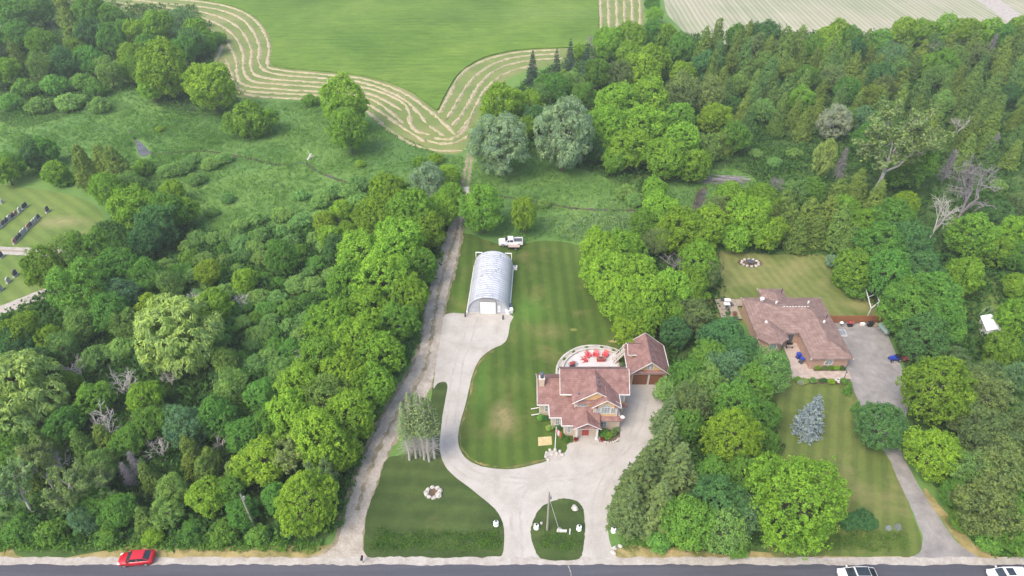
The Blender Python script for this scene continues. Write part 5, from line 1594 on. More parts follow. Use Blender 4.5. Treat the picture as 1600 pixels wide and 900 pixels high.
# rake and eave trim
b = MB()
for xa, xb, y, z, xp, zp in ((8.9, 15.9, 67.33, 5.6, xm, zr1), (11.7, 15.93, 66.48, 5.58, xm2, zr2), (9.0, 13.1, 64.68, 2.95, xm4, zr4)):
    rake(b, (xa - 0.05, y, z - 0.06), (xp, y, zp - 0.04)); rake(b, (xb + 0.05, y, z - 0.06), (xp, y, zp - 0.04))
for x in (7.17, 17.58):
    rake(b, (x, 69.15, 5.55), (x, main_r[0], main_r[1] - 0.04)); rake(b, (x, 74.95, 5.55), (x, main_r[0], main_r[1] - 0.04))
rake(b, (3.82, 69.45, 2.9), (3.82, ym3, zr3 - 0.04)); rake(b, (3.82, 75.95, 2.9), (3.82, ym3, zr3 - 0.04))
each(b, 'rake_trim', M['trim'], house)
b = MB()
b.box(7.15, 8.95, 69.08, 69.19, 5.40, 5.60); b.box(3.8, 5.7, 69.38, 69.48, 2.76, 2.95); b.box(5.52, 5.63, 67.0, 69.5, 2.75, 2.94); b.box(5.52, 7.5, 66.88, 66.98, 2.75, 2.94)
b.box(7.27, 7.38, 65.5, 67.0, 2.73, 2.92); b.box(7.27, 9.1, 65.38, 65.48, 2.73, 2.92); b.box(15.95, 16.06, 66.6, 69.2, 5.4, 5.59); b.box(15.95, 17.6, 69.06, 69.17, 5.40, 5.6); b.box(9.4, 12.75, 64.85, 65.0, 2.72, 2.92)
each(b, 'gutter', M['trim'], house)
b = MB()
for x, y, h in ((4.22, 69.87, 2.8), (5.92, 67.37, 2.75), (7.77, 65.92, 2.75), (5.62, 69.87, 2.8), (7.4, 67.37, 2.75)):
    b.box(x - 0.02, x + 0.14, y - 0.03, y + 0.1, 0.0, h)
b.box(9.27, 9.43, 67.72, 67.85, 3.4, 5.55); b.box(12.02, 12.16, 66.97, 67.08, 3.0, 5.5); b.box(15.44, 15.58, 66.97, 67.08, 2.95, 5.5)
each(b, 'corner_trim', M['trim'], house)
for x in (9.55, 12.6):
    b = MB(); b.box(x - 0.14, x + 0.14, 65.0, 65.28, 0.1, 2.75); b.box(x - 0.2, x + 0.2, 64.94, 65.34, 0.0, 0.32); b.box(x - 0.19, x + 0.19, 64.95, 65.33, 2.6, 2.74)
    b.build('porch_post', M['trim'], **H_)
b = MB(); b.box(9.2, 13.0, 64.6, 66.0, 0.0, 0.14); b.box(9.5, 12.7, 64.2, 64.6, 0.0, 0.08)
b.build('porch_floor', M['concrete'], **H_)
b = MB(); b.box(10.5, 11.5, 65.88, 65.945, 0.14, 2.25)
d = b.build('door', M['maroon'], **H_)
b = MB(); b.box(11.35, 11.43, 65.82, 65.875, 1.1, 1.25); b.build('handle', M['grey_metal'], d)
window(house, 9.6, 11.2, 4.45, 5.5, 67.75, 3, 2)
window(house, 12.35, 13.05, 3.75, 5.1, 67.0, 2, 3)
window(house, 13.12, 14.5, 3.75, 5.25, 67.0, 3, 3, arch=0.5, label='arched centre window of the front gable bay')
window(house, 14.57, 15.3, 3.75, 5.1, 67.0, 2, 3)
window(house, 13.25, 14.3, 0.7, 2.5, 67.05, 2, 3)
window(house, 16.05, 16.95, 3.7, 5.2, 69.55, 2, 3)
window(house, 16.3, 16.9, 0.8, 2.3, 69.75, 2, 2)
window(house, 5.0, 5.6, 0.9, 2.3, 69.9, 1, 2); window(house, 6.5, 7.2, 0.8, 2.3, 67.4, 2, 2); window(house, 8.2, 8.8, 0.8, 2.3, 65.95, 2, 2)
ch = MB(); ch.box(4.15, 4.95, 72.0, 72.8, 3.0, 6.3).build('chimney', M['buff_brick'], **H_) if False else None
b = MB(); b.box(4.15, 4.95, 71.7, 72.5, 2.5, 6.0); b.box(4.08, 5.02, 71.63, 72.57, 6.0, 6.12)
ch = b.build('chimney', M['buff_brick'], **H_)
b = MB(); b.lathe((4.55, 72.1, 6.12), [(0.26, 0), (0.26, 0.75), (0.34, 0.78), (0.34, 0.95), (0.18, 1.05)], 12); b.build('flue_cap', M['dark_grey'], ch)
for x, y in ((12.75, 70.6), (12.8, 69.7), (12.85, 68.9), (9.9, 68.6)):
    zz = 5.6 + (15.9 - x) * 0.685 if x > 12.4 else 5.6 + (x - 8.9) * 0.685
    b = MB(); b.box(x - 0.13, x + 0.13, y - 0.13, y + 0.13, zz - 0.12, zz + 0.16); b.build('roof_vent', M['dark_grey'], **H_)
for x in (9.3, 14.6):
    b = MB(); b.tube((x, main_r[0] + 0.25, main_r[1] - 0.3), (x, main_r[0] + 0.25, main_r[1] + 0.35), 0.05, n=6); b.build('vent_pipe', M['dark_grey'], **H_)
for x, y in ((4.2, 71.2), (4.25, 69.95)):
    b = MB(); b.bar((x, y, 0.28), (x - 1.25, y - 0.12, 0.1), 0.12, 0.09); b.build('downspout', M['trim'], **H_)
b = MB(); b.lathe((16.35, 66.5, 3.2), [(0.06, 0), (0.06, 0.25), (0.28, 0.32), (0.34, 0.4), (0.06, 0.42)], 12); b.build('satellite_dish', M['trim'], **H_)

# ---------------------------------------------------------------- detached garage
garage = setp(empty('garage', (21.9, 79, 0)), 'detached double garage with brown doors and steep reddish roof', 'garage')
K = dict(parent=garage, world=True)
b = MB(); b.box(19.05, 24.9, 76.4, 82.3, 0, 2.72)
b.add([(19.05, 76.4, 2.72), (24.9, 76.4, 2.72), (21.97, 76.4, 5.35), (19.05, 82.3, 2.72), (24.9, 82.3, 2.72), (21.97, 82.3, 5.35)], [(0, 1, 2), (5, 4, 3), (0, 2, 5, 3), (1, 4, 5, 2)])
b.build('wall', M['siding'], **K)
pl, (gx, gz) = gable_y(18.6, 25.25, 75.8, 82.6, 2.75, 0.86)
b = MB(); slab_roof(b, pl); b.build('roof', M['red_shingle'], **K)
b = MB(); slab_roof(b, [[(18.9, 75.95, 2.98), (24.95, 75.95, 2.98), (24.6, 76.42, 3.28), (19.3, 76.42, 3.28)]], 0.1); b.build('pent_roof', M['red_shingle'], **K)
b = MB()
for y in (75.76, 82.64):
    rake(b, (18.52, y, 2.68), (gx, y, gz - 0.04)); rake(b, (25.33, y, 2.68), (gx, y, gz - 0.04))
b.box(18.47, 18.58, 75.8, 82.6, 2.55, 2.73); b.box(25.27, 25.38, 75.8, 82.6, 2.55, 2.73)
each(b, 'rake_trim', M['trim'], garage)
for x0 in (19.45, 22.15):
    b = MB()
    for k in range(4):
        b.box(x0, x0 + 2.4, 76.30, 76.38, 0.05 + k * 0.56, 0.05 + k * 0.56 + 0.54)
    d = b.build('garage_door', M['garage_door'], **K)
    b = MB(); b.box(x0 - 0.12, x0 - 0.01, 76.28, 76.395, 0, 2.42); b.box(x0 + 2.41, x0 + 2.52, 76.28, 76.395, 0, 2.42); b.box(x0 - 0.12, x0 + 2.52, 76.27, 76.395, 2.42, 2.56)
    b.build('door_frame', M['trim'], d)
window(garage, 21.45, 21.95, 3.5, 4.5, 76.4, 1, 2); window(garage, 22.0, 22.5, 3.5, 4.5, 76.4, 1, 2)
b = MB(); b.box(19.2, 21.2, 79.12, 81.28, 2.8, 4.36)
b.build('dormer_wall', M['siding'], **K)
b = MB(); slab_roof(b, [[(18.75, 78.8, 4.35), (21.9, 78.8, 4.35), (21.9, 80.2, 5.35), (18.75, 80.2, 5.35)], [(18.75, 81.6, 4.35), (18.75, 80.2, 5.35), (21.9, 80.2, 5.35), (21.9, 81.6, 4.35)]])
b.build('dormer_roof', M['red_shingle'], **K)
b = MB(); rake(b, (18.71, 78.75, 4.28), (18.71, 80.2, 5.32)); rake(b, (18.71, 81.65, 4.28), (18.71, 80.2, 5.32)); b.box(18.7, 20.2, 78.70, 78.79, 4.20, 4.33); each(b, 'dormer_trim', M['trim'], garage)
for y in (77.5, 78.8, 80.0):
    b = MB(); b.box(22.3, 22.55, y - 0.12, y + 0.12, 4.9, 5.28); b.build('roof_vent', M['dark_grey'], **K)
# outside stair to the loft
stair = setp(empty('stair', (18.0, 81.5, 0)), 'white outside stair climbing to the garage loft dormer', 'stair')
for k in range(11):
    b = MB(); b.box(16.75 + k * 0.16, 17.0 + k * 0.16, 80.7, 81.6, 0.2 + k * 0.25, 0.26 + k * 0.25); b.build('step', M['wood'], stair, world=True)
for y in (80.66, 81.64):
    b = MB(); b.bar((16.8, y, 0.2), (18.55, y, 2.9), 0.08, 0.25); b.bar((16.8, y, 1.1), (18.55, y, 3.8), 0.07, 0.07)
    for k in range(6):
        x = 16.85 + k * 0.34; z = 0.25 + k * 0.52
        b.bar((x, y, z), (x, y, z + 0.9), 0.06)
    b.build('railing', M['trim'], stair, world=True)

# ---------------------------------------------------------------- raised patio behind the house
patio = setp(empty('patio', (13, 79, 0)), 'pale raised patio with curved retaining wall behind the house', 'patio')
arc = [(8.6, 76.2), (8.4, 78.0), (8.6, 79.8), (9.3, 81.4), (10.5, 82.7), (12.0, 83.6), (13.8, 83.95), (15.6, 83.75), (17.0, 83.2), (17.6, 82.9)]
arc = smooth(arc, False, 4)
b = MB(); b.prism([(17.6, 75.3)] + [(x, y) for x, y in arc[::-1]] + [(8.6, 75.3)], 0.0, 0.42); b.build('slab', M['patio'], patio, world=True)
def arc_wall(off, w, z, name, mat, seg=1):
    n = len(arc)
    pts = []
    for i, a in enumerate(arc):
        q0 = arc[max(0, i - 1)]; q1 = arc[min(n - 1, i + 1)]
        dx, dy = q1[0] - q0[0], q1[1] - q0[1]; d = math.hypot(dx, dy)
        pts.append(((a[0] - dy / d * off, a[1] + dx / d * off), (a[0] - dy / d * (off + w), a[1] + dx / d * (off + w))))
    for i in range(n - 1):
        (p, q), (r, s) = pts[i], pts[i + 1]
        # blocks stop a hair short of each other
        r = (p[0] + (r[0] - p[0]) * 0.97, p[1] + (r[1] - p[1]) * 0.97); s = (q[0] + (s[0] - q[0]) * 0.97, q[1] + (s[1] - q[1]) * 0.97)
        bb = MB(); bb.prism([p, q, s, r], 0.0, z + random.uniform(-0.02, 0.02)); bb.build(name, mat, patio, world=True)
arc_wall(0.003, 0.28, 0.72, 'wall_block', M['white_rock'])
arc_wall(0.95, 0.30, 0.50, 'wall_block', M['white_rock'])
n = len(arc)
_o1 = []; _o2 = []
for i, a in enumerate(arc):
    q0 = arc[max(0, i - 1)]; q1 = arc[min(n - 1, i + 1)]
    dx, dy = q1[0] - q0[0], q1[1] - q0[1]; d = math.hypot(dx, dy)
    _o1.append((a[0] - dy / d * 0.28, a[1] + dx / d * 0.28)); _o2.append((a[0] - dy / d * 0.96, a[1] + dx / d * 0.96))
b = MB(); b.prism(_o1 + _o2[::-1], 0.0, 0.38); b.build('planting_bed', M['shoulder'], patio, world=True)
b = MB(); b.box(17.62, 17.95, 75.3, 82.9, 0, 0.5); b.build('edge_kerb', M['pavers'], patio, world=True)
b = MB(); b.box(17.96, 18.55, 76.2, 80.6, 0, 0.2); b.build('side_bed', M['soil'], patio, world=True)
for i in range(7):
    k = (2 + i * 5) % len(_o1)
    plant('shrub', (_o1[k][0] + _o2[k][0]) / 2, (_o1[k][1] + _o2[k][1]) / 2, 0.28, 0.75, 'shrub', 'low plant in the curved bed of the patio wall', 'plants in the patio wall bed', 'garden_plant', 'plant', PROTO['shrub'][i % 3][:4], random, parts=False)
for i, y in enumerate((77.0, 78.1, 79.2, 80.2)):
    plant('shrub', 18.25, y, 0.42, 1.0, 'silverleaf', 'round grey-green bush in the bed between patio and garage', 'bushes between patio and garage', 'garden_bush', 'bush', PROTO['shrub'][i % 3][:4], random, parts=False)


def adirondack(x, y, rz, label):
    """red slatted garden chair with sloping seat and fanned back"""
    t = setp(empty('garden_chair', (x, y, 0.42), rz), label, 'chair', 'red garden chairs on the patio')
    for k in range(5):
        a = -0.28 + k * 0.14
        b = MB(); b.bar((a, 0.12, 0.30), (a * 1.5, 0.55, 1.0 - abs(a) * 0.35), 0.12, 0.03); b.build('back_slat', M['red_plastic'], t)
    for k in range(5):
        b = MB(); b.box(-0.34, 0.34, -0.42 + k * 0.12, -0.32 + k * 0.12, 0.36 - k * 0.025, 0.385 - k * 0.025); b.build('seat_slat', M['red_plastic'], t)
    for s in (-1, 1):
        b = MB(); b.box(s * 0.42 - 0.08, s * 0.42 + 0.08, -0.5, 0.3, 0.55, 0.58); b.build('armrest', M['red_plastic'], t)
        b = MB(); b.box(s * 0.40 - 0.03, s * 0.40 + 0.03, -0.45, -0.35, 0.0, 0.545); b.build('leg', M['red_plastic'], t)
        b = MB(); b.bar((s * 0.36, -0.35, 0.3), (s * 0.36, 0.6, 0.04), 0.05, 0.1); b.build('leg', M['red_plastic'], t)
    return t


for px, py, rz, lb in ((913, 562, 1.9, 'red garden chair turned sideways, leftmost on the patio'), (919, 555, 0.7, 'red garden chair second from the left on the patio'), (931, 554, -0.25, 'red garden chair behind the fire table, second from the right'), (946, 554, -0.6, 'red garden chair at the right end of the patio group')):
    x, y = G(px, py, 0.75)
    adirondack(x, y, rz, lb).scale = (1.0, 1.0, 1.0)
x, y = G(939, 561, 0.8)
t = setp(empty('fire_table', (x, y, 0.42)), 'oblong dark red table in front of the red garden chairs', 'table')
b = MB(); b.box(-0.68, 0.68, -0.3, 0.3, 0.0, 0.6); b.build('base', M['maroon'], t)
b = MB(); b.box(-0.75, 0.75, -0.37, 0.37, 0.6, 0.66); b.build('table_top', M['terracotta'], t)
b = MB(); b.box(-0.35, 0.35, -0.12, 0.12, 0.662, 0.68); b.build('burner', M['black'], t)
x, y = G(894, 571, 0.7)
t = setp(empty('barbecue', (x, y, 0.42), 0.4), 'dark maroon barbecue at the left corner of the patio', 'barbecue')
b = MB(); b.box(-0.4, 0.4, -0.25, 0.25, 0.1, 0.75); b.build('cabinet', M['black'], t)
b = MB()
pr = [(-0.27, 0.76), (-0.26, 0.9), (-0.15, 1.05), (0.1, 1.08), (0.27, 0.95), (0.28, 0.76)]
b.add([(-0.42, p, q) for p, q in pr] + [(0.42, p, q) for p, q in pr], [tuple(range(6)), tuple(range(11, 5, -1))] + [(i, i + 6, (i + 1) % 6 + 6, (i + 1) % 6) for i in range(6)]); b.build('lid', M['maroon'], t)
for s in (-1, 1):
    b = MB(); b.box(s * 0.62 - 0.18, s * 0.62 + 0.18, -0.22, 0.22, 0.78, 0.82); b.build('side_shelf', M['grey_metal'], t)

# ---------------------------------------------------------------- steel arch hut
hut = setp(empty('arch_hut', (-4.35, 93.7, 0), math.radians(-3.0)), 'round-roofed galvanised steel hut at the end of the drive', 'hut')
HW, HH, HL, NP = 3.85, 4.0, 14.3, 22
def arch(t, r=1.0):
    a = math.pi * t
    return (-HW * r * math.cos(a) * (1 - 0.0 * math.sin(a)), HH * r * math.sin(a) ** 0.82)
b = MB()
seg = 22; prof = [(0.0, 0.968), (0.10, 0.968), (0.22, 1.0), (0.48, 1.0), (0.60, 0.968), (0.70, 0.968)]
pl_ = HL / NP
for i in range(seg + 1):
    for (u, r) in prof:
        x, z = arch(i / seg, r)
        b.v.append((x, u * pl_ / 0.70 - 0.004, max(0.0, z)))
k = len(prof)
for i in range(seg):
    for j in range(k - 1):
        b.f.append((i * k + j, i * k + j + 1, (i + 1) * k + j + 1, (i + 1) * k + j))
panel = b.build('arch_panel', M['steel'], hut)
panel.data.flip_normals()
for i in range(1, NP):
    c = panel.copy(); C.objects.link(c); c.parent = hut; c.location = (0, i * pl_, 0)
def end_wall(y, name):
    b = MB()
    n = 31
    pts = [arch(i / (n - 1), 0.975) for i in range(n)]
    for i in range(n - 1):
        (xa, za), (xb, zb) = pts[i], pts[i + 1]
        o = 0.04 * (i % 2)
        b.add([(xa, y - o, 0), (xb, y - o, 0), (xb, y - o, zb), (xa, y - o, za)], [(0, 1, 2, 3)])
        b.add([(xb, y - o, 0), (xb, y - 0.04 + o, 0), (xb, y - 0.04 + o, zb), (xb, y - o, zb)], [(0, 1, 2, 3)])
    return b.build(name, M['steel'], hut)
end_wall(0.28, 'front_wall'); end_wall(HL - 0.15, 'back_wall')
b = MB()
for j in range(5):
    b.box(-1.42, 1.38, 0.08, 0.17, 0.04 + j * 0.55, 0.04 + j * 0.55 + 0.53)
dr = b.build('roller_door', M['white_paint'], hut)
b = MB(); b.box(-1.56, -1.43, 0.06, 0.19, 0, 2.9); b.box(1.39, 1.52, 0.06, 0.19, 0, 2.9); b.box(-1.56, 1.52, 0.05, 0.19, 2.80, 2.95); b.build('door_frame', M['grey_metal'], dr)
b = MB(); b.box(-1.45, 1.42, 0.1, 0.2, 2.98, 3.5); b.build('gable_panel', M['grey_metal'], hut)
for j in range(5):
    b = MB(); b.box(1.75, 2.25, 0.12, 0.18, 0.5 + j * 0.32, 0.68 + j * 0.32); b.build('louvre', M['white_paint'], hut)
b = MB()
for s in (-1, 1):
    b.bar((s * 3.5, HL + 0.25, 0), (s * 3.5, HL + 0.25, 3.2), 0.12); b.bar((s * 3.5, HL + 0.25, 3.2), (s * 2.2, HL + 0.25, 3.2), 0.14)
b.build('back_frame', M['white_paint'], hut)
b = MB(); b.box(-HW - 0.12, HW + 0.12, -0.1, HL + 0.1, 0, 0.06); b.build('floor_slab', M['concrete'], hut)
b = MB(); b.box(-HW - 0.13, -HW + 0.06, 0.02, HL, 0.062, 0.24); b.box(HW - 0.06, HW + 0.13, 0.02, HL, 0.062, 0.24); b.build('base_curb', M['white_paint'], hut)

# things beside the hut
for px, py, lb in ((727, 495, 'short dark post at the front left corner of the steel hut'), (786, 499, 'short dark post at the front right corner of the steel hut')):
    x, y = G(px, py)
    t = setp(empty('bollard', (x, y, 0.03)), lb, 'bollard', 'dark bollards before the steel hut')
    b = MB(); b.tube((0, 0, 0), (0, 0, 0.85), 0.13, n=10); b.build('post', M['black'], t)
    b = MB(); b.lathe((0, 0, 0.85), [(0.15, 0), (0.15, 0.06), (0.05, 0.12)], 10); b.build('cap', M['dark_grey'], t)
for i, (px, py, w, lb) in enumerate(((791, 491, 0.7, 'white tote leaning at the front right of the steel hut'), (796, 489, 0.8, 'white container outermost beside the steel hut'), (795, 483, 0.75, 'grey bin behind the white containers beside the steel hut'))):
    x, y = G(px, py)
    t = setp(empty('storage_bin', (x + 0.2, y + 0.1, 0.03), 0.2 * i), lb, 'bin', 'bins beside the steel hut')
    b = MB(); b.add([(-w / 2 * .85, -0.3, 0), (w / 2 * .85, -0.3, 0), (w / 2 * .85, 0.3, 0), (-w / 2 * .85, 0.3, 0), (-w / 2, -0.36, 0.85), (w / 2, -0.36, 0.85), (w / 2, 0.36, 0.85), (-w / 2, 0.36, 0.85)],
                    [(0, 3, 2, 1), (4, 5, 6, 7), (0, 1, 5, 4), (1, 2, 6, 5), (2, 3, 7, 6), (3, 0, 4, 7)]); b.build('tub', M['grey_metal'] if i == 2 else M['white_paint'], t)
    b = MB(); b.box(-w / 2 - 0.03, w / 2 + 0.03, -0.39, 0.39, 0.852, 0.92); b.build('lid', M['dark_grey'] if i == 2 else M['white_paint'], t)
x, y = G(805, 421)
t = setp(empty('air_unit', (x, y, 0)), 'small pale box unit beside the right wall of the steel hut', 'box')
b = MB(); b.box(-0.4, 0.4, -0.3, 0.3, 0.05, 0.8); b.build('case', M['canvas'], t)
b = MB(); b.lathe((0, 0, 0.802), [(0.24, 0), (0.24, 0.03), (0.05, 0.05)], 10); b.build('fan_grille', M['dark_grey'], t)

# ---------------------------------------------------------------- bungalow
bung = setp(empty('bungalow', (49, 88, 0)), 'brick bungalow with wide brown hipped roof', 'house')
Q = dict(parent=bung, world=True)
b = MB(); b.box(41.95, 55.4, 86.1, 94.6, 0, 2.62); b.box(49.35, 55.38, 79.85, 90, 0, 2.6); b.box(45.6, 49.4, 94, 97.2, 0, 2.58)
b.prism([(41.9, 90), (41.9, 84.7), (43.2, 83.45), (45.0, 83.45), (46.2, 84.5), (46.2, 90)], 0, 2.61)
b.build('wall', M['red_brick'], **Q)
b = MB(); slab_roof(b, hip(41.5, 55.85, 85.6, 95.05, 2.8, 0.40), 0.14); b.build('roof', M['brown_shingle'], **Q)
b = MB(); slab_roof(b, hip(48.9, 55.86, 79.4, 95.0, 2.79, 0.40), 0.14); b.build('roof', M['brown_shingle'], **Q)
b = MB(); slab_roof(b, hip(45.2, 49.8, 89.0, 97.6, 2.8, 0.40), 0.14); b.build('roof', M['brown_shingle'], **Q)
zr_ = 2.8 + 2.6 * 0.40
b = MB(); a_ = (44.1, 86.0, zr_); c_ = (44.1, 92.0, zr_)
slab_roof(b, [[(41.48, 94.9, 2.79), (41.48, 84.4, 2.79), a_, c_], [(41.48, 84.4, 2.79), (43.1, 83.0, 2.79), a_], [(43.1, 83.0, 2.79), (45.2, 83.0, 2.79), a_], [(45.2, 83.0, 2.79), (46.7, 84.2, 2.79), a_], [(46.7, 84.2, 2.79), (46.7, 92.0, 2.79), c_, a_]], 0.14)
b.build('roof', M['brown_shingle'], **Q)
b = MB()
out_ = [(41.48, 95.05), (41.48, 84.4), (43.1, 83.0), (45.2, 83.0), (46.7, 84.2), (46.7, 85.6), (48.9, 85.6), (48.9, 79.4), (55.86, 79.4), (55.86, 95.05), (49.8, 95.05), (49.8, 97.6), (45.2, 97.6), (45.2, 95.05)]
for p, q in zip(out_, out_[1:] + out_[:1]):
    d = Vector((q[0] - p[0], q[1] - p[1], 0)).normalized(); o = Vector((d.y, -d.x, 0)) * -0.06
    if True:
        b.bar((p[0] + o.x - d.x * 0.08, p[1] + o.y - d.y * 0.08, 2.70), (q[0] + o.x + d.x * 0.08, q[1] + o.y + d.y * 0.08, 2.70), 0.1, 0.17)
each(b, 'fascia', M['trim'], bung)
window(bung, 51.6, 52.9, 1.0, 2.2, 79.85, 2, 1); window(bung, 43.5, 44.7, 0.9, 2.2, 83.45, 2, 1)
b = MB(); b.box(47.6, 48.4, 86.0, 86.08, 0.05, 2.15); d = b.build('door', M['dark_grey'], **Q)
b = MB(); b.box(47.5, 48.5, 85.985, 86.095, 2.16, 2.3); b.build('lintel', M['trim'], d)
for px, py, z, s in ((1191, 467.5, 3.9, 0.42), (1213, 473, 4.4, 0.2), (1263, 473, 4.4, 0.18), (1197, 504, 3.6, 0.26), (1287.5, 503.5, 3.9, 0.22)):
    x, y = G(px, py, z)
    b = MB(); b.lathe((x, y, z - 0.5), [(s * 0.7, 0), (s * 0.7, 0.5), (s, 0.55), (s, 0.75), (s * 0.5, 0.9)], 10); b.build('roof_vent', M['trim'], **Q)
for px, py in ((1222, 446 + 8), (1292, 495)):
    x, y = G(px, py, 3.6)
    b = MB(); b.tube((x, y, 2.9), (x, y, 4.1), 0.07, n=6); b.build('vent_pipe', M['black'], **Q)
for k in range(9):
    b = MB(); b.box(47.2 + k * 0.52, 47.5 + k * 0.52, 90.26, 90.40, 4.66, 4.73); b.build('ridge_vent', M['trim'], **Q)

# deck at the bungalow's left corner
deck = setp(empty('deck', (40, 94, 0)), 'weathered timber deck at the back corner of the bungalow', 'deck')
dx0, dx1, dy0, dy1 = 37.7, 41.4, 91.9, 97.4
for k in range(int((dx1 - dx0) / 0.28)):
    b = MB(); b.box(dx0 + k * 0.28, dx0 + k * 0.28 + 0.265, dy0, dy1, 0.45, 0.5); b.build('plank', M['wood'], deck, world=True)
b = MB(); b.box(dx0, dx1, dy0 + 0.05, dy0 + 0.12, 0, 0.447); b.box(dx0 + 0.03, dx0 + 0.1, dy0 + 0.13, dy1, 0, 0.447); b.build('skirt', M['dark_grey'], deck, world=True)
for k in range(10):
    b = MB(); b.box(41.42 + k * 0.36, 41.76 + k * 0.36, 95.5, 97.4, 0.40, 0.45); b.build('plank', M['wood'], deck, world=True)
for i, (x, y, mt, lb) in enumerate(((39.7, 96.3, 'white_paint', 'white garden table on the far half of the bungalow deck'), (39.3, 95.2, 'canvas', 'pale square table in the middle of the bungalow deck'))):
    t = setp(empty('garden_table', (x, y, 0.5)), lb, 'table', 'tables on the bungalow deck')
    b = MB(); b.box(-0.55, 0.55, -0.4, 0.4, 0.68, 0.73); b.build('table_top', M[mt], t)
    for sx in (-0.45, 0.45):
        for sy in (-0.3, 0.3):
            b = MB(); b.box(sx - 0.03, sx + 0.03, sy - 0.03, sy + 0.03, 0, 0.68); b.build('leg', M[mt], t)
for i, (x, y, rz, lb) in enumerate(((39.2, 94.2, 0.4, 'dark chair nearest the front of the bungalow deck'), (40.3, 95.4, 2.0, 'dark chair beside the pale table on the bungalow deck'), (39.0, 96.9, 1.0, 'dark chair at the far corner of the bungalow deck'))):
    t = setp(empty('deck_chair', (x, y, 0.5), rz), lb, 'chair', 'chairs on the bungalow deck')
    b = MB(); b.box(-0.25, 0.25, -0.25, 0.25, 0.42, 0.46); b.build('seat', M['dark_grey'], t)
    b = MB(); b.box(-0.25, 0.25, 0.22, 0.26, 0.46, 0.95); b.build('backrest', M['dark_grey'], t)
    for sx in (-0.22, 0.22):
        for sy in (-0.22, 0.22):
            b = MB(); b.box(sx - 0.02, sx + 0.02, sy - 0.02, sy + 0.02, 0, 0.42); b.build('leg', M['black'], t)
t = setp(empty('planter_tub', (40.2, 92.9, 0.5)), 'brown round tub on the near end of the bungalow deck', 'tub')
b = MB(); b.lathe((0, 0, 0), [(0.3, 0), (0.42, 0.5), (0.45, 0.5), (0.45, 0.55), (0.36, 0.55)], 14); b.build('tub', M['terracotta'], t)
b = MB(); b.lathe((0, 0, 0.56), [(0.35, 0), (0.3, 0.12), (0.1, 0.2)], 10); b.build('soil_fill', M['soil'], t)
t = setp(empty('lounger', (43.4, 96.6, 0.45)), 'white sun lounger on the narrow deck behind the bungalow', 'lounger')
b = MB(); b.box(-0.9, 0.5, -0.32, 0.32, 0.28, 0.34); b.build('seat', M['white_paint'], t)
b = MB(); b.bar((0.5, 0, 0.31), (1.05, 0, 0.75), 0.64, 0.06); b.build('backrest', M['white_paint'], t)
for sx in (-0.8, 0.4):
    for sy in (-0.28, 0.28):
        b = MB(); b.box(sx - 0.03, sx + 0.03, sy - 0.03, sy + 0.03, 0, 0.28); b.build('leg', M['white_paint'], t)
# entrance alcove things
t = setp(empty('porch_bench', (47.7, 84.9, 0.03)), 'dark bench in the bungalow entrance alcove', 'bench')
b = MB(); b.box(-0.55, 0.55, -0.22, 0.22, 0.42, 0.47); b.build('seat', M['wood'], t)
b = MB(); b.box(-0.55, 0.55, 0.2, 0.25, 0.5, 0.95); b.build('backrest', M['black'], t)
for sx in (-0.5, 0.5):
    b = MB(); b.box(sx - 0.04, sx + 0.04, -0.2, 0.2, 0, 0.42); b.build('leg', M['black'], t)

# board fence
fence = setp(empty('board_fence', (61.5, 91.3, 0)), 'reddish brown board fence at the end of the bungalow drive', 'fence')
b = MB(); b.box(0, 0.145, 0, 0.025, 0.05, 1.75)
brd = b.build('board', M['fence_wood'], fence)
fx0 = 56.6 - 61.5
brd.location = (fx0, 0, 0)
for k in range(1, 66):
    c = brd.copy(); C.objects.link(c); c.parent = fence; c.location = (fx0 + k * 0.155, random.uniform(-0.01, 0.01), random.uniform(-0.02, 0.02)); c.scale = (1, 1, random.uniform(0.97, 1.02))
for z in (0.35, 1.35):
    b = MB(); b.box(fx0, fx0 + 66 * 0.155, 0.045, 0.09, z, z + 0.09); b.build('rail', M['fence_wood'], fence)
for k in range(5):
    b = MB(); b.box(fx0 + k * 2.5, fx0 + k * 2.5 + 0.1, 0.10, 0.2, 0, 1.8); b.build('post', M['fence_wood'], fence)


# ---------------------------------------------------------------- vehicles
def wheel(parent, x, y, r=0.33, w=0.22, side=1):
    t = MB(); t.tube((x, y - w / 2, r), (x, y + w / 2, r), r, n=16)
    o = t.build('wheel', M['rubber'], parent)
    b = MB(); b.tube((x, y + side * (w / 2 + 0.005), r), (x, y + side * (w / 2 + 0.02), r), r * 0.66, n=12); b.build('rim', M['grey_metal'], o)
    return o


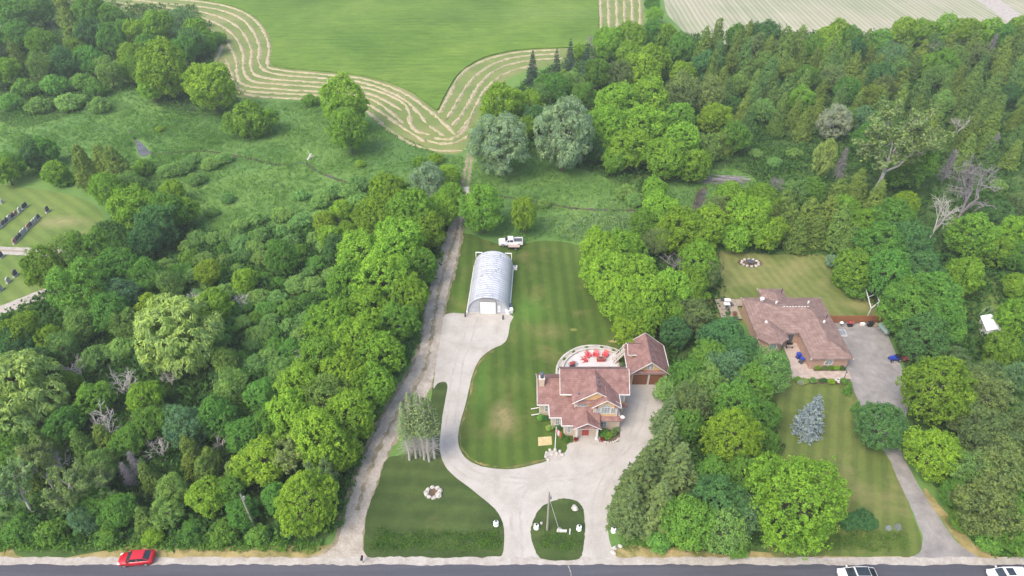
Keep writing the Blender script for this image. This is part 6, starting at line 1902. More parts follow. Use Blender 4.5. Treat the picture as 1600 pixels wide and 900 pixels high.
def car(name, loc, rz, label, cat, paint, L=4.6, W=1.82, Hc=1.45, hood=1.15, trunk=0.55, belt=0.92, ws=0.75, rw=0.7, glass_roof=False, sunroof=False, group=None):
    """front is -x. stations along the body, then the greenhouse in panes, pillars and roof"""
    t = setp(empty(name, loc, rz), label, cat, group)
    h = L / 2
    xs = [-h, -h + 0.12, -h + 0.45, -h + hood, 0, h - trunk, h - 0.25, h - 0.06, h]
    hw = [0.62, 0.80, 0.93, 0.98, 1.0, 0.98, 0.92, 0.82, 0.70]
    zt = [0.58, 0.68, 0.78, belt - 0.03, belt, belt + 0.03, belt, belt - 0.07, belt - 0.2]
    zl = [0.38, 0.24, 0.20, 0.18, 0.18, 0.18, 0.2, 0.26, 0.40]
    rows = []
    for x, a, z, l in zip(xs, hw, zt, zl):
        w = a * W / 2
        rows.append([(x, -w * 0.9, l), (x, -w, l + 0.14), (x, -w * 1.0, (l + z) / 2 + 0.05), (x, -w * 0.97, z - 0.08), (x, -w * 0.86, z), (x, -w * 0.4, z + 0.035),
                     (x, w * 0.4, z + 0.035), (x, w * 0.86, z), (x, w * 0.97, z - 0.08), (x, w, (l + z) / 2 + 0.05), (x, w, l + 0.14), (x, w * 0.9, l)])
    n = 12
    b = MB()
    b.add([p for r in rows for p in r], [(i * n + k, i * n + (k + 1) % n, (i + 1) * n + (k + 1) % n, (i + 1) * n + k) for i in range(len(rows) - 1) for k in range(n)] + [tuple(range(n - 1, -1, -1)), tuple(range((len(rows) - 1) * n, len(rows) * n))])
    b.build('body', paint, t, smooth=True)
    xa, xb = -h + hood - 0.1, h - trunk + 0.1           # bases of windscreen and rear window
    ra, rb = xa + ws, xb - rw                            # roof ends
    wb, wr = W * 0.43, W * 0.345
    zb, zr = belt - 0.02, Hc
    A = [(xa, -wb, zb), (xa, wb, zb), (ra, -wr, zr - 0.03), (ra, wr, zr - 0.03), (rb, -wr, zr - 0.04), (rb, wr, zr - 0.04), (xb, -wb * 0.94, zb + 0.05), (xb, wb * 0.94, zb + 0.05)]
    def pane(nm, pts, mat, inset=0.06):
        c = Vector((0, 0, 0))
        for p in pts: c += Vector(p)
        c /= len(pts)
        q = [Vector(p) + (c - Vector(p)) * inset for p in pts]
        nn = (q[1] - q[0]).cross(q[2] - q[0]).normalized()
        if nn.dot(c - Vector(((xa + xb) / 2, 0, 0.7))) < 0:
            q = q[::-1]; nn = -nn
        q = [p + nn * 0.012 for p in q]
        bb = MB(); bb.add([tuple(p) for p in q], [tuple(range(len(q)))])
        return bb.build(nm, mat, t)
    b = MB()
    b.add(A, [(0, 2, 3, 1), (4, 6, 7, 5), (0, 6, 4, 2), (1, 3, 5, 7)])
    b.build('cabin', paint, t)
    ru = [(ra, -wr, zr - 0.03), (ra, -wr * 0.5, zr), (ra, wr * 0.5, zr), (ra, wr, zr - 0.03)]
    rm = [((ra + rb) / 2, -wr * 1.02, zr), ((ra + rb) / 2, -wr * 0.5, zr + 0.04), ((ra + rb) / 2, wr * 0.5, zr + 0.04), ((ra + rb) / 2, wr * 1.02, zr)]
    rd = [(rb, -wr, zr - 0.04), (rb, -wr * 0.5, zr - 0.01), (rb, wr * 0.5, zr - 0.01), (rb, wr, zr - 0.04)]
    b = MB(); b.add(ru + rm + rd, [(i * 4 + k, (i + 1) * 4 + k, (i + 1) * 4 + k + 1, i * 4 + k + 1) for i in range(2) for k in range(3)])
    b.build('roof', paint, t, smooth=True)
    if glass_roof:
        b = MB(); b.box(ra + 0.1, rb - 0.05, -wr * 0.86, wr * 0.86, zr + 0.025, zr + 0.05); b.build('roof_glass', M['car_glass'], t)
    if sunroof:
        b = MB(); b.box(ra + 0.25, ra + 1.15, -wr * 0.7, wr * 0.7, zr + 0.02, zr + 0.055); b.build('sunroof', M['car_glass'], t)
    pane('windscreen', [A[0], A[2], A[3], A[1]], M['car_glass'], 0.09)
    pane('rear_window', [A[4], A[6], A[7], A[5]], M['car_glass'], 0.12)
    for s, (p, q, r, u) in ((-1, (0, 2, 4, 6)), (1, (1, 3, 5, 7))):
        P, Q_, R_, U = Vector(A[p]), Vector(A[q]), Vector(A[r]), Vector(A[u])
        m0 = (P + U) / 2; m1 = (Q_ + R_) / 2
        pane('side_window', [P, Q_, m1, m0], M['car_glass'], 0.10); pane('side_window', [m0, m1, R_, U], M['car_glass'], 0.10)
        bb = MB(); bb.box(xa + 0.25, xa + 0.42, s * (W / 2 + 0.04) - 0.1, s * (W / 2 + 0.04) + 0.1, belt, belt + 0.13); bb.build('mirror', paint, t)
        wheel(t, -h + 0.85, s * (W / 2 - 0.11), side=s); wheel(t, h - 0.85, s * (W / 2 - 0.11), side=s)
        bb = MB(); bb.box(-h + 0.06, -h + 0.42, s * W * 0.36 - 0.14, s * W * 0.36 + 0.14, 0.60, 0.73); bb.build('headlight', M['lamp_white'], t)
        bb = MB(); bb.box(h - 0.22, h - 0.005, s * W * 0.36 - 0.14, s * W * 0.36 + 0.14, 0.66, 0.82); bb.build('tail_light', M['lamp_red'], t)
    return t


x, y = G(216, 876)
car('parked_car', (x, y, 0.04), math.radians(5), 'red car parked on the gravel shoulder', 'car', M['red_paint'], L=4.35, W=1.8, Hc=1.42, hood=1.15, trunk=0.45)
x, y = G(1336, 899)
car('white_car', (x, y - 0.35, 0.064), 0.0, 'white car with dark glass roof on the road', 'car', M['white_car'], L=4.75, W=1.95, Hc=1.5, hood=1.0, trunk=0.25, ws=0.95, rw=1.0, glass_roof=True)
x, y = G(1569, 900)
car('white_car', (x, y - 0.35, 0.064), 0.0, 'white car with a sunroof at the right end of the road', 'car', M['white_car'], L=4.75, W=1.95, Hc=1.6, hood=1.0, trunk=0.2, ws=0.7, rw=0.5, sunroof=True)

# pickup: cab, open bed
x, y = G(798, 382)
pk = setp(empty('pickup_truck', (x, y, 0.02), math.radians(2)), 'white pickup truck parked on the grass behind the steel hut', 'pickup')
pk.scale = (0.92, 0.92, 0.92)
b = MB()
prof = [(-2.7, 0.5), (-2.66, 0.95), (-2.5, 1.05), (-1.35, 1.12), (0.75, 1.12), (0.75, 1.05), (2.65, 1.05), (2.7, 0.6), (2.6, 0.45), (-2.6, 0.42)]
W_ = 0.95
b.add([(p, -W_, q) for p, q in prof] + [(p, W_, q) for p, q in prof], [tuple(range(10)), tuple(range(19, 9, -1))] + [(i, i + 10, (i + 1) % 10 + 10, (i + 1) % 10) for i in range(10)])
b.build('body', M['white_car'], pk)
b = MB(); b.add([(-1.3, -0.88, 1.122), (0.72, -0.88, 1.122), (0.55, -0.74, 1.78), (-0.55, -0.74, 1.80), (-1.3, 0.88, 1.122), (0.72, 0.88, 1.122), (0.55, 0.74, 1.78), (-0.55, 0.74, 1.80)],
               [(0, 1, 2, 3), (7, 6, 5, 4), (3, 2, 6, 7), (0, 3, 7, 4), (1, 5, 6, 2)]); b.build('cab', M['white_car'], pk)
b = MB(); b.add([(-1.22, -0.78, 1.17), (-1.22, 0.78, 1.17), (-0.64, 0.68, 1.74), (-0.64, -0.68, 1.74)], [(0, 1, 2, 3)])
for i in range(4): b.v[i] = (b.v[i][0] - 0.03, b.v[i][1], b.v[i][2] + 0.02)
b.build('windscreen', M['car_glass'], pk)
for s in (-1, 1):
    for x0, x1, x2, x3 in ((-1.0, -0.3, -0.3, -0.5), (-0.2, 0.55, 0.45, -0.2)):
        b = MB(); b.add([(x0, s * 0.885, 1.2), (x1, s * 0.885, 1.2), (x2, s * 0.775, 1.7), (x3, s * 0.775, 1.7)], [(0, 1, 2, 3)]); b.build('side_window', M['car_glass'], pk)
    wheel(pk, -1.75, s * 0.84, 0.38, 0.26, s); wheel(pk, 1.75, s * 0.84, 0.38, 0.26, s)
    b = MB(); b.box(0.8, 2.66, s * 0.92 - 0.05, s * 0.92 + 0.05, 1.055, 1.32); b.build('bed_side', M['white_car'], pk)
    b = MB(); b.box(-2.72, -2.6, s * 0.7 - 0.18, s * 0.7 + 0.18, 0.72, 0.92); b.build('headlight', M['lamp_white'], pk)
    b = MB(); b.box(2.62, 2.72, s * 0.82 - 0.08, s * 0.82 + 0.08, 0.7, 1.0); b.build('tail_light', M['lamp_red'], pk)
b = MB(); b.box(2.6, 2.7, -0.86, 0.86, 1.06, 1.32); b.build('tailgate', M['white_car'], pk)
b = MB(); b.box(0.8, 2.58, -0.86, 0.86, 1.056, 1.075); b.build('bed_floor', M['dark_grey'], pk)
x, y = G(803, 388)
tr = setp(empty('trailer', (x, y, 0.02)), 'small flat black trailer parked beside the white pickup', 'trailer')
b = MB(); b.box(-1.2, 1.2, -0.6, 0.6, 0.48, 0.56); b.build('bed', M['pavers'], tr)
b = MB(); b.box(-1.25, 1.25, -0.66, -0.6, 0.45, 0.68); b.box(-1.25, 1.25, 0.6, 0.66, 0.45, 0.68); b.box(-1.26, -1.2, -0.6, 0.6, 0.45, 0.68); b.box(1.2, 1.26, -0.6, 0.6, 0.45, 0.68); b.bar((-1.2, 0, 0.45), (-2.2, 0, 0.45), 0.1); b.build('frame', M['black'], tr)
for s in (-1, 1): wheel(tr, 0.35, s * 0.78, 0.3, 0.18, s)

# ---------------------------------------------------------------- along the drive and the road
def rock(rng, R, sq=0.7):
    """an uneven boulder"""
    import bmesh
    bm = bmesh.new()
    bmesh.ops.create_icosphere(bm, subdivisions=2, radius=1)
    for v in bm.verts:
        n_ = 1 + 0.22 * math.sin(v.co.x * 3.1 + rng.uniform(0, 0.8)) * math.cos(v.co.y * 2.7) + rng.uniform(-0.10, 0.10)
        v.co = Vector((v.co.x * R * n_, v.co.y * R * n_ * rng.uniform(0.92, 1.0), v.co.z * R * sq * n_))
    me = bpy.data.meshes.new('rock')
    bm.to_mesh(me); bm.free()
    me.materials.append(M['white_rock'])
    return me


_rr = random.Random(77)
ROCKS = [rock(_rr, 1.0, _rr.uniform(0.55, 0.8)) for _ in range(5)]


def put_rock(x, y, r, label, group, z=0.0, parent=None, name='boulder'):
    o = bpy.data.objects.new(name, ROCKS[_rr.randrange(5)])
    C.objects.link(o)
    o.location = (x, y, z + r * 0.3); o.scale = (r * _rr.uniform(0.9, 1.3), r * _rr.uniform(0.8, 1.1), r); o.rotation_euler = (0, 0, _rr.uniform(0, 6.28))
    if parent is not None:
        o.parent = parent
    else:
        setp(o, label, 'rock', group)
    return o


cx, cy = G(677, 770)
for k in range(8):
    a = 2 * math.pi * k / 8 + 0.2
    lb = ['easternmost', 'far right', 'farthest', 'far left', 'westernmost', 'near left', 'nearest', 'near right'][k]
    put_rock(cx + 0.95 * math.cos(a), cy + 0.85 * math.sin(a), 0.42 + _rr.uniform(-0.08, 0.1), lb + ' white boulder of the rock ring on the front lawn', 'boulders of the rock ring')
o = sheet('rock_bed', [(cx + 0.9 * math.cos(t * 0.35), cy + 0.8 * math.sin(t * 0.35)) for t in range(18)], 0.022, M['soil'])
# flag bed and flagpole
cx, cy = G(866, 712)
sheet('rock_bed', ragged([(cx + 1.35 * math.cos(t * 0.35) - 0.2, cy + 1.0 * math.sin(t * 0.35) - 0.1) for t in range(18)], 0.1, 0.4), 0.040, M['shoulder'])
for k, (dx, dy, r) in enumerate(((-1.1, 0.5, 0.34), (-0.6, 0.95, 0.36), (0.2, 1.0, 0.38), (0.9, 0.75, 0.36), (1.15, 0.1, 0.40), (-1.2, -0.2, 0.36), (0.4, 0.3, 0.35), (-0.3, 0.2, 0.3), (-0.9, -0.8, 0.35))):
    lb = ['upper left', 'top left', 'top', 'top right', 'rightmost', 'leftmost', 'inner right', 'inner left', 'lowest'][k]
    put_rock(cx + dx, cy + dy, r * 0.75, lb + ' pale rock of the bed round the flagpole', 'rocks round the flagpole')
x, y = G(867, 704)
t = setp(empty('flagpole', (x, y, 0.04)), 'white flagpole with a red and white flag by the porch', 'flagpole')
b = MB(); b.tube((0, 0, 0), (0, 0, 5.2), 0.065, 0.045, n=8); b.build('pole', M['white_paint'], t)
b = MB(); b.lathe((0, 0, 5.2), [(0.03, 0), (0.09, 0.05), (0.09, 0.12), (0.02, 0.18)], 8); b.build('finial', M['grey_metal'], t)
def drape(x0, x1, nm, mat):
    b = MB()
    k = 6
    for i in range(k + 1):
        u = x0 + (x1 - x0) * i / k
        px_ = 0.05 + u * 0.42; py_ = 0.10 * math.sin(u * 7.0)
        for (z) in (5.0 - u * 0.55, 4.0 - u * 0.75):
            b.v.append((px_, py_, z)); b.v.append((px_, py_ + 0.012, z))
    for i in range(k):
        a = i * 4
        b.f += [(a, a + 4, a + 6, a + 2), (a + 1, a + 3, a + 7, a + 5), (a, a + 1, a + 5, a + 4), (a + 2, a + 6, a + 7, a + 3)]
    return b.build(nm, mat, t)
drape(0.0, 0.45, 'flag_band', M['red_plastic']); drape(0.452, 1.15, 'flag_field', M['white_paint']); drape(1.152, 1.6, 'flag_band', M['red_plastic'])
# tan sheet on the lawn
b = MB(); pts = [G(840.5, 683.5), G(861.5, 682), G(862.5, 695), G(841, 697)]
b.prism(pts[::-1], 0.02, 0.05)
setp(b.build('tan_sheet', M['tan_board']), 'flat tan rectangular sheet lying on the lawn by the flagpole', 'sheet')
# bushes by the porch
for i, (px, py, r, h, tn, lb) in enumerate(((944, 682, 0.85, 1.2, 'darkleaf', 'dark green round bush right of the porch'), (950, 684, 0.65, 1.0, 'maple', 'bright green bush beside the dark bush right of the porch'), (958, 680, 0.6, 0.9, 'olive', 'olive bush at the right end of the porch bed'),
                                           (963, 674, 0.5, 0.8, 'feathery', 'greyish bush against the brick right of the porch'), (876, 684, 0.6, 0.9, 'shrub', 'low green bush at the corner left of the porch'), (858, 671, 0.55, 0.8, 'willow', 'pale bush at the second corner of the left wing'), (872, 669, 0.6, 0.8, 'deep', 'dark bush between the stepped walls of the left wing'),
                                           (884, 689, 0.5, 0.7, 'darkleaf', 'dark low bush in front of the stepped wing nearest the porch'), (845, 655, 0.6, 0.8, 'shrub', 'green bush at the outer corner of the left wing'), (853, 655, 0.5, 0.6, 'deep', 'dark bush below the outer wing window'), (962, 655, 0.6, 1.0, 'olive', 'olive shrub behind the front bay beside the drive'))):
    x, y = G(px, py)
    plant('shrub', x, y, r, h, tn, lb, 'garden bushes round the house', 'garden_bush', 'bush', PROTO['shrub'][i % 3][:4], random.Random(i), parts=False)
sheet('garden_bed', ragged(gpoly(smooth([(937, 672), (966, 672), (968, 684), (960, 692), (944, 692), (936, 686)], True, 4)), 0.06, 0.4), 0.045, M['soil'])
for k in range(11):
    a = -0.4 - k * 0.26
    x, y = G(952 + 16 * math.cos(a), 682 - 10 * math.sin(a))
    put_rock(x, y, 0.2, 'small edging stone round the bush bed right of the porch', 'edging stones of the porch bed', 0.04, name='edging_stone')
for px, py, lb in ((899, 690, 'terracotta pot with red flowers left of the porch'), (940, 690, 'terracotta pot with red flowers right of the porch'), (888, 678, 'dark pot against the wall left of the porch')):
    x, y = G(px, py)
    t = setp(empty('flower_pot', (x, y, 0.06)), lb, 'flower pot', 'flower pots by the porch')
    b = MB(); b.lathe((0, 0, 0), [(0.18, 0), (0.28, 0.38), (0.31, 0.38), (0.31, 0.45), (0.22, 0.45)], 12); b.build('pot', M['terracotta'], t)
    c = bpy.data.objects.new('flowers', PROTO['shrub'][0][0]); C.objects.link(c); c.parent = t; c.scale = (0.065, 0.065, 0.07); c.location = (0, 0, 0.42); c.color = (0.30, 0.06, 0.06, 1)
# utility poles
def util_pole(px, py, h, label, lean=0.0, guy=False):
    x, y = G(px, py)
    t = setp(empty('utility_pole', (x, y, 0)), label, 'pole', 'wooden utility poles')
    b = MB(); b.tube((0, 0, 0), (lean, 0, h), 0.16, 0.11, n=9); b.build('shaft', M['pole_wood'], t)
    b = MB(); b.tube((lean + 0.02, 0, h - 0.05), (lean + 0.02, 0, h + 0.35), 0.06, 0.03, n=7); b.build('top_pin', M['dark_grey'], t)
    b = MB(); b.box(lean + 0.1, lean + 0.34, -0.1, 0.1, h - 1.1, h - 0.5); b.build('transformer_box', M['grey_metal'], t)
    if guy:
        b = MB(); b.tube((lean, 0, h - 0.9), (1.5, 0.35, 0.05), 0.03, n=5); b.build('guy_wire', M['canvas'], t)
    return t
util_pole(855, 828, 8.2, 'weathered utility pole with guy wire on the drive island', guy=True)
util_pole(400, 829, 8.2, 'weathered utility pole at the edge of the roadside trees')
# white round pedestals with lanterns
for px, py, lb in ((775, 817, 'white round lantern pedestal at the left drive entrance'), (838, 822, 'white round lantern pedestal at the left side of the drive island'), (905, 824, 'white round lantern pedestal at the right side of the drive island'), (959, 827, 'white round lantern pedestal at the right drive entrance')):
    x, y = G(px, py, 0.5)
    t = setp(empty('lantern_pedestal', (x, y, 0.03)), lb, 'pedestal', 'white lantern pedestals at the drive entrances')
    b = MB(); b.lathe((0, 0, 0), [(0.36, 0), (0.36, 0.12), (0.26, 0.2), (0.25, 0.5), (0.34, 0.56), (0.34, 0.64), (0.28, 0.67)], 18); b.build('pedestal', M['white_paint'], t)
    b = MB(); b.lathe((0, 0, 0.672), [(0.08, 0), (0.11, 0.22), (0.15, 0.24), (0.03, 0.34)], 8); b.build('lantern', M['black'], t)
x, y = G(1008, 828)
t = setp(empty('lantern_pedestal', (x, y, 0.02)), 'small pale pedestal half hidden under the spruces', 'pedestal', 'white lantern pedestals at the drive entrances')
b = MB(); b.lathe((0, 0, 0), [(0.2, 0), (0.2, 0.1), (0.14, 0.5), (0.2, 0.55), (0.1, 0.7)], 12); b.build('pedestal', M['white_paint'], t)
x, y = G(898, 795); put_rock(x, y, 0.45, 'pale boulder in the upper part of the drive island', 'rocks on the drive island', 0.04)
x, y = G(876, 830); put_rock(x - 0.2, y + 0.1, 0.40, 'pale boulder at the foot of the guy wire', 'rocks on the drive island', 0.04)
x, y = G(846, 818); put_rock(x, y, 0.22, 'small brown rock beside the left island pedestal', 'rocks on the drive island', 0.04)
x, y = G(880, 832)
t = setp(empty('house_sign', (x, y, 0.04)), 'low white sign slab beside the boulder on the drive island', 'sign')
b = MB(); b.box(-0.45, 0.45, -0.05, 0.05, 0.1, 0.55); b.build('sign_panel', M['white_paint'], t)
for s in (-0.35, 0.35):
    b = MB(); b.box(s - 0.04, s + 0.04, -0.045, 0.045, 0, 0.0995); b.build('leg', M['trim'], t)
x, y = G(890, 835)
t = setp(empty('marker_post', (x, y, 0.04)), 'thin white marker post on the drive island', 'post')
b = MB(); b.box(-0.07, 0.07, -0.04, 0.04, 0, 1.25); b.build('post', M['white_paint'], t)
b = MB(); b.box(-0.06, 0.06, -0.035, 0.035, 1.251, 1.3); b.build('cap', M['trim'], t)
x, y = G(567, 879)
t = setp(empty('mailbox', (x, y, 0.034)), 'dark mailbox at the mouth of the gravel track', 'mailbox')
b = MB(); b.box(-0.05, 0.05, -0.05, 0.05, 0, 0.95); b.build('post', M['pole_wood'], t)
b = MB()
pf = [(-0.14, 0.951), (-0.14, 1.1)] + [(-0.14 * math.cos(k * math.pi / 6), 1.1 + 0.14 * math.sin(k * math.pi / 6)) for k in range(1, 6)] + [(0.14, 1.1), (0.14, 0.951)]
m = len(pf)
b.add([(p, -0.3, q) for p, q in pf] + [(p, 0.3, q) for p, q in pf], [tuple(range(m)), tuple(range(2 * m - 1, m - 1, -1))] + [(i, i + m, (i + 1) % m + m, (i + 1) % m) for i in range(m)]); b.build('box', M['black'], t)
b = MB(); b.box(0.142, 0.155, 0.05, 0.2, 1.05, 1.3); b.build('flag', M['red_plastic'], t)
x, y = G(965, 860)
for k in range(5):
    put_rock(x + _rr.uniform(-0.8, 0.6), y + _rr.uniform(-0.5, 0.6), 0.3, 'rough rock heaped at the right drive entrance by the road', 'rocks at the right drive entrance')

# ---------------------------------------------------------------- around the bungalow drive
def bin_(x, y, rz, mat, label, group, lidmat=None, h=1.1, name='wheelie_bin', cat='bin'):
    t = setp(empty(name, (x, y, 0.03), rz), label, cat, group)
    b = MB(); b.add([(-.24, -.26, .06), (.24, -.26, .06), (.24, .26, .06), (-.24, .26, .06), (-.3, -.34, h), (.3, -.34, h), (.3, .34, h), (-.3, .34, h)], [(0, 3, 2, 1), (4, 5, 6, 7), (0, 1, 5, 4), (1, 2, 6, 5), (2, 3, 7, 6), (3, 0, 4, 7)]); b.build('bin_body', mat, t)
    b = MB(); b.box(-.32, .32, -.37, .37, h + 0.002, h + .07); b.build('lid', lidmat or mat, t)
    for s in (-1, 1):
        b = MB(); b.tube((s * .27, .26, .12), (s * .33, .26, .12), .12, n=10); b.build('wheel', M['rubber'], t)
    return t


x, y = 48.35, 82.3; bin_(x, y, 0.2, M['blue_plastic'], 'blue wheelie bin, farther of two by the bungalow wall', 'bins by the bungalow wall')
x, y = 48.5, 81.2; bin_(x, y, 0.3, M['dark_grey'], 'dark wheelie bin in front of the blue bin by the bungalow wall', 'bins by the bungalow wall', M['blue_plastic'])
# blue lawn tractor with red implement
x, y = G(1397, 563)
t = setp(empty('lawn_tractor', (x, y, 0.03), 0.15), 'blue lawn tractor under the trees beside the bungalow drive', 'tractor')
b = MB(); b.box(-0.95, -0.1, -0.32, 0.32, 0.35, 0.85); b.add([(-0.95, -0.3, 0.852), (-0.12, -0.3, 0.852), (-0.12, -0.26, 1.0), (-0.85, -0.24, 0.95), (-0.95, 0.3, 0.852), (-0.12, 0.3, 0.852), (-0.12, 0.26, 1.0), (-0.85, 0.24, 0.95)], [(0, 1, 2, 3), (7, 6, 5, 4), (3, 2, 6, 7), (0, 3, 7, 4), (1, 5, 6, 2)]); b.build('hood', M['blue_plastic'], t)
b = MB(); b.box(-0.1, 0.8, -0.42, 0.42, 0.3, 0.42); b.box(0.35, 0.9, -0.6, 0.6, 0.62, 0.72); b.build('fender', M['blue_plastic'], t)
b = MB(); b.box(0.3, 0.75, -0.24, 0.24, 0.722, 0.84); b.box(0.68, 0.78, -0.24, 0.24, 0.842, 1.2); b.build('seat', M['black'], t)
b = MB(); b.tube((0.05, 0, 0.42), (0.2, 0, 1.05), 0.03, n=6); b.lathe((0.22, 0, 1.05), [(0.19, 0), (0.21, 0.02), (0.19, 0.04)], 12); b.build('steering_wheel', M['black'], t)
for s in (-1, 1):
    wheel(t, 0.62, s * 0.5, 0.42, 0.26, s); wheel(t, -0.72, s * 0.42, 0.26, 0.18, s)
t = setp(empty('garden_cart', (x + 1.5, y - 0.2, 0.03), 0.3), 'rusty red cart behind the blue lawn tractor', 'cart')
b = MB(); b.add([(-.4, -.35, .35), (.4, -.35, .35), (.4, .35, .35), (-.4, .35, .35), (-.6, -.45, .7), (.6, -.45, .7), (.6, .45, .7), (-.6, .45, .7)], [(0, 3, 2, 1), (0, 1, 5, 4), (1, 2, 6, 5), (2, 3, 7, 6), (3, 0, 4, 7)]); b.build('tray', M['terracotta'], t)
for s in (-1, 1): wheel(t, 0.0, s * 0.42, 0.22, 0.14, s)
b = MB(); b.bar((-0.5, 0, 0.4), (-1.1, 0, 0.3), 0.06); b.build('drawbar', M['black'], t)
# propane tank
x, y = G(1379, 518)
t = setp(empty('propane_tank', (x, y, 0.0), math.radians(12)), 'long pale green propane tank at the end of the board fence', 'tank')
b = MB()
rows = [(-1.35, 0.02), (-1.3, 0.25), (-1.15, 0.42), (-0.95, 0.5), (0.95, 0.5), (1.15, 0.42), (1.3, 0.25), (1.35, 0.02)]
for yy, r in rows:
    for k in range(14):
        b.v.append((r * math.cos(k * math.pi / 7), yy, 0.75 + r * math.sin(k * math.pi / 7)))
b.f = [(i * 14 + k, i * 14 + (k + 1) % 14, (i + 1) * 14 + (k + 1) % 14, (i + 1) * 14 + k) for i in range(7) for k in range(14)]
b.build('tank_shell', M['green_tank'], t, smooth=True)
for yy in (-0.8, 0.8):
    b = MB(); b.box(-0.35, 0.35, yy - 0.06, yy + 0.06, 0, 0.36); b.build('saddle', M['grey_stone'], t)
b = MB(); b.lathe((0, 0, 1.24), [(0.16, 0), (0.16, 0.16), (0.1, 0.22)], 10); b.build('valve_dome', M['grey_metal'], t)
# barbecues and tubs along the fence
def kettle(px, py, mat, label):
    x, y = G(px, py)
    t = setp(empty('kettle_grill', (x, y, 0.03)), label, 'barbecue', 'things stored along the board fence')
    b = MB(); b.lathe((0, 0, 0.55), [(0.06, 0), (0.24, 0.08), (0.32, 0.22), (0.32, 0.26)], 14); b.build('bowl', M['black'], t)
    b = MB(); b.lathe((0, 0, 0.812), [(0.33, 0), (0.31, 0.12), (0.2, 0.24), (0.05, 0.29)], 14); b.build('lid', mat, t)
    for k in range(3):
        a = k * 2.094
        b = MB(); b.tube((0.12 * math.cos(a), 0.12 * math.sin(a), 0.6), (0.34 * math.cos(a), 0.34 * math.sin(a), 0), 0.025, n=5); b.build('leg', M['grey_metal'], t)
kettle(1313, 510, M['white_paint'], 'white kettle grill nearest the bungalow wall by the fence')
def box_grill(px, py, label, mat):
    x, y = G(px, py)
    t = setp(empty('gas_grill', (x, y, 0.03)), label, 'barbecue', 'things stored along the board fence')
    b = MB(); b.box(-0.38, 0.38, -0.26, 0.26, 0.1, 0.8); b.build('cabinet', M['black'], t)
    b = MB(); b.add([(-0.4, p, q) for p, q in pr] + [(0.4, p, q) for p, q in pr], [tuple(range(6)), tuple(range(11, 5, -1))] + [(i, i + 6, (i + 1) % 6 + 6, (i + 1) % 6) for i in range(6)])
    b.v = [(v[0], v[1], v[2] + 0.06) for v in b.v]
    b.build('lid', mat, t)
    for s in (-1, 1):
        b = MB(); b.box(s * 0.6 - 0.18, s * 0.6 + 0.18, -0.22, 0.22, 0.8, 0.84); b.build('side_shelf', M['dark_grey'], t)
box_grill(1327, 510, 'dark maroon gas grill with side shelves before the board fence', M['maroon'])
box_grill(1358, 510, 'black gas grill farthest along the board fence', M['black'])
for px, py, mt, lb in ((1347, 508, 'white_paint', 'white storage box between the grills by the board fence'), (1367, 509, 'tan_board', 'tan box near the propane tank by the board fence')):
    x, y = G(px, py)
    t = setp(empty('storage_box', (x, y, 0.03)), lb, 'box', 'things stored along the board fence')
    b = MB(); b.box(-0.35, 0.35, -0.2, 0.2, 0, 0.4); b.build('box_body', M[mt], t)
    b = MB(); b.box(-0.37, 0.37, -0.22, 0.22, 0.402, 0.46); b.build('lid', M[mt], t)
x, y = G(1317, 522)
t = setp(empty('cellar_hatch', (x - 0.2, y + 0.1, 0.03)), 'white framed grey hatch against the bungalow side wall', 'hatch')
b = MB(); b.box(-0.65, 0.65, -0.8, 0.8, 0, 0.3); b.build('frame', M['trim'], t)
for s in (-1, 1):
    b = MB(); b.box(s * 0.29 - 0.26, s * 0.29 + 0.26, -0.7, 0.7, 0.302, 0.34); b.build('leaf', M['grey_metal'], t)
# swing frame
t = setp(empty('swing_frame', (67.0, 99.0, 0)), 'bare white timber frame under the trees behind the fence', 'frame')
P4 = [G(1352, 449, 1.9), G(1366, 447, 1.9), G(1374, 472, 1.9), G(1361, 482, 1.9)]
for i in range(4):
    b = MB(); b.bar((P4[i][0], P4[i][1], 0), (P4[i][0], P4[i][1], 1.9), 0.12); b.build('post', M['canvas'], t, world=True)
    q = P4[(i + 1) % 4]
    b = MB(); b.bar((P4[i][0], P4[i][1], 1.96), (q[0], q[1], 1.96), 0.14, 0.12); b.build('beam', M['canvas'], t, world=True)
b = MB(); b.bar(((P4[0][0] + P4[3][0]) / 2, (P4[0][1] + P4[3][1]) / 2, 2.05), ((P4[1][0] + P4[2][0]) / 2, (P4[1][1] + P4[2][1]) / 2, 2.05), 0.1); b.build('beam', M['canvas'], t, world=True)
# fire ring on the back lawn
cx, cy = G(1172, 411)
sheet('fire_ring_bed', ragged([(cx + 2.6 * math.cos(k * 0.35), cy + 1.5 * math.sin(k * 0.35)) for k in range(18)], 0.12, 0.5), 0.022, M['soil'])
for k in range(12):
    a = 2 * math.pi * k / 12
    put_rock(cx + 1.7 * math.cos(a), cy + 1.2 * math.sin(a), 0.32, 'grey stone of the fire ring on the bungalow back lawn', 'stones of the fire ring', name='fire_ring_stone')
t = setp(empty('fire_bowl', (cx, cy, 0.02)), 'dark iron fire bowl inside the stone ring', 'fire bowl')
b = MB(); b.lathe((0, 0, 0.12), [(0.3, 0), (0.62, 0.22), (0.7, 0.3), (0.66, 0.3)], 14); b.build('bowl', M['dark_grey'], t)
for k in range(3):
    b = MB(); b.tube((0.3 * math.cos(k * 2.1), 0.3 * math.sin(k * 2.1), 0.15), (0.45 * math.cos(k * 2.1), 0.45 * math.sin(k * 2.1), 0), 0.04, n=5); b.build('leg', M['black'], t)
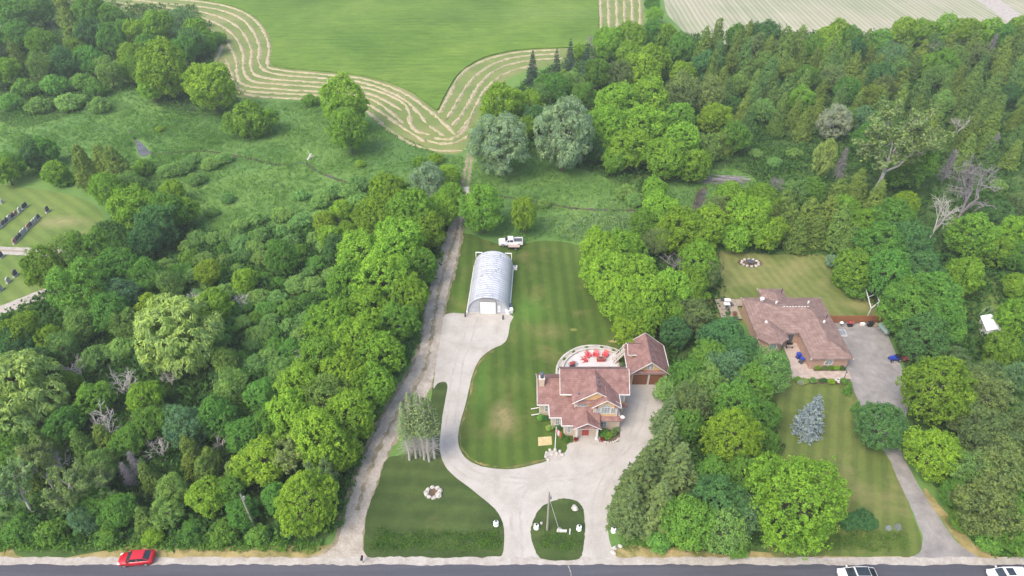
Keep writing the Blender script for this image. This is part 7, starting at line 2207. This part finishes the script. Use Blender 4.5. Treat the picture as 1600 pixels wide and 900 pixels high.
# flower beds before the bungalow
sheet('garden_bed', ragged(gpoly([(1268, 571), (1322, 571), (1322, 579), (1272, 580)]), 0.05, 0.4), 0.036, M['soil'])
sheet('garden_bed', ragged(gpoly([(1240, 592), (1326, 593), (1326, 601), (1244, 600)]), 0.1, 0.4), 0.036, M['soil'])
_bed = [(1276, 576, 'maple'), (1286, 576, 'olive'), (1296, 577, 'shrub'), (1305, 576, 'lime'), (1314, 577, 'deep'), (1246, 596, 'maple2'), (1256, 598, 'willow'), (1270, 597, 'shrub2'), (1285, 597, 'deep'), (1298, 599, 'maple'), (1318, 598, 'shrub'), (1250, 600, 'white')]
_nm = ['leftmost green clump in the bed under the bungalow window', 'olive clump in the bed under the bungalow window', 'middle green clump in the bed under the bungalow window', 'yellow-green clump in the bed under the bungalow window', 'dark clump at the right end of the window bed',
       'leftmost green clump in the bed edging the bungalow lawn', 'pale clump in the bed edging the bungalow lawn', 'grey-green clump in the bed edging the bungalow lawn', 'dark round bush in the bed edging the bungalow lawn', 'bright clump beside the dark bush edging the bungalow lawn', 'clump nearest the drive in the bed edging the bungalow lawn', 'white-flowering clump at the left of the bed edging the bungalow lawn']
for i, (px, py, tn) in enumerate(_bed):
    x, y = G(px, py)
    plant('shrub', x, y, 0.6, 0.8, tn, _nm[i], 'garden plants before the bungalow', 'garden_bush', 'bush', PROTO['shrub'][i % 3][:4], random.Random(i + 50), parts=False)
for k, (px, py) in enumerate(((1306, 594), (1310, 597), (1313, 593), (1309, 591))):
    x, y = G(px, py)
    put_rock(x, y, 0.3, 'white rock in the little rock garden by the bungalow drive', 'rocks by the bungalow drive')
x, y = G(1313, 598)
t = setp(empty('lamp_post', (x + 0.5, y + 0.3, 0.03)), 'thin black lamp post by the rock garden at the bungalow drive', 'lamp post')
b = MB(); b.tube((0, 0, 0), (0, 0, 1.9), 0.05, 0.04, n=7); b.build('post', M['black'], t)
b = MB(); b.lathe((0, 0, 1.9), [(0.08, 0), (0.15, 0.25), (0.18, 0.27), (0.03, 0.4)], 8); b.build('lantern', M['dark_grey'], t)
# white shed and hoop arch among the trees at the right
t = setp(empty('garden_shed', (83.8, 88.6, 0), math.radians(-14)), 'white-roofed shed half hidden by trees right of the bungalow drive', 'shed')
b = MB(); b.box(-1.2, 1.2, -1.8, 1.8, 0, 2.1); b.build('wall', M['canvas'], t)
b = MB(); slab_roof(b, [[(-1.4, -2, 2.05), (0, -2, 2.8), (0, 2, 2.8), (-1.4, 2, 2.05)], [(1.4, -2, 2.05), (1.4, 2, 2.05), (0, 2, 2.8), (0, -2, 2.8)]], 0.08); b.build('roof', M['white_paint'], t)
b = MB(); b.box(-0.4, 0.4, -1.86, -1.803, 0.05, 1.9); b.build('door', M['trim'], t)
t = setp(empty('hoop_arch', (86.0, 91.5, 0), 0.3), 'thin green hoop frame beside the white-roofed shed', 'frame')
for k in range(3):
    b = MB()
    ps = [(1.5 * math.cos(math.pi * i / 10), k * 0.8, 2.4 * math.sin(math.pi * i / 10)) for i in range(11)]
    for p, q in zip(ps[:-1], ps[1:]): b.tube(p, q, 0.035, n=5, caps=False)
    b.build('hoop', M['green_tank'], t)

# ---------------------------------------------------------------- cemetery headstones
STONES = [(1, 357, 'g', 0), (6, 352, 'd', 0), (11, 347.5, 'd', 0), (16, 343.5, 'g', 0), (21, 340, 'd', 0), (26, 336.5, 'p', 0), (32, 331, 'g', 0), (38, 326, 'd', 0), (41, 323.5, 'd', 0),
          (24, 380, 'p', 1), (28, 376, 'd', 1), (32, 371.5, 'd', 1), (36, 367, 'g', 1), (40, 363, 'g', 1), (45, 357.5, 'p', 1), (49, 354, 'd', 1), (53, 350.5, 'g', 1), (57, 346.5, 'g', 1), (61, 342, 'd', 1)]
_ord = ['first', 'second', 'third', 'fourth', 'fifth', 'sixth', 'seventh', 'eighth', 'ninth', 'tenth']
SM = {'g': 'grey_stone', 'd': 'granite', 'p': 'pink_stone'}
SN = {'g': 'grey', 'd': 'dark', 'p': 'pinkish'}


_a, _b = G(24, 380), G(61, 342)
ROW_ANG = math.atan2(_b[1] - _a[1], _b[0] - _a[0])


def headstone(px, py, m, label, group, s=1.0):
    x, y = G(px, py)
    t = setp(empty('headstone', (x, y, 0.016), ROW_ANG), label, 'headstone', group)
    t.scale = (s, s, s)
    b = MB(); b.box(-0.62, 0.62, -0.22, 0.22, 0, 0.22); b.build('plinth', M['grey_stone'], t)
    pf = [(-0.48, 0.222), (0.48, 0.222), (0.48, 0.95), (0.38, 1.08), (0.2, 1.15), (0, 1.18), (-0.2, 1.15), (-0.38, 1.08), (-0.48, 0.95)]
    m_ = len(pf)
    b = MB(); b.add([(p, -0.1, q) for p, q in pf] + [(p, 0.1, q) for p, q in pf], [tuple(range(m_)), tuple(range(2 * m_ - 1, m_ - 1, -1))] + [(i, i + m_, (i + 1) % m_ + m_, (i + 1) % m_) for i in range(m_)]); b.build('slab', M[SM[m]], t)


cnt = {0: 0, 1: 0}
for px, py, m, row in STONES:
    headstone(px, py, m, f"{SN[m]} headstone, {_ord[cnt[row]]} from the lower end of the {'farther' if row == 0 else 'nearer'} headstone row", 'headstones in the two slanting rows')
    cnt[row] += 1
headstone(75, 331, 'd', 'lone dark headstone at the upper right of the headstone rows', 'scattered headstones', 1.15)
headstone(4, 317, 'g', 'pale low headstone above the farther headstone row', 'scattered headstones', 0.8)
headstone(3, 402, 'd', 'dark headstone just below the upper cemetery path', 'scattered headstones', 1.1)
headstone(25, 431, 'd', 'dark headstone standing between the two cemetery paths, rightmost', 'scattered headstones', 1.15)
headstone(14, 441, 'g', 'small grey headstone left of the rightmost one between the paths', 'scattered headstones', 1.0)
headstone(2, 454, 'g', 'grey headstone at the photo edge between the cemetery paths', 'scattered headstones', 1.1)

# ---------------------------------------------------------------- fallen wood at the creek pool, larch bed, log in the creek
def log_heap(cx, cy, n, L, label, name, rng):
    t = setp(empty(name, (cx, cy, 0)), label, 'brush pile')
    for i in range(n):
        a = rng.uniform(-0.35, 0.35) + (math.pi if rng.random() < 0.5 else 0)
        l = L * rng.uniform(0.4, 1.0)
        x = rng.uniform(-L * 0.55, L * 0.55); y_ = rng.uniform(-1.2, 1.2); z = rng.uniform(0.1, 0.8)
        b = MB(); b.tube((x - l / 2 * math.cos(a), y_ - l / 2 * math.sin(a), z), (x + l / 2 * math.cos(a), y_ + l / 2 * math.sin(a), z + rng.uniform(-0.3, 0.5)), rng.uniform(0.06, 0.16), 0.04, n=5); b.build('branch', M['twig'], t)


x, y = G(1130, 284); log_heap(x, y, 46, 7.5, 'long heap of grey fallen branches above the creek pool', 'brush_pile', random.Random(9))
x, y = G(481, 250)
t = setp(empty('dead_stump', (x, y, 0)), 'broken grey stump leaning over the creek in the meadow', 'stump')
b = MB(); b.tube((0, 0, 0), (1.0, 0.8, 1.4), 0.35, 0.15, n=7); b.build('trunk', M['dead_bark'], t)
b = MB(); b.tube((0.4, 0.3, 0.6), (1.9, 0.4, 1.2), 0.12, 0.04, n=5); b.tube((0.6, 0.5, 0.9), (0.1, 1.3, 2.0), 0.1, 0.03, n=5); b.build('branch', M['dead_bark'], t)


# ---------------------------------------------------------------- summer haze
b = MB(); b.box(-900, 900, -60, 900, -1.0, 90.0)
hz = b.build('haze', bpy.data.materials.new('haze_air'))
hz.data.materials[0].use_nodes = True
_t = hz.data.materials[0].node_tree
_t.nodes.remove(_t.nodes["Principled BSDF"])
_v = _t.nodes.new("ShaderNodeVolumePrincipled")
_v.inputs["Color"].default_value = (0.92, 0.95, 1.0, 1)
_v.inputs["Density"].default_value = 0.00034
_v.inputs["Anisotropy"].default_value = 0.2
_t.links.new(_v.outputs[0], _t.nodes["Material Output"].inputs["Volume"])
setp(hz, kind='stuff')
